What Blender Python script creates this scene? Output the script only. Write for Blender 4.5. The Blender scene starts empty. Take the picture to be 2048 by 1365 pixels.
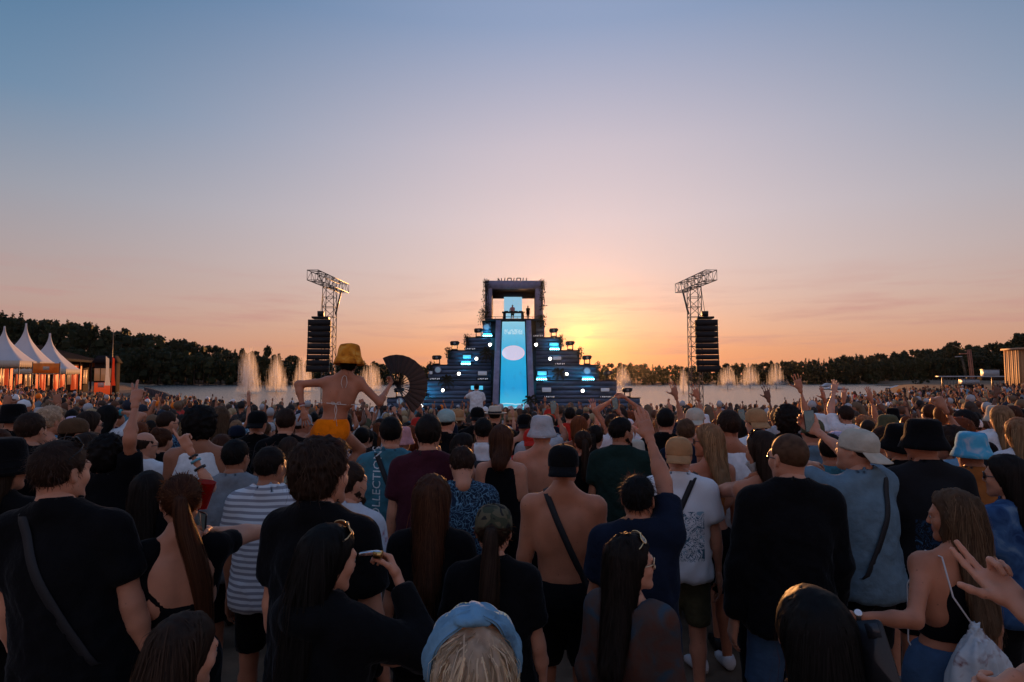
import bpy, math, random
import numpy as np
from mathutils import Vector, Matrix, Euler
from mathutils.bvhtree import BVHTree
SC = bpy.context.scene
COL = SC.collection
PI = math.pi
random.seed(7)
rng = np.random.default_rng(7)

# ---------------------------------------------------------------- camera
CAM_Z = 2.25
FPX = 1200.0                       # focal length in pixels of the 2048 px wide photograph
PITCH = math.atan(67.5 / FPX)
cam_d = bpy.data.cameras.new('camera')
cam_d.sensor_width = 36.0
cam_d.lens = FPX / 2048.0 * 36.0
cam_d.clip_start = 0.05
cam_d.clip_end = 6000
cam = bpy.data.objects.new('camera', cam_d)
cam.location = (0, 0, CAM_Z)
cam.rotation_euler = (PI / 2 + PITCH, 0, 0)
COL.objects.link(cam)
SC.camera = cam
SC.cycles.use_denoising = True
SC.cycles.max_bounces = 6
SC.cycles.diffuse_bounces = 2
SC.cycles.glossy_bounces = 3
SC.cycles.transparent_max_bounces = 48
SC.cycles.volume_bounces = 0
SC.cycles.caustics_reflective = False
SC.cycles.caustics_refractive = False
SC.cycles.sample_clamp_indirect = 6
SC.view_settings.view_transform = 'Standard'
SC.view_settings.look = 'None'
SC.view_settings.exposure = 0.0
SC.view_settings.gamma = 1.0
SC.view_settings.use_curve_mapping = False

# ---------------------------------------------------------------- sun and sky
SUN_EL = math.radians(3.6)
SUN_AZ = math.radians(6.6)         # to the right of straight ahead (+y)
SUN_DIR = Vector((math.sin(SUN_AZ) * math.cos(SUN_EL), math.cos(SUN_AZ) * math.cos(SUN_EL), math.sin(SUN_EL)))
sun_d = bpy.data.lights.new('sun', 'SUN')
sun_d.energy = 5.0
sun_d.angle = math.radians(0.6)
sun_d.color = (1.0, 0.42, 0.13)
sun = bpy.data.objects.new('sun', sun_d)
sun.rotation_euler = (-SUN_DIR).to_track_quat('-Z', 'Y').to_euler()
sun.location = SUN_DIR * 50
COL.objects.link(sun)


def lin(r, g, b):
    f = lambda c: (c / 255 / 12.92) if c / 255 <= 0.04045 else ((c / 255 + 0.055) / 1.055) ** 2.4
    return (f(r), f(g), f(b), 1.0)


world = bpy.data.worlds.new('World')
SC.world = world
world.use_nodes = True
wt = world.node_tree
wt.nodes.clear()


def wn(t, **kw):
    n = wt.nodes.new(t)
    for k, v in kw.items():
        setattr(n, k, v)
    return n


def wmath(op, a, b=None, clamp=False):
    n = wn('ShaderNodeMath', operation=op)
    n.use_clamp = clamp
    for i, v in enumerate((a, b)):
        if v is None:
            continue
        if isinstance(v, (int, float)):
            n.inputs[i].default_value = v
        else:
            wt.links.new(v, n.inputs[i])
    return n.outputs[0]


sky = wn('ShaderNodeTexSky', sky_type='NISHITA')
sky.sun_disc = False
sky.sun_elevation = SUN_EL
sky.sun_rotation = SUN_AZ
sky.dust_density = 2.0
sky.ozone_density = 2.0
tc = wn('ShaderNodeTexCoord')
sep = wn('ShaderNodeSeparateXYZ')
wt.links.new(tc.outputs['Generated'], sep.inputs[0])
elev = wmath('DIVIDE', wmath('ARCSINE', sep.outputs['Z']), PI / 2)      # -1 .. 1
az = wmath('ARCTAN2', sep.outputs['X'], sep.outputs['Y'])
daz = wmath('ABSOLUTE', wmath('SUBTRACT', az, SUN_AZ))
azf = wn('ShaderNodeMapRange', interpolation_type='SMOOTHSTEP')
wt.links.new(daz, azf.inputs['Value'])
azf.inputs['From Min'].default_value = 0.0
azf.inputs['From Max'].default_value = math.radians(55)
azf.inputs['To Min'].default_value = 0.0
azf.inputs['To Max'].default_value = 1.0


def ramp(fac, stops):
    n = wn('ShaderNodeValToRGB')
    el = n.color_ramp.elements
    while len(el) < len(stops):
        el.new(0.5)
    for e, (deg, c) in zip(el, stops):
        e.position = max(0.0, deg / 90.0)
        e.color = lin(*c)
    wt.links.new(fac, n.inputs['Fac'])
    return n.outputs['Color']


near = ramp(elev, [(0, (230, 148, 104)), (2.2, (235, 163, 120)), (4.2, (233, 180, 149)), (7, (229, 194, 178)), (10, (226, 202, 196)), (14.5, (220, 204, 207)),
                   (21, (204, 195, 206)), (31, (148, 165, 197)), (50, (110, 138, 184)), (90, (100, 128, 176))])
far = ramp(elev, [(0, (190, 138, 118)), (3, (190, 148, 132)), (6, (186, 158, 150)), (10, (172, 160, 162)), (14, (154, 158, 170)),
                  (21, (108, 140, 170)), (31, (68, 116, 155)), (50, (80, 118, 166)), (90, (100, 128, 176))])
mixaz = wn('ShaderNodeMix', data_type='RGBA')
wt.links.new(azf.outputs[0], mixaz.inputs['Factor'])
wt.links.new(near, mixaz.inputs['A'])
wt.links.new(far, mixaz.inputs['B'])
# the sky behind the camera: paler, lilac, raised to brighten the crowd
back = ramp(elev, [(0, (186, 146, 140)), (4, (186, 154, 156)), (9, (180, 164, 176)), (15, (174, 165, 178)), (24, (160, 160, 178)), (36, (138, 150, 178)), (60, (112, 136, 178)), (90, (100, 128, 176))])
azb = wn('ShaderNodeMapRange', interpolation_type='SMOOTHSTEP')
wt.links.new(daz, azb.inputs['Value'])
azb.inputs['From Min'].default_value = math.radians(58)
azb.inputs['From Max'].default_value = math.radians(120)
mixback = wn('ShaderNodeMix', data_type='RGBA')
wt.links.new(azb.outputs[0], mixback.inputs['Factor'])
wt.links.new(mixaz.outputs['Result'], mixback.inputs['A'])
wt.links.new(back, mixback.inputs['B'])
# aureole round the sun
dotn = wn('ShaderNodeVectorMath', operation='DOT_PRODUCT')
nrm = wn('ShaderNodeVectorMath', operation='NORMALIZE')
wt.links.new(tc.outputs['Generated'], nrm.inputs[0])
wt.links.new(nrm.outputs[0], dotn.inputs[0])
dotn.inputs[1].default_value = SUN_DIR
ang = wmath('ARCCOSINE', wmath('MINIMUM', dotn.outputs['Value'], 1.0))
g1 = wmath('EXPONENT', wmath('MULTIPLY', ang, -9.0))
g2 = wmath('EXPONENT', wmath('MULTIPLY', ang, -48.0))
glow1 = wn('ShaderNodeMix', data_type='RGBA', blend_type='ADD')
glow1.inputs['B'].default_value = (0.36, 0.09, 0.0, 1)
wt.links.new(g1, glow1.inputs['Factor'])
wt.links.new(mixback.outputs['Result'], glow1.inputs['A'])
glow2 = wn('ShaderNodeMix', data_type='RGBA', blend_type='ADD')
glow2.inputs['B'].default_value = (1.4, 0.48, 0.05, 1)
wt.links.new(g2, glow2.inputs['Factor'])
wt.links.new(glow1.outputs['Result'], glow2.inputs['A'])
# a few thin low clouds, lit from below by the sunset
mp = wn('ShaderNodeMapping')
mp.inputs['Scale'].default_value = (3.0, 3.0, 34.0)
wt.links.new(tc.outputs['Generated'], mp.inputs['Vector'])
nz = wn('ShaderNodeTexNoise')
nz.inputs['Scale'].default_value = 1.6
nz.inputs['Detail'].default_value = 7
nz.inputs['Roughness'].default_value = 0.6
wt.links.new(mp.outputs[0], nz.inputs['Vector'])
cl = wn('ShaderNodeMapRange')
wt.links.new(nz.outputs['Fac'], cl.inputs['Value'])
cl.inputs['From Min'].default_value = 0.50
cl.inputs['From Max'].default_value = 0.72
band = wn('ShaderNodeMapRange', interpolation_type='SMOOTHSTEP')
wt.links.new(elev, band.inputs['Value'])
band.inputs['From Min'].default_value = 11 / 90
band.inputs['From Max'].default_value = 5 / 90
cf = wmath('MULTIPLY', wmath('MULTIPLY', cl.outputs[0], band.outputs[0], True), 0.55)
cloud = wn('ShaderNodeMix', data_type='RGBA')
wt.links.new(cf, cloud.inputs['Factor'])
wt.links.new(glow2.outputs['Result'], cloud.inputs['A'])
cloud.inputs['B'].default_value = lin(196, 140, 136)
# the physical sky is part of the mixture
skymul = wn('ShaderNodeMix', data_type='RGBA', blend_type='MULTIPLY')
skymul.inputs['Factor'].default_value = 1.0
wt.links.new(sky.outputs[0], skymul.inputs['A'])
skymul.inputs['B'].default_value = (0.9, 0.72, 0.85, 1)
sc10 = wn('ShaderNodeMix', data_type='RGBA', blend_type='MULTIPLY')
sc10.inputs['Factor'].default_value = 1.0
wt.links.new(cloud.outputs['Result'], sc10.inputs['A'])
sc10.inputs['B'].default_value = (10, 10, 10, 1)          # to the physical sky's units
sc10.clamp_result = False
mixsky = wn('ShaderNodeMix', data_type='RGBA')
mixsky.inputs['Factor'].default_value = 0.95
wt.links.new(skymul.outputs['Result'], mixsky.inputs['A'])
wt.links.new(sc10.outputs['Result'], mixsky.inputs['B'])
bg = wn('ShaderNodeBackground')
bg.inputs['Strength'].default_value = 0.1
wt.links.new(mixsky.outputs['Result'], bg.inputs['Color'])
wo = wn('ShaderNodeOutputWorld')
wt.links.new(bg.outputs[0], wo.inputs['Surface'])


def at(px, py, depth):
    """World point seen at a pixel of the photograph, a given distance straight ahead."""
    a = (px - 1024) / FPX
    b = -(py - 682.5) / FPX
    c, s = math.cos(PITCH), math.sin(PITCH)
    t = depth / (c - b * s)
    return Vector((a * t, depth, CAM_Z + t * (s + b * c)))

# ================================================================ helpers: objects, meshes, materials
def obj(name, me, mat=None, parent=None, loc=None):
    o = bpy.data.objects.new(name, me)
    COL.objects.link(o)
    if mat is not None and me is not None:
        if isinstance(mat, (list, tuple)):
            for m in mat:
                me.materials.append(m)
        elif len(me.materials) == 0:
            me.materials.append(mat)
    if parent is not None:
        o.parent = parent
    if loc is not None:
        o.location = loc
    return o


def tag(o, label=None, cat=None, group=None, kind=None):
    for k, v in (('label', label), ('category', cat), ('group', group), ('kind', kind)):
        if v:
            o[k] = v
    return o


def thing(name, label, cat, loc=(0, 0, 0), rz=0.0, group=None):
    o = bpy.data.objects.new(name, None)
    o.empty_display_size = 0.1
    COL.objects.link(o)
    o.location = loc
    o.rotation_euler = (0, 0, rz)
    return tag(o, label, cat, group)


def mesh_np(name, V, F, smooth=True, mi=None, col=None):
    """V (n,3); F a list of int arrays (m,3) or (m,4); mi per-face material index list of arrays."""
    V = np.asarray(V, dtype=np.float32)
    F = [np.asarray(f, dtype=np.int32) for f in F if len(f)]
    me = bpy.data.meshes.new(name)
    me.vertices.add(len(V))
    me.vertices.foreach_set('co', V.ravel())
    tot = np.concatenate([np.full(len(f), f.shape[1], dtype=np.int32) for f in F])
    loops = np.concatenate([f.ravel() for f in F])
    me.loops.add(len(loops))
    me.loops.foreach_set('vertex_index', loops)
    me.polygons.add(len(tot))
    st = np.zeros(len(tot), dtype=np.int32)
    st[1:] = np.cumsum(tot)[:-1]
    me.polygons.foreach_set('loop_start', st)
    me.polygons.foreach_set('loop_total', tot)
    if smooth:
        me.polygons.foreach_set('use_smooth', np.ones(len(tot), dtype=bool))
    if mi is not None:
        me.polygons.foreach_set('material_index', np.asarray(mi, dtype=np.int32))
    if col is not None:
        ca = me.color_attributes.new('Col', 'FLOAT_COLOR', 'POINT')
        c4 = np.ones((len(V), 4), dtype=np.float32)
        c4[:, :3] = col
        ca.data.foreach_set('color', c4.ravel())
    me.update(calc_edges=True)
    me.validate()
    return me


class MB:
    """Collects simple shapes into one mesh."""
    def __init__(self):
        self.v = []
        self.f4 = []
        self.f3 = []
        self.n = 0

    def add(self, V, F4=(), F3=()):
        V = np.asarray(V, float)
        self.v.append(V)
        if len(F4):
            self.f4.append(np.asarray(F4, int) + self.n)
        if len(F3):
            self.f3.append(np.asarray(F3, int) + self.n)
        self.n += len(V)
        return self

    def box(self, c, s, R=None):
        c = np.asarray(c, float)
        h = np.asarray(s, float) / 2
        V = np.array([[x, y, z] for x in (-1, 1) for y in (-1, 1) for z in (-1, 1)], float) * h
        if R is not None:
            V = V @ np.asarray(R, float).T
        F = [[0, 1, 3, 2], [4, 6, 7, 5], [0, 4, 5, 1], [2, 3, 7, 6], [0, 2, 6, 4], [1, 5, 7, 3]]
        return self.add(V + c, F)

    def hexa(self, pts):
        """Eight corners: bottom four (counter-clockwise from above) then top four."""
        F = [[3, 2, 1, 0], [4, 5, 6, 7], [0, 1, 5, 4], [1, 2, 6, 5], [2, 3, 7, 6], [3, 0, 4, 7]]
        return self.add(pts, F)

    def tube(self, pts, r, n=6, cap=True):
        pts = np.asarray(pts, float)
        m = len(pts)
        r = np.broadcast_to(np.asarray(r, float), (m,))
        T = np.gradient(pts, axis=0)
        T /= np.linalg.norm(T, axis=1)[:, None] + 1e-9
        up = np.array([0, 0, 1.0]) if abs(T[0][2]) < 0.9 else np.array([1.0, 0, 0])
        rings = []
        a = np.linspace(0, 2 * PI, n, endpoint=False)
        u = np.cross(T[0], up)
        u /= np.linalg.norm(u)
        for i in range(m):
            u = u - T[i] * np.dot(u, T[i])
            u /= np.linalg.norm(u) + 1e-9
            w = np.cross(T[i], u)
            rings.append(pts[i] + r[i] * (np.cos(a)[:, None] * u + np.sin(a)[:, None] * w))
        V = np.concatenate(rings)
        F = [[i * n + j, i * n + (j + 1) % n, (i + 1) * n + (j + 1) % n, (i + 1) * n + j] for i in range(m - 1) for j in range(n)]
        F3 = []
        if cap:
            V = np.concatenate([V, pts[:1], pts[-1:]])
            b = m * n
            F3 = [[b, (j + 1) % n, j] for j in range(n)] + [[b + 1, (m - 1) * n + j, (m - 1) * n + (j + 1) % n] for j in range(n)]
        return self.add(V, F, F3)

    def lathe(self, prof, n=20, sx=1.0, sy=1.0, M=None, closed=False):
        """prof: list of (r, z); ends with r = 0 close the surface."""
        a = np.linspace(0, 2 * PI, n, endpoint=False)
        prof = [(max(r, 1e-4), z) for r, z in prof]
        V = np.array([[r * math.cos(t) * sx, r * math.sin(t) * sy, z] for r, z in prof for t in a])
        if M is not None:
            M = np.asarray(M)
            V = V @ M[:3, :3].T + M[:3, 3]
        m = len(prof)
        F = [[i * n + j, i * n + (j + 1) % n, (i + 1) * n + (j + 1) % n, (i + 1) * n + j] for i in range(m - 1) for j in range(n)]
        if closed:
            F += [[(m - 1) * n + j, (m - 1) * n + (j + 1) % n, (j + 1) % n, j] for j in range(n)]
        return self.add(V, F)

    def sphere(self, c, r, n=10, m=7):
        r = np.broadcast_to(np.asarray(r, float), (3,))
        prof = [(math.sin(PI * i / m), -math.cos(PI * i / m)) for i in range(m + 1)]
        M = np.eye(4)
        M[:3, :3] = np.diag(r)
        M[:3, 3] = c
        return self.lathe(prof, n, M=M)

    def plate(self, outline, y0, y1):
        """Extrude an outline in x,z between two y values (fan-filled, star-shaped outlines)."""
        o = np.asarray(outline, float)
        n = len(o)
        c = o.mean(axis=0)
        A = np.c_[o[:, 0], np.full(n, y0), o[:, 1]]
        B = np.c_[o[:, 0], np.full(n, y1), o[:, 1]]
        V = np.concatenate([A, B, [[c[0], y0, c[1]], [c[0], y1, c[1]]]])
        F4 = [[i, (i + 1) % n, n + (i + 1) % n, n + i] for i in range(n)]
        F3 = [[2 * n, (i + 1) % n, i] for i in range(n)] + [[2 * n + 1, n + i, n + (i + 1) % n] for i in range(n)]
        return self.add(V, F4, F3)

    def arrays(self):
        V = np.concatenate(self.v) if self.v else np.zeros((0, 3))
        F = []
        if self.f4:
            F.append(np.concatenate(self.f4))
        if self.f3:
            F.append(np.concatenate(self.f3))
        return V, F

    def mesh(self, name, smooth=False):
        V, F = self.arrays()
        return mesh_np(name, V, F, smooth)

    def build(self, name, mat=None, parent=None, smooth=False, loc=None):
        return obj(name, self.mesh(name, smooth), mat, parent, loc)


_mats = {}


def nodes(mat):
    mat.use_nodes = True
    nt = mat.node_tree
    b = next(n for n in nt.nodes if n.type == 'BSDF_PRINCIPLED')
    return nt, b


def mat_basic(name, color, rough=0.6, metal=0.0, spec=0.4, bump=0.0, bscale=40.0, var=0.0, vscale=6.0, emit=None, estr=0.0,
              stretch=None, transl=0.0, alpha=1.0, sheen=0.0):
    key = ('b', name, tuple(color), rough, metal, bump, var, estr, transl, alpha)
    if key in _mats:
        return _mats[key]
    m = bpy.data.materials.new(name)
    nt, b = nodes(m)
    c = (*color[:3], 1)
    b.inputs['Base Color'].default_value = c
    b.inputs['Roughness'].default_value = rough
    b.inputs['Metallic'].default_value = metal
    b.inputs['Specular IOR Level'].default_value = spec
    b.inputs['Alpha'].default_value = alpha
    if sheen > 0:
        b.inputs['Sheen Weight'].default_value = sheen
        b.inputs['Sheen Roughness'].default_value = .35
    tcn = nt.nodes.new('ShaderNodeTexCoord')
    vec = tcn.outputs['Object']
    if stretch:
        mpn = nt.nodes.new('ShaderNodeMapping')
        mpn.inputs['Scale'].default_value = stretch
        nt.links.new(vec, mpn.inputs[0])
        vec = mpn.outputs[0]
    if var > 0:
        n = nt.nodes.new('ShaderNodeTexNoise')
        n.inputs['Scale'].default_value = vscale
        n.inputs['Detail'].default_value = 5
        nt.links.new(vec, n.inputs['Vector'])
        mr = nt.nodes.new('ShaderNodeMapRange')
        mr.inputs['From Min'].default_value = 0.3
        mr.inputs['From Max'].default_value = 0.7
        mr.inputs['To Min'].default_value = 1 - var
        mr.inputs['To Max'].default_value = 1 + var
        nt.links.new(n.outputs['Fac'], mr.inputs['Value'])
        mx = nt.nodes.new('ShaderNodeMix')
        mx.data_type = 'RGBA'
        mx.blend_type = 'MULTIPLY'
        mx.inputs['Factor'].default_value = 1
        mx.inputs['A'].default_value = c
        nt.links.new(mr.outputs[0], mx.inputs['B'])
        nt.links.new(mx.outputs['Result'], b.inputs['Base Color'])
    if bump > 0:
        n2 = nt.nodes.new('ShaderNodeTexNoise')
        n2.inputs['Scale'].default_value = bscale
        n2.inputs['Detail'].default_value = 4
        nt.links.new(vec, n2.inputs['Vector'])
        bp = nt.nodes.new('ShaderNodeBump')
        bp.inputs['Strength'].default_value = bump
        bp.inputs['Distance'].default_value = 0.02
        nt.links.new(n2.outputs['Fac'], bp.inputs['Height'])
        nt.links.new(bp.outputs[0], b.inputs['Normal'])
    if estr > 0:
        b.inputs['Emission Color'].default_value = (*(emit or color)[:3], 1)
        b.inputs['Emission Strength'].default_value = estr
    if transl > 0:
        out = next(n for n in nt.nodes if n.type == 'OUTPUT_MATERIAL')
        tr = nt.nodes.new('ShaderNodeBsdfTranslucent')
        tr.inputs['Color'].default_value = c
        ms = nt.nodes.new('ShaderNodeMixShader')
        ms.inputs[0].default_value = transl
        nt.links.new(b.outputs[0], ms.inputs[1])
        nt.links.new(tr.outputs[0], ms.inputs[2])
        nt.links.new(ms.outputs[0], out.inputs['Surface'])
    _mats[key] = m
    return m


def vnoise(P, seed=0):
    """Smooth 3D value noise, vectorised, about -1..1."""
    P = np.asarray(P, float)
    i = np.floor(P).astype(np.int64)
    f = P - i
    f = f * f * (3 - 2 * f)

    def h(a):
        n = (a[:, 0] * 374761393 + a[:, 1] * 668265263 + a[:, 2] * 2147483647 + seed * 974711) & 0xffffffff
        n = ((n ^ (n >> 13)) * 1274126177) & 0xffffffff
        n = n ^ (n >> 16)
        return (n & 0xffff) / 32767.5 - 1
    r = 0
    for dx in (0, 1):
        for dy in (0, 1):
            for dz in (0, 1):
                w = (f[:, 0] if dx else 1 - f[:, 0]) * (f[:, 1] if dy else 1 - f[:, 1]) * (f[:, 2] if dz else 1 - f[:, 2])
                r = r + w * h(i + np.array([dx, dy, dz]))
    return r


# ================================================================ smooth solid modelling: blended rounded shapes turned into one surface
class Solid:
    def __init__(self):
        self.ops = []       # (op, f, lo, hi, k)

    def cone(self, a, b, ra, rb, k=0.03, S=None, cut_a=False, cut_b=False, op='u'):
        a = np.asarray(a, float)
        b = np.asarray(b, float)
        S_ = np.ones(3) if S is None else np.asarray(S, float)
        mn = S_.min()
        A = a * S_
        D = (b - a) * S_
        L = float(D @ D) + 1e-12
        axis = (b - a) / (np.linalg.norm(b - a) + 1e-9)

        def f(P):
            Q = P * S_ - A
            t = np.clip((Q @ D) / L, 0, 1)
            d = (np.linalg.norm(Q - t[:, None] * D, axis=1) - (ra + t * (rb - ra))) / max(mn, 1.0)
            if cut_b:
                d = np.maximum(d, (P - b) @ axis)
            if cut_a:
                d = np.maximum(d, (a - P) @ axis)
            return d
        r = max(ra, rb) / S_
        self.ops.append((op, f, np.minimum(a, b) - r, np.maximum(a, b) + r, k))
        return self

    def ell(self, c, r, k=0.03, R=None, op='u'):
        c = np.asarray(c, float)
        r = np.asarray(r, float)
        Rm = None if R is None else np.asarray(R, float)

        def f(P):
            Q = P - c
            if Rm is not None:
                Q = Q @ Rm
            k0 = np.linalg.norm(Q / r, axis=1)
            k1 = np.linalg.norm(Q / (r * r), axis=1) + 1e-9
            return k0 * (k0 - 1) / k1
        e = r if R is None else np.full(3, r.max())
        self.ops.append((op, f, c - e, c + e, k))
        return self

    def rbox(self, c, h, rad, R=None, k=0.02, op='u'):
        c = np.asarray(c, float)
        h = np.asarray(h, float)
        Rm = None if R is None else np.asarray(R, float)

        def f(P):
            Q = P - c
            if Rm is not None:
                Q = Q @ Rm
            q = np.abs(Q) - (h - rad)
            return np.linalg.norm(np.maximum(q, 0), axis=1) + np.minimum(q.max(axis=1), 0) - rad
        e = h if R is None else np.full(3, np.linalg.norm(h))
        self.ops.append((op, f, c - e, c + e, k))
        return self

    def torus(self, c, R_, r, sy=1.0, tilt=0.0, k=0.01):
        c = np.asarray(c, float)
        ct, st = math.cos(tilt), math.sin(tilt)

        def f(P):
            Q = P - c
            y = Q[:, 1] * ct + Q[:, 2] * st
            z = -Q[:, 1] * st + Q[:, 2] * ct
            q = np.sqrt(Q[:, 0] ** 2 + (y / sy) ** 2) - R_
            return np.sqrt(q * q + z * z) - r
        e = np.full(3, R_ * max(1, sy) + r)
        self.ops.append(('u', f, c - e, c + e, k))
        return self

    def plane(self, p, n):
        """Keep the side that the normal points away from."""
        p = np.asarray(p, float)
        n = np.asarray(n, float)
        n = n / np.linalg.norm(n)
        self.ops.append(('i', lambda P: (P - p) @ n, None, None, 0))
        return self

    @staticmethod
    def _mix(d, e, op, k):
        if op == 'u':
            h = np.maximum(k - np.abs(d - e), 0) / k
            return np.minimum(d, e) - h * h * k * 0.25
        if op == 's':
            h = np.maximum(k - np.abs(d + e), 0) / k
            return np.maximum(d, -e) + h * h * k * 0.25
        return np.maximum(d, e)

    def ev(self, P):
        d = np.full(len(P), 1.0)
        for op, f, lo, hi, k in self.ops:
            d = self._mix(d, f(P), op, max(k, 1e-4))
        return d

    def surface(self, h):
        """Naive surface nets. Returns V, quads."""
        los = np.array([o[2] for o in self.ops if o[0] == 'u'])
        his = np.array([o[3] for o in self.ops if o[0] == 'u'])
        lo = los.min(axis=0) - 3 * h
        hi = his.max(axis=0) + 3 * h
        n = np.ceil((hi - lo) / h).astype(int) + 1
        W = np.full(tuple(n), 1.0)
        ax = [lo[i] + h * np.arange(n[i]) for i in range(3)]
        for op, f, pl, ph, k in self.ops:
            if op == 'i':
                i0 = np.zeros(3, int)
                i1 = n
            else:
                mg = k + 2.5 * h
                i0 = np.clip(np.floor((pl - mg - lo) / h).astype(int), 0, n)
                i1 = np.clip(np.ceil((ph + mg - lo) / h).astype(int) + 1, 0, n)
                if (i1 <= i0).any():
                    continue
            g = np.stack(np.meshgrid(*[ax[i][i0[i]:i1[i]] for i in range(3)], indexing='ij'), axis=-1)
            sh = g.shape[:3]
            sl = tuple(slice(i0[i], i1[i]) for i in range(3))
            if op == 'i':
                near_ = W[sl] < 0.9
                if near_.any():
                    W[near_] = np.maximum(W[near_], f(g[near_]))
            else:
                e = f(g.reshape(-1, 3)).reshape(sh)
                W[sl] = self._mix(W[sl], e, op, max(k, 1e-4))
        I = W < 0
        cnt = np.zeros(tuple(n - 1), np.int8)
        for a in (0, 1):
            for b in (0, 1):
                for c in (0, 1):
                    cnt += I[a:n[0] - 1 + a, b:n[1] - 1 + b, c:n[2] - 1 + c]
        mixed = (cnt > 0) & (cnt < 8)
        ci = np.argwhere(mixed)
        idx = np.full(mixed.shape, -1, np.int64)
        idx[mixed] = np.arange(len(ci))
        acc = np.zeros((len(ci), 3))
        num = np.zeros(len(ci))
        for axis in range(3):
            o = [i for i in range(3) if i != axis]
            for s in (0, 1):
                for t in (0, 1):
                    o1 = np.zeros(3, int)
                    o1[o[0]] = s
                    o1[o[1]] = t
                    o2 = o1.copy()
                    o2[axis] = 1
                    p1 = ci + o1
                    p2 = ci + o2
                    v1 = W[p1[:, 0], p1[:, 1], p1[:, 2]]
                    v2 = W[p2[:, 0], p2[:, 1], p2[:, 2]]
                    m = (v1 < 0) != (v2 < 0)
                    t_ = np.where(m, v1 / np.where(m, v1 - v2, 1), 0)
                    acc[m] += o1 + t_[m][:, None] * (o2 - o1)
                    num += m
        V = (ci + acc / np.maximum(num, 1)[:, None]) * h + lo
        quads = []
        for axis in range(3):
            a, b = [(1, 2), (2, 0), (0, 1)][axis]
            sl1 = [slice(None)] * 3
            sl2 = [slice(None)] * 3
            sl1[axis] = slice(0, n[axis] - 1)
            sl2[axis] = slice(1, n[axis])
            s1 = I[tuple(sl1)]
            s2 = I[tuple(sl2)]
            e = np.argwhere(s1 != s2)
            e = e[(e[:, a] > 0) & (e[:, b] > 0) & (e[:, a] < n[a] - 1) & (e[:, b] < n[b] - 1)]
            da = np.zeros(3, int)
            da[a] = 1
            db = np.zeros(3, int)
            db[b] = 1
            c = [e - da - db, e - db, e, e - da]
            q = np.stack([idx[x[:, 0], x[:, 1], x[:, 2]] for x in c], axis=1)
            fl = s1[e[:, 0], e[:, 1], e[:, 2]]
            q[~fl] = q[~fl][:, ::-1]
            quads.append(q)
        Q = np.concatenate(quads)
        Q = Q[(Q >= 0).all(axis=1)]
        return V, Q


def rotm(yaw=0, pitch=0, roll=0):
    """yaw about z, then pitch (nod: positive looks up) about x, then roll about y."""
    return np.array(Euler((pitch, roll, yaw), 'YXZ').to_matrix()) if False else np.array(
        Matrix.Rotation(yaw, 3, 'Z') @ Matrix.Rotation(pitch, 3, 'X') @ Matrix.Rotation(roll, 3, 'Y'))


def smooth_mesh(V, Q, it=1, f=0.5):
    E = np.concatenate([Q[:, [0, 1]], Q[:, [1, 2]], Q[:, [2, 3]], Q[:, [3, 0]]])
    for _ in range(it):
        S = np.zeros_like(V)
        N = np.zeros(len(V))
        for c in range(3):
            S[:, c] = np.bincount(E[:, 0], V[E[:, 1], c], len(V)) + np.bincount(E[:, 1], V[E[:, 0], c], len(V))
        N = np.bincount(E[:, 0], minlength=len(V)) + np.bincount(E[:, 1], minlength=len(V))
        V = V + f * (S / np.maximum(N, 1)[:, None] - V)
    return V

# ================================================================ the setting
WATER_Z = -2.4


def sstep(a, b, x):
    t = np.clip((x - a) / (b - a), 0, 1)
    return t * t * (3 - 2 * t)


def shore_y(x):
    return 31 + np.maximum(0, np.abs(x) - 13) * 1.45


def gz(x, y):
    """Height of the beach: it falls towards the water and rises gently to both sides."""
    x = np.asarray(x, float)
    y = np.asarray(y, float)
    return -.045 * np.clip(y - 5, 0, 56) + .0011 * np.minimum(x * x, 1650.0)


def terrain(x, y):
    z = gz(x, y)
    se = shore_y(x)
    w = sstep(0, 4, y - se)
    z = z * (1 - w) + (-4.5) * w
    far_y = 285 + 60 * sstep(60, 300, x)
    b = sstep(0, 6, y - far_y)
    px = 1024 + FPX * x / np.maximum(y, 1)
    hill = np.interp(px, [-400, 0, 250, 420, 600, 1024, 1650, 1900, 2100, 2500], [16, 14, 7, 3, 1, 1, 1, 5, 9, 12])
    z = z * (1 - b) + b * (WATER_Z + .5 + hill * sstep(0, 60, y - far_y))
    return z


def build_ground():
    ys = np.concatenate([np.linspace(-30, 0, 12)[:-1], np.linspace(0, 50, 50)[:-1], np.linspace(50, 130, 30)[:-1], np.linspace(130, 420, 36)[:-1], np.geomspace(420, 4000, 12)])
    xs = np.concatenate([-np.geomspace(4000, 130, 14)[:-1], np.linspace(-130, 130, 80), np.geomspace(130, 4000, 14)[1:]])
    X, Y = np.meshgrid(xs, ys, indexing='ij')
    Z = terrain(X.ravel(), Y.ravel())
    V = np.c_[X.ravel(), Y.ravel(), Z]
    V[:, 2] += np.where((V[:, 1] < 32) & (V[:, 1] > -5), .012 * vnoise(V * np.array([3, 3, 0]), 3), 0)
    ny = len(ys)
    i, j = np.meshgrid(np.arange(len(xs) - 1), np.arange(ny - 1), indexing='ij')
    a = (i * ny + j).ravel()
    F = np.stack([a, a + ny, a + ny + 1, a + 1], axis=1)
    m = mat_basic('sand', (.17, .115, .075), rough=.95, spec=.1, bump=.6, bscale=9, var=.35, vscale=3.0)
    o = obj('ground', mesh_np('ground', V, [F]), m)
    o['kind'] = 'structure'


build_ground()

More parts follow.
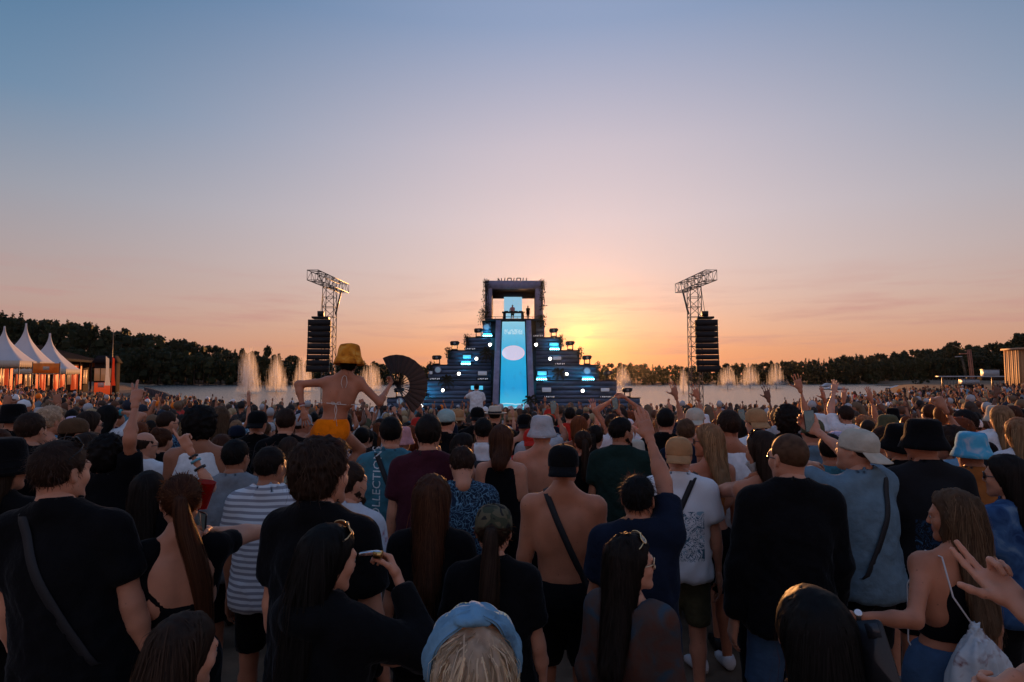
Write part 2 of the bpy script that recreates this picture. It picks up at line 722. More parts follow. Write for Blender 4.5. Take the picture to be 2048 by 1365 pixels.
# ---- water
m = bpy.data.materials.new('lake_water')
nt, b = nodes(m)
b.inputs['Base Color'].default_value = (.012, .022, .026, 1)
b.inputs['Roughness'].default_value = .24
b.inputs['IOR'].default_value = 1.45
tcn = nt.nodes.new('ShaderNodeTexCoord')
mpn = nt.nodes.new('ShaderNodeMapping')
mpn.inputs['Scale'].default_value = (.22, 1.0, 1)
nt.links.new(tcn.outputs['Object'], mpn.inputs[0])
hs_ = None
for sc_, st_ in ((.9, .38), (.18, .45)):
    n = nt.nodes.new('ShaderNodeTexNoise')
    n.inputs['Scale'].default_value = sc_
    n.inputs['Detail'].default_value = 5
    nt.links.new(mpn.outputs[0], n.inputs['Vector'])
    bp = nt.nodes.new('ShaderNodeBump')
    bp.inputs['Strength'].default_value = st_
    bp.inputs['Distance'].default_value = .35
    nt.links.new(n.outputs['Fac'], bp.inputs['Height'])
    if hs_ is not None:
        nt.links.new(hs_, bp.inputs['Normal'])
    hs_ = bp.outputs[0]
nt.links.new(hs_, b.inputs['Normal'])
xs = np.linspace(-520, 520, 41)
ys = np.geomspace(28, 420, 30)
X, Y = np.meshgrid(xs, ys, indexing='ij')
V = np.c_[X.ravel(), Y.ravel(), np.full(X.size, WATER_Z)]
i, j = np.meshgrid(np.arange(40), np.arange(29), indexing='ij')
a = (i * 30 + j).ravel()
o = obj('lake_water', mesh_np('lake_water', V, [np.stack([a, a + 30, a + 31, a + 1], 1)]), m)
o['kind'] = 'structure'

# ---- woods across the lake
def leaf_mat(name, c1, c2):
    m = bpy.data.materials.new(name)
    nt, b = nodes(m)
    at_ = nt.nodes.new('ShaderNodeAttribute')
    at_.attribute_name = 'Col'
    mx = nt.nodes.new('ShaderNodeMix')
    mx.data_type = 'RGBA'
    nt.links.new(at_.outputs['Fac'], mx.inputs['Factor'])
    mx.inputs['A'].default_value = (*c1, 1)
    mx.inputs['B'].default_value = (*c2, 1)
    nt.links.new(mx.outputs['Result'], b.inputs['Base Color'])
    b.inputs['Roughness'].default_value = .75
    b.inputs['Specular IOR Level'].default_value = .2
    return m


LEAF = leaf_mat('wood_foliage', (.009, .016, .006), (.040, .048, .016))
BARK = mat_basic('bark', (.05, .035, .025), rough=.9, bump=.4, bscale=4)


def tree_proto(seed, n, conifer=False):
    """Crown of leaf-clump faces for a tree one unit tall; V (n*4,3), colour per clump, plus trunk."""
    r = np.random.default_rng(seed)
    if conifer:
        t = r.uniform(.03, 1, n) ** .9
        rad = (1 - t) * .20 + .015
        a = r.uniform(0, 2 * PI, n)
        rr = rad * np.sqrt(r.uniform(.35, 1, n))
        C = np.c_[rr * np.cos(a), rr * np.sin(a), t]
        size = .026 + .034 * (1 - t)
    else:
        k = 12
        lob = np.c_[r.uniform(-.20, .20, k), r.uniform(-.20, .20, k), r.uniform(.14, .86, k)]
        lob[0] = (0, 0, .88)
        lr = r.uniform(.10, .19, k)
        li = r.integers(0, k, n)
        d = r.normal(0, 1, (n, 3))
        d /= np.linalg.norm(d, axis=1)[:, None]
        q = r.uniform(.45, 1.0, n) ** .5
        C = lob[li] + d * (lr[li] * q)[:, None] * np.array([1, 1, .85])
        size = r.uniform(.022, .055, n)
    A = r.normal(0, 1, (n, 3))
    A /= np.linalg.norm(A, axis=1)[:, None]
    B = np.cross(A, r.normal(0, 1, (n, 3)))
    B /= np.linalg.norm(B, axis=1)[:, None]
    s = size[:, None]
    V = np.stack([C - A * s, C - B * s * .7, C + A * s, C + B * s * .7], 1).reshape(-1, 3)
    col = np.repeat(np.clip(r.normal(.35, .25, n), 0, 1), 4)
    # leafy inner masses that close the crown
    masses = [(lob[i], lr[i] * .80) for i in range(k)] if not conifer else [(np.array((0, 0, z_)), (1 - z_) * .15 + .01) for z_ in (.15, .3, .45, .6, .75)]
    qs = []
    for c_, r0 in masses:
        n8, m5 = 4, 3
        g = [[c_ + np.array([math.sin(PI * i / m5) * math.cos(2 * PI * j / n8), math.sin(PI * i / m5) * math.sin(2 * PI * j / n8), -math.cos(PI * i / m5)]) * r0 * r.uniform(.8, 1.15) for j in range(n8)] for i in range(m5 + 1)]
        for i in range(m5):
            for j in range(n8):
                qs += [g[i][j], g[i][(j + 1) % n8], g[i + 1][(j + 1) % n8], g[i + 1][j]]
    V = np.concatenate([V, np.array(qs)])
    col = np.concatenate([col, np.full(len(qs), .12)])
    tr = MB().tube([(0, 0, -.02), (.004, 0, .3), (-.004, .005, .62)], [.022, .016, .006], 5, False)
    for q in range(4 if n > 400 else 0):
        an = q * 1.7
        tr.tube([(0, 0, .28 + .07 * q), (.13 * math.cos(an), .13 * math.sin(an), .48 + .08 * q)], [.009, .003], 4)
    return V, col, tr


PROTO = [tree_proto(i, 190, i == 3) for i in range(4)]
SKY_PX = [-300, 0, 60, 130, 200, 300, 400, 480, 600, 735, 850, 1024, 1250, 1300, 1400, 1500, 1600, 1700, 1800, 1900, 1990, 2048, 2300]
SKY_PY = [600, 622, 630, 640, 652, 664, 688, 699, 714, 722, 731, 733, 726, 729, 731, 725, 719, 709, 704, 694, 686, 672, 650]


def build_wood():
    r = np.random.default_rng(5)
    Vs, Cs, Fs, n = [], [], [], 0
    TV, TF, TF3, tn = [], [], [], 0
    for row, (dy, step) in enumerate(((3, 3.6), (12, 4.6), (26, 5.6), (44, 6.5))):
        x = -330.0
        while x < 380:
            x += step * r.uniform(.7, 1.3)
            fy = 285 + 60 * float(sstep(60, 300, x)) + dy + r.uniform(-3, 3)
            px = 1024 + FPX * x / fy
            if px < -220 or px > 2260:
                continue
            zt = CAM_Z + (750 - np.interp(px, SKY_PX, SKY_PY)) / FPX * fy
            zb = float(terrain(x, fy)) - .2
            hmax = (zt - zb) * (1.0 if row >= 2 else .86 if row == 1 else .74)
            hgt = max(4.0, hmax * r.uniform(.90, 1.04))
            if row < 2:
                hgt = min(hgt, 17 * r.uniform(.8, 1.1))
            V, c, tr = PROTO[r.integers(0, 4)]
            a = r.uniform(0, 6.28)
            R = np.array([[math.cos(a), -math.sin(a), 0], [math.sin(a), math.cos(a), 0], [0, 0, 1]])
            w = hgt * r.uniform(.75, 1.05) if hgt > 9 else hgt
            P = (V @ R.T) * np.array([w, w, hgt]) + (x, fy, zb)
            Vs.append(P)
            Cs.append(np.clip(c + r.normal(0, .14), 0, 1))
            n += len(P)
            tv, tf = tr.arrays()
            TV.append((tv @ R.T) * hgt + (x, fy, zb))
            TF.append(tf[0] + tn)
            if len(tf) > 1:
                TF3.append(tf[1] + tn)
            tn += len(tv)
    V = np.concatenate(Vs)
    F = np.arange(len(V)).reshape(-1, 4)
    C = np.concatenate(Cs)
    o = obj('wood', mesh_np('wood', V, [F], False, col=np.repeat(C[:, None], 3, 1)), LEAF)
    tag(o, 'dark mixed wood along the far shore of the lake', 'wood', kind='stuff')
    t = obj('trunks', mesh_np('trunks', np.concatenate(TV), [np.concatenate(TF)] + ([np.concatenate(TF3)] if TF3 else [])), BARK, o)
    t['kind'] = 'stuff'


build_wood()


def single_tree(px, ytop, depth, label, seed, w=.8):
    x = at(px, 700, depth).x
    zb = float(terrain(x, depth)) - .2
    zt = at(px, ytop, depth).z
    hgt = zt - zb
    V, c, tr = tree_proto(seed, 900)
    t = thing('tree', label, 'tree', (x, depth, zb), seed)
    obj('crown', mesh_np('crown', V * np.array([hgt * w, hgt * w, hgt]), [np.arange(len(V)).reshape(-1, 4)], False, col=np.repeat(c[:, None], 3, 1)), LEAF, t)
    tv, tf = tr.arrays()
    obj('trunk', mesh_np('trunk', tv * hgt, tf), BARK, t)


single_tree(1912, 684, 352, 'tall round tree rising above the right wood behind the leaning mast', 31, .7)
single_tree(536, 694, 290, 'taller tree poking above the wood behind the left fountains', 32, .6)
single_tree(2040, 668, 330, 'dark bushy tree above the wooden hut at the right edge', 33, 1.0)

# ================================================================ stage
DARKC = mat_basic('stage_cladding', (.095, .14, .22), rough=.75, bump=.5, bscale=3, var=.45, vscale=1.6, stretch=(.35, 1, 2.2))
CORE = mat_basic('stage_core', (.02, .022, .028), rough=.9)
PILLAR = mat_basic('stage_pillar', (.26, .25, .36), rough=.6, var=.2, vscale=2)
BLACKM = mat_basic('black_metal', (.015, .015, .017), rough=.5, metal=.3)
STEEL = mat_basic('truss_steel', (.10, .085, .07), rough=.45, metal=.6)
PLATE = mat_basic('name_plate', (.012, .012, .018), rough=.7)


def emis(name, c, st):
    return mat_basic(name, c, rough=.5, emit=c, estr=st)


WHITE_L = emis('white_lamp', (1.0, .97, .88), 9)
CYAN_L = emis('cyan_lamp', (.06, .65, 1.0), 5)
CYAN_HOT = emis('cyan_lamp_hot', (.30, .88, 1.0), 7)
GREYP = mat_basic('pale_panel', (.30, .32, .40), rough=.6, emit=(.5, .55, .7), estr=.22)
CYANP = mat_basic('cyan_panel', (.2, .5, .6), rough=.6, emit=(.08, .55, .85), estr=.9)
GLYPH = emis('glyph', (.75, .78, .9), .6)

D0 = 58.0
CX = 1027.0
# (half width px, top px, bottom px, depth)
TIERS = [(253, 797, 838, 57.0), (206, 762, 797, 58.0), (170, 731, 762, 59.0), (132, 702, 731, 60.0), (96, 676, 702, 61.0), (62, 643, 676, 62.0)]
st = thing('stage', 'stepped pyramid concert stage with glowing blue slide in its middle', 'stage', (at(CX, 750, 60).x, 60, WATER_Z))
BASE = np.array([at(CX, 750, 60).x, 60, WATER_Z])


def spart(mb, name, mat, smooth=False, parent=None):
    V, F = mb.arrays()
    o = obj(name, mesh_np(name, V - BASE, F, smooth), mat, parent or st)
    return o


r_ = np.random.default_rng(3)
for hw, t_, b_, dep in TIERS:
    z1 = at(CX, t_, dep).z
    x0 = at(CX - hw, t_, dep).x
    x1 = at(CX + hw, t_, dep).x
    xl = at(CX - 45, t_, dep).x
    xr = at(CX + 45, t_, dep).x
    core = MB().box(((x0 + x1) / 2, dep + 3.1, (z1 + WATER_Z - 1.5) / 2), (x1 - x0 - .1, 6, z1 - WATER_Z + 1.5))
    tier = spart(core, 'tier', CORE)
    zb = at(CX, b_, dep).z - (.6 if t_ < 790 else 2)
    n = max(3, int(round((z1 - zb) / .42)))
    for sa, sb in ((x0, xl), (xr, x1)):
        for i in range(n):
            za = zb + (z1 - zb) * i / n
            zc = zb + (z1 - zb) * (i + 1) / n - .03
            jx = r_.uniform(-.03, .03)
            jy = r_.uniform(0, .05)
            mb = MB().box(((sa + sb) / 2 + jx, dep + .04 - jy, (za + zc) / 2), (abs(sb - sa), .12, zc - za))
            o = spart(mb, 'cladding_board', DARKC, False, tier)
            o.parent = tier
    lip = MB().box(((x0 + x1) / 2, dep + .3, z1 + .035), (x1 - x0 + .15, .8, .07))
    spart(lip, 'ledge', CORE, False, tier)

# ---- slide screen with its pillars
m = bpy.data.materials.new('slide_screen')
nt, b = nodes(m)
b.inputs['Base Color'].default_value = (.01, .02, .03, 1)
b.inputs['Roughness'].default_value = .3
N = nt.nodes.new
Lk = nt.links.new
tcn = N('ShaderNodeTexCoord')
sp_ = N('ShaderNodeSeparateXYZ')
Lk(tcn.outputs['Generated'], sp_.inputs[0])


def mth(op, a_, b_=None, clamp=False):
    n = N('ShaderNodeMath')
    n.operation = op
    n.use_clamp = clamp
    for i_, v in enumerate((a_, b_)):
        if v is None:
            continue
        if isinstance(v, (int, float)):
            n.inputs[i_].default_value = v
        else:
            Lk(v, n.inputs[i_])
    return n.outputs[0]


gu, gv = sp_.outputs['X'], sp_.outputs['Z']
rp = N('ShaderNodeValToRGB')
Lk(gv, rp.inputs['Fac'])
el = rp.color_ramp.elements
for k_, (p_, c_) in enumerate(((0, (52, 172, 214)), (.12, (70, 185, 220)), (.3, (22, 150, 208)), (.62, (45, 168, 214)), (.85, (104, 186, 220)), (1, (140, 200, 224)))):
    e = el[k_] if k_ < 2 else el.new(p_)
    e.position = p_
    e.color = lin(*c_)
ex = mth('DIVIDE', mth('SUBTRACT', gu, .5), .44)
ey = mth('DIVIDE', mth('SUBTRACT', gv, .655), .078)
rr2 = mth('ADD', mth('MULTIPLY', ex, ex), mth('MULTIPLY', ey, ey))
inE = mth('LESS_THAN', rr2, 1.0)
inI = mth('LESS_THAN', rr2, .80)
m1 = N('ShaderNodeMix')
m1.data_type = 'RGBA'
Lk(inE, m1.inputs['Factor'])
Lk(rp.outputs[0], m1.inputs['A'])
m1.inputs['B'].default_value = lin(222, 196, 214)
m2 = N('ShaderNodeMix')
m2.data_type = 'RGBA'
Lk(inI, m2.inputs['Factor'])
Lk(m1.outputs['Result'], m2.inputs['A'])
m2.inputs['B'].default_value = lin(204, 198, 224)
wv = N('ShaderNodeTexNoise')
wv.inputs['Scale'].default_value = 3.0
Lk(tcn.outputs['Generated'], wv.inputs['Vector'])
vv = mth('ADD', gv, mth('MULTIPLY', wv.outputs['Fac'], .03))
l1 = mth('LESS_THAN', mth('ABSOLUTE', mth('SUBTRACT', vv, .165)), .0045)
l2 = mth('LESS_THAN', mth('ABSOLUTE', mth('SUBTRACT', vv, .135)), .003)
# pale lettering block and emblem at the top of the picture on the screen
n3 = N('ShaderNodeTexNoise')
n3.inputs['Scale'].default_value = 26
Lk(tcn.outputs['Generated'], n3.inputs['Vector'])
bx = mth('MULTIPLY', mth('LESS_THAN', mth('ABSOLUTE', mth('SUBTRACT', gu, .5)), .36), mth('LESS_THAN', mth('ABSOLUTE', mth('SUBTRACT', gv, .885)), .028))
bx = mth('MULTIPLY', bx, mth('GREATER_THAN', n3.outputs['Fac'], .46))
pl = mth('MULTIPLY', mth('ADD', mth('ADD', l1, l2), bx, True), .7)
m3 = N('ShaderNodeMix')
m3.data_type = 'RGBA'
Lk(pl, m3.inputs['Factor'])
Lk(m2.outputs['Result'], m3.inputs['A'])
m3.inputs['B'].default_value = lin(200, 226, 238)
Lk(m3.outputs['Result'], b.inputs['Emission Color'])
b.inputs['Emission Strength'].default_value = 1.0
SLIDE = m
tl, tr_ = at(1004.5, 644, 61.5), at(1049.5, 644, 61.5)
bl, br_ = at(999, 838, 54.5), at(1055, 838, 54.5)
nv = np.array((bl - tl).cross(tr_ - tl).normalized())
if nv[1] > 0:
    nv = -nv


def slab(p, off, th):
    """p: four corners (bl, br, tr, tl)."""
    p = np.array([np.array(q) for q in p])
    fr = p + nv * off
    bk = p + nv * (off - th)
    return MB().hexa(np.concatenate([bk, fr]))


spart(slab((bl, br_, tr_, tl), .02, .25), 'slide_screen', SLIDE)
spart(slab((at(985, 838, 54.6), at(1068, 838, 54.6), at(1062, 643, 61.7), at(993, 643, 61.7)), -.3, .5), 'slide_bed', CORE)
for pa, pb, pc, pd in (((984, 838), (996, 838), (1002, 643), (992, 643)), ((1058, 838), (1070, 838), (1062, 643), (1052, 643))):
    q = [at(*pa, 54.5), at(*pb, 54.5), at(*pc, 61.5), at(*pd, 61.5)]
    spart(slab(q, .25, .8), 'slide_rail', PILLAR)

# ---- gate on top
ZT = at(CX, 562, 62).z
Z0 = at(CX, 643, 62).z
for xa, xb in ((970, 984), (1071, 1086)):
    a_, c_ = at(xa, 600, 62).x, at(xb, 600, 62).x
    spart(MB().box(((a_ + c_) / 2, 62.4, (ZT + Z0) / 2), (c_ - a_, .8, ZT - Z0)), 'pillar', PILLAR)
    spart(MB().box(((a_ + c_) / 2, 66.4, (ZT + Z0) / 2), (c_ - a_ - .1, .6, ZT - Z0)), 'rear_pillar', CORE)
xa, xb = at(970, 600, 62).x, at(1086, 600, 62).x
zl = at(CX, 577, 62).z
spart(MB().box(((xa + xb) / 2, 62.38, (ZT + zl) / 2 + .005), (xb - xa + .08, .85, ZT - zl)), 'lintel', PILLAR)
spart(MB().box(((xa + xb) / 2, 64.8, at(CX, 574, 64).z), (xb - xa - .1, 3.9, .25)), 'roof_slab', CORE)
spart(MB().box(((xa + xb) / 2, 66.7, at(CX, 586, 66.7).z), (xb - xa - .1, .2, 1.3)), 'rear_beam', CORE)
xs0, xs1 = at(1008, 600, 66.5).x, at(1044, 600, 66.5).x
spart(MB().box(((xs0 + xs1) / 2, 66.4, at(CX, 616, 66.4).z), (xs1 - xs0, .12, 2.4)), 'back_screen', mat_basic('back_screen', (.02, .03, .04), emit=(.32, .60, .80), estr=.85))
spart(MB().box((at(CX, 640, 63).x, 64, Z0 + .1), (xb - xa - .2, 5.5, .2)), 'platform', CORE)
desk = spart(MB().box((at(1027, 622, 62.6).x, 62.8, at(CX, 624, 62.6).z - .05), (2.4, .7, .12)), 'desk', BLACKM)
for d in (-1, 1):
    spart(MB().box((at(1027, 622, 62.6).x + d * .95, 62.8, (at(CX, 624, 62.6).z - .1 + Z0 + .2) / 2), (.3, .6, at(CX, 624, 62.6).z - .11 - Z0 - .2)), 'desk_leg', BLACKM, False, desk)
for k_, dx in enumerate((-.75, -.25, .25, .75)):
    spart(MB().box((at(1027, 622, 62.6).x + dx, 62.75, at(CX, 624, 62.6).z + .05), (.4, .4, .08)), 'deck', BLACKM, False, desk)
zr = at(CX, 634, 62).z
rail = MB().tube([(xa + .3, 61.95, zr), (xb - .3, 61.95, zr)], .025, 6)
for k_ in range(8):
    x = xa + .3 + (xb - xa - .6) * k_ / 7
    rail.tube([(x, 61.95, Z0 + .02), (x, 61.95, zr)], .018, 5)
spart(rail, 'railing', BLACKM)

# ---- sign letters on the roof
zb = ZT - .42
lw = .055
sx0 = at(996, 560, 62).x
pp = .05  # metres per px here
STROKES = {'N': [((0, 0), (0, 1)), ((0, 1), (.5, .2)), ((.5, 0), (.5, 1))], 'I': [((0, 0), (0, .55)), ((0, .4), (.08, 1.05))],
           'R': [((0, 0), (0, 1)), ((0, 1), (.55, 1)), ((.55, 1), (.5, .35)), ((.5, .35), (0, .3)), ((.3, .3), (.55, 0))]}
sg = thing('roof_sign', 'dark angular metal letters of the sign on top of the stage gate', 'sign', (sx0, 62.2, ZT))
cx_ = 0.0
for ch in 'NIRIRII':
    mb = MB()
    for (ax_, az_), (bx_, bz_) in STROKES[ch]:
        mb.tube([(cx_ + ax_ * .72, 0, az_ * .72 - .42), (cx_ + bx_ * .72, 0, bz_ * .72 - .42)], .05, 5)
    o = mb.build('letter', BLACKM, sg)
    cx_ += {'N': .66, 'I': .34, 'R': .62}[ch]

# ---- lamps on the tiers
def tier_depth(py):
    for hw, t_, b_, dep in TIERS:
        if t_ <= py < b_:
            return dep - .1
    return 57 - .1


def led_bar(px, py, w, label):
    d = tier_depth(py)
    c = at(px, py, d)
    wd = w * d / FPX
    t = thing('led_bar_light', label, 'stage light', (c.x, c.y, c.z), 0, 'cyan lamp rows on the stage tiers')
    MB().box((0, -.10, 0), (wd + .16, .14, .30)).build('housing', BLACKM, t)
    n = 6 if w > 22 else 5
    for i in range(n):
        x = -wd / 2 + wd * (i + .5) / n
        MB().sphere((x, -.19, 0), (.085, .05, .085), 10, 6).build('lens', CYAN_HOT, t, True)
    ld = bpy.data.lights.new('lamp_glow', 'POINT')
    ld.energy = 70
    ld.color = (.06, .62, 1.0)
    ld.shadow_soft_size = .12
    lo = bpy.data.objects.new('lamp_glow', ld)
    COL.objects.link(lo)
    lo.parent = t
    lo.location = (0, -.65, 0)
    up = MB().box((0, -.06, .20), (wd * .9, .05, .03)).build('glow_strip', CYAN_L, t)
    MB().box((0, -.06, -.20), (wd * .9, .05, .03)).build('glow_strip', CYAN_L, t)


for px, py, w, lb in ((975, 672, 19, 'row of cyan lamps just left of the top of the slide'), (932, 728, 20, 'row of cyan lamps halfway down the left side of the pyramid'),
                      (842, 790, 20, 'row of cyan lamps low on the left behind the fan'), (1109, 699, 20, 'row of cyan lamps highest on the right side of the pyramid'),
                      (1083, 759, 22, 'row of cyan lamps right beside the slide halfway down'), (1176, 759, 25, 'row of cyan lamps near the right end of the lower tier')):
    led_bar(px, py, w, lb)
for i, (px, py) in enumerate(((980, 690), (953, 718), (918, 748), (886, 781), (843, 812), (1072, 690), (1100, 718), (1133, 749), (1165, 782))):
    d = tier_depth(py)
    c = at(px, py, d)
    side = 'left' if px < 1027 else 'right'
    rank = ('top', 'second', 'third', 'fourth', 'bottom')[i if i < 5 else i - 5]
    t = thing('round_stage_lamp', f'round white lamp on the {side} of the slide, {rank} of the diagonal row', 'stage light', c, 0, 'round white lamps on the stage tiers')
    MB().lathe([(.0, 0), (.20, 0), (.21, .10), (.17, .16)], 16, M=np.array(Matrix.Translation((0, 0, 0)) @ Matrix.Rotation(PI / 2, 4, 'X'))).build('housing', BLACKM, t, True)
    MB().sphere((0, -.15, 0), (.15, .06, .15), 14, 8).build('lens', WHITE_L, t, True)
for i, (px, py, w, h_, mt, lb) in enumerate(((934, 714, 16, 7, CYANP, 'cyan lit panel above the left lamp row'), (965, 747, 18, 8, GREYP, 'pale panel low on the left side near the slide'),
                                             (954, 776, 24, 8, CYANP, 'cyan lit panel behind the man filming'), (845, 778, 10, 12, CYANP, 'cyan lit panel at the tip of the fan'),
                                             (1114, 717, 17, 7, GREYP, 'pale panel beside the second lamp right of the slide'), (1084, 747, 18, 8, CYANP, 'cyan lit panel right of the slide above a lamp row'),
                                             (1093, 780, 18, 9, GREYP, 'pale panel right of the slide near the bottom'), (1210, 780, 17, 7, GREYP, 'pale panel at the right end of the lowest tier'),
                                             (1108, 689, 18, 6, CYANP, 'cyan lit panel above the highest right lamp row'), (862, 746, 6, 6, GREYP, 'small pale panel at the left end of the third tier'))):
    d = tier_depth(py)
    c = at(px, py, d)
    t = thing('light_panel', lb, 'light panel', c, 0, 'rectangular light panels on the stage')
    w_, hh_ = w * d / FPX, h_ * d / FPX
    MB().box((0, -.03, 0), (w_ + .08, .08, hh_ + .08)).build('frame', BLACKM, t)
    MB().box((0, -.08, 0), (w_, .03, hh_)).build('diffuser', mt, t)
for i, (px, py, lb) in enumerate(((973, 654, 'round drum emblem left of the top of the slide'), (876, 740, 'round drum emblem on the left third tier'),
                                  (1174, 742, 'round drum emblem on the right third tier'), (800, 803, 'round drum emblem below the fan at far left of stage'))):
    d = tier_depth(py)
    t = thing('round_emblem', lb, 'emblem', at(px, py, d), 0, 'round emblems on the stage')
    Mx = np.array(Matrix.Rotation(PI / 2, 4, 'X'))
    MB().lathe([(.0, .06), (.30, .06), (.32, .09), (.34, .06), (.34, 0)], 24, M=Mx).build('rim', PILLAR, t, True)
    MB().lathe([(.0, .085), (.27, .075)], 20, M=Mx).build('face', mat_basic('emblem_face', (.25, .30, .38), emit=(.3, .5, .65), estr=.2), t, True)
for i, (px, py) in enumerate(((940, 698), (869, 758), (965, 758), (1076, 672), (1119, 728), (1098, 794), (1210, 794))):
    d = tier_depth(py - 1) - .02
    t = thing('name_strip', ('dark strip of small pale signs ' + ('below the left second lamp', 'at the left end of the third tier', 'low left beside the slide', 'right of the slide near its top', 'on the right fourth tier', 'right of the slide near the bottom', 'at the right end of the lowest tier')[i]), 'sign', at(px, py, d), 0, 'small sign strips on the stage')
    MB().box((0, -.03, 0), (1.15, .06, .22)).build('strip', PLATE, t)
    for q in range(6):
        mb = MB().box((-.42 + q * .17, -.07, 0), (.025, .02, .12))
        mb.box((-.40 + q * .17, -.07, .05 if q % 2 else -.05), (.07, .02, .025))
        if q % 3:
            mb.box((-.36 + q * .17, -.07, 0), (.025, .02, .10))
        mb.build('glyph', GLYPH, t)
# moving-head beam lamps standing on the tier corners
for i, (px, py, lb) in enumerate(((957, 676, 'left, topmost step'), (909, 702, 'left, second step from the top'), (873, 731, 'left, third step from the top'),
                                  (836, 762, 'left, fourth step behind the fan'), (797, 797, 'left, lowest step under the fan'), (1108, 676, 'right, topmost step'),
                                  (1141, 702, 'right, second step from the top'), (1175, 731, 'right, third step from the top'), (1218, 762, 'right, fourth step from the top'),
                                  (1256, 797, 'right, lowest step by the water'))):
    d = [t[3] for t in TIERS if t[1] == py][0] + .35
    c = at(px, py, d - .35)
    t = thing('beam_lamp', 'hooded black beam lamp standing on the stage: ' + lb, 'stage light', (c.x, d, at(CX, py, d - .35).z + .07), 0, 'beam lamps on the corners of the stage steps')
    MB().box((0, 0, .06), (.62, .40, .12)).build('base', BLACKM, t)
    for dx in (-1, 1):
        MB().box((dx * .26, 0, .36), (.08, .2, .48)).build('yoke_arm', BLACKM, t)
    pts = [(-.42, .50), (-.46, .78), (-.36, .90), (.30, .92), (.46, .82), (.40, .62), (.30, .52), (-.10, .47)]
    hd = MB().plate(pts, -.28, .28).build('head', BLACKM, t)
    MB().lathe([(.0, .02), (.12, .02), (.13, .0)], 12, M=np.array(Matrix.Translation((0, -.28, .68)) @ Matrix.Rotation(PI / 2, 4, 'X'))).build('lens', mat_basic('lamp_glass', (.2, .2, .2), rough=.1), hd, True)

# ---- greenery hung over the edges
PLANT = mat_basic('stage_plant', (.035, .032, .014), rough=.8, transl=.25)


def hanging_plant(px, py, dep, hpx, label, n=70, wpx=9, seed=0, palm=False):
    r = np.random.default_rng(seed + 100)
    top = at(px, py, dep)
    k = dep / FPX
    t = thing('hanging_plant', label, 'plant', top, 0, 'greenery hung on the stage')
    L = hpx * k
    stem = MB()
    mb = MB()
    if palm:
        for q in range(11):
            a = q * 2 * PI / 11 + r.uniform(-.2, .2)
            ln = L * r.uniform(.45, .7)
            pts = np.array([(math.cos(a) * ln * s_, -.15 - .25 * s_, math.sin(a) * ln * s_ - .35 * ln * s_ * s_) for s_ in np.linspace(0, 1, 6)])
            stem.tube(pts, np.linspace(.03, .01, 6), 4)
            for s_ in np.linspace(.2, 1, 14):
                c = np.array([math.cos(a) * ln * s_, -.15 - .25 * s_, math.sin(a) * ln * s_ - .35 * ln * s_ * s_])
                for d in (-1, 1):
                    e = c + np.array([-math.sin(a) * d, -.3, math.cos(a) * d - .6]) * ln * .22
                    w = np.array([math.cos(a), 0, math.sin(a)]) * .025
                    mb.add([c - w, c + w, e], (), [[0, 1, 2]])
    else:
        for q in range(5):
            x0 = r.uniform(-.5, .5) * wpx * k
            pts = [(x0 + r.normal(0, .07), -.1 + r.normal(0, .05), -L * s_ * (.5 + .5 * r.random())) for s_ in np.linspace(0, 1, 6)]
            stem.tube(pts, .02, 4)
        for q in range(n * 3):
            c = np.array([r.normal(0, .33) * wpx * k, r.normal(-.12, .13), -L * r.random() ** 1.15 + .15])
            d = r.normal(0, 1, 3)
            d[2] -= .5
            d /= np.linalg.norm(d)
            w = np.cross(d, r.normal(0, 1, 3))
            w /= np.linalg.norm(w)
            l = r.uniform(.10, .26)
            mb.add([c, c + d * l * .5 + w * l * .22, c + d * l, c + d * l * .5 - w * l * .22], [[0, 1, 2, 3]])
    obj('leaves', mb.mesh('leaves'), PLANT, t)
    stem.build('stems', BARK, t)


for i, (px, py, dep, h_, n, w, pal, lb) in enumerate((
        (972, 563, 61.8, 78, 140, 9, False, 'leafy garland down the left post of the stage gate'), (1085, 562, 61.8, 60, 90, 8, False, 'leafy garland down the right post of the stage gate'),
        (967, 622, 61.6, 30, 70, 14, False, 'leafy clump at the left foot of the stage gate'), (1084, 632, 61.6, 24, 50, 12, False, 'leafy clump at the right foot of the stage gate'),
        (933, 672, 60.8, 24, 55, 9, False, 'trailing plant on the left corner of the fourth step'), (897, 698, 59.8, 22, 50, 9, False, 'trailing plant on the left corner of the third step'),
        (861, 727, 58.8, 16, 40, 8, False, 'trailing plant on the left corner of the second step'), (1122, 672, 60.8, 24, 45, 8, False, 'trailing plant on the right corner of the top step'),
        (1160, 697, 59.8, 26, 50, 7, False, 'trailing plant on the right corner of the second step'), (1197, 727, 58.8, 20, 40, 7, False, 'trailing plant on the right corner of the third step'),
        (893, 760, 57.8, 26, 60, 9, True, 'dark palm leaves on the left middle of the pyramid'), (975, 705, 59.6, 26, 60, 9, True, 'dark palm leaves left of the slide'),
        (1118, 744, 58.6, 24, 60, 9, True, 'dark palm leaves right of the slide'), (1060, 800, 55.2, 26, 60, 9, True, 'dark palm leaves at the foot of the right rail'))):
    hanging_plant(px, py, dep, h_, lb, n, w, i, pal)

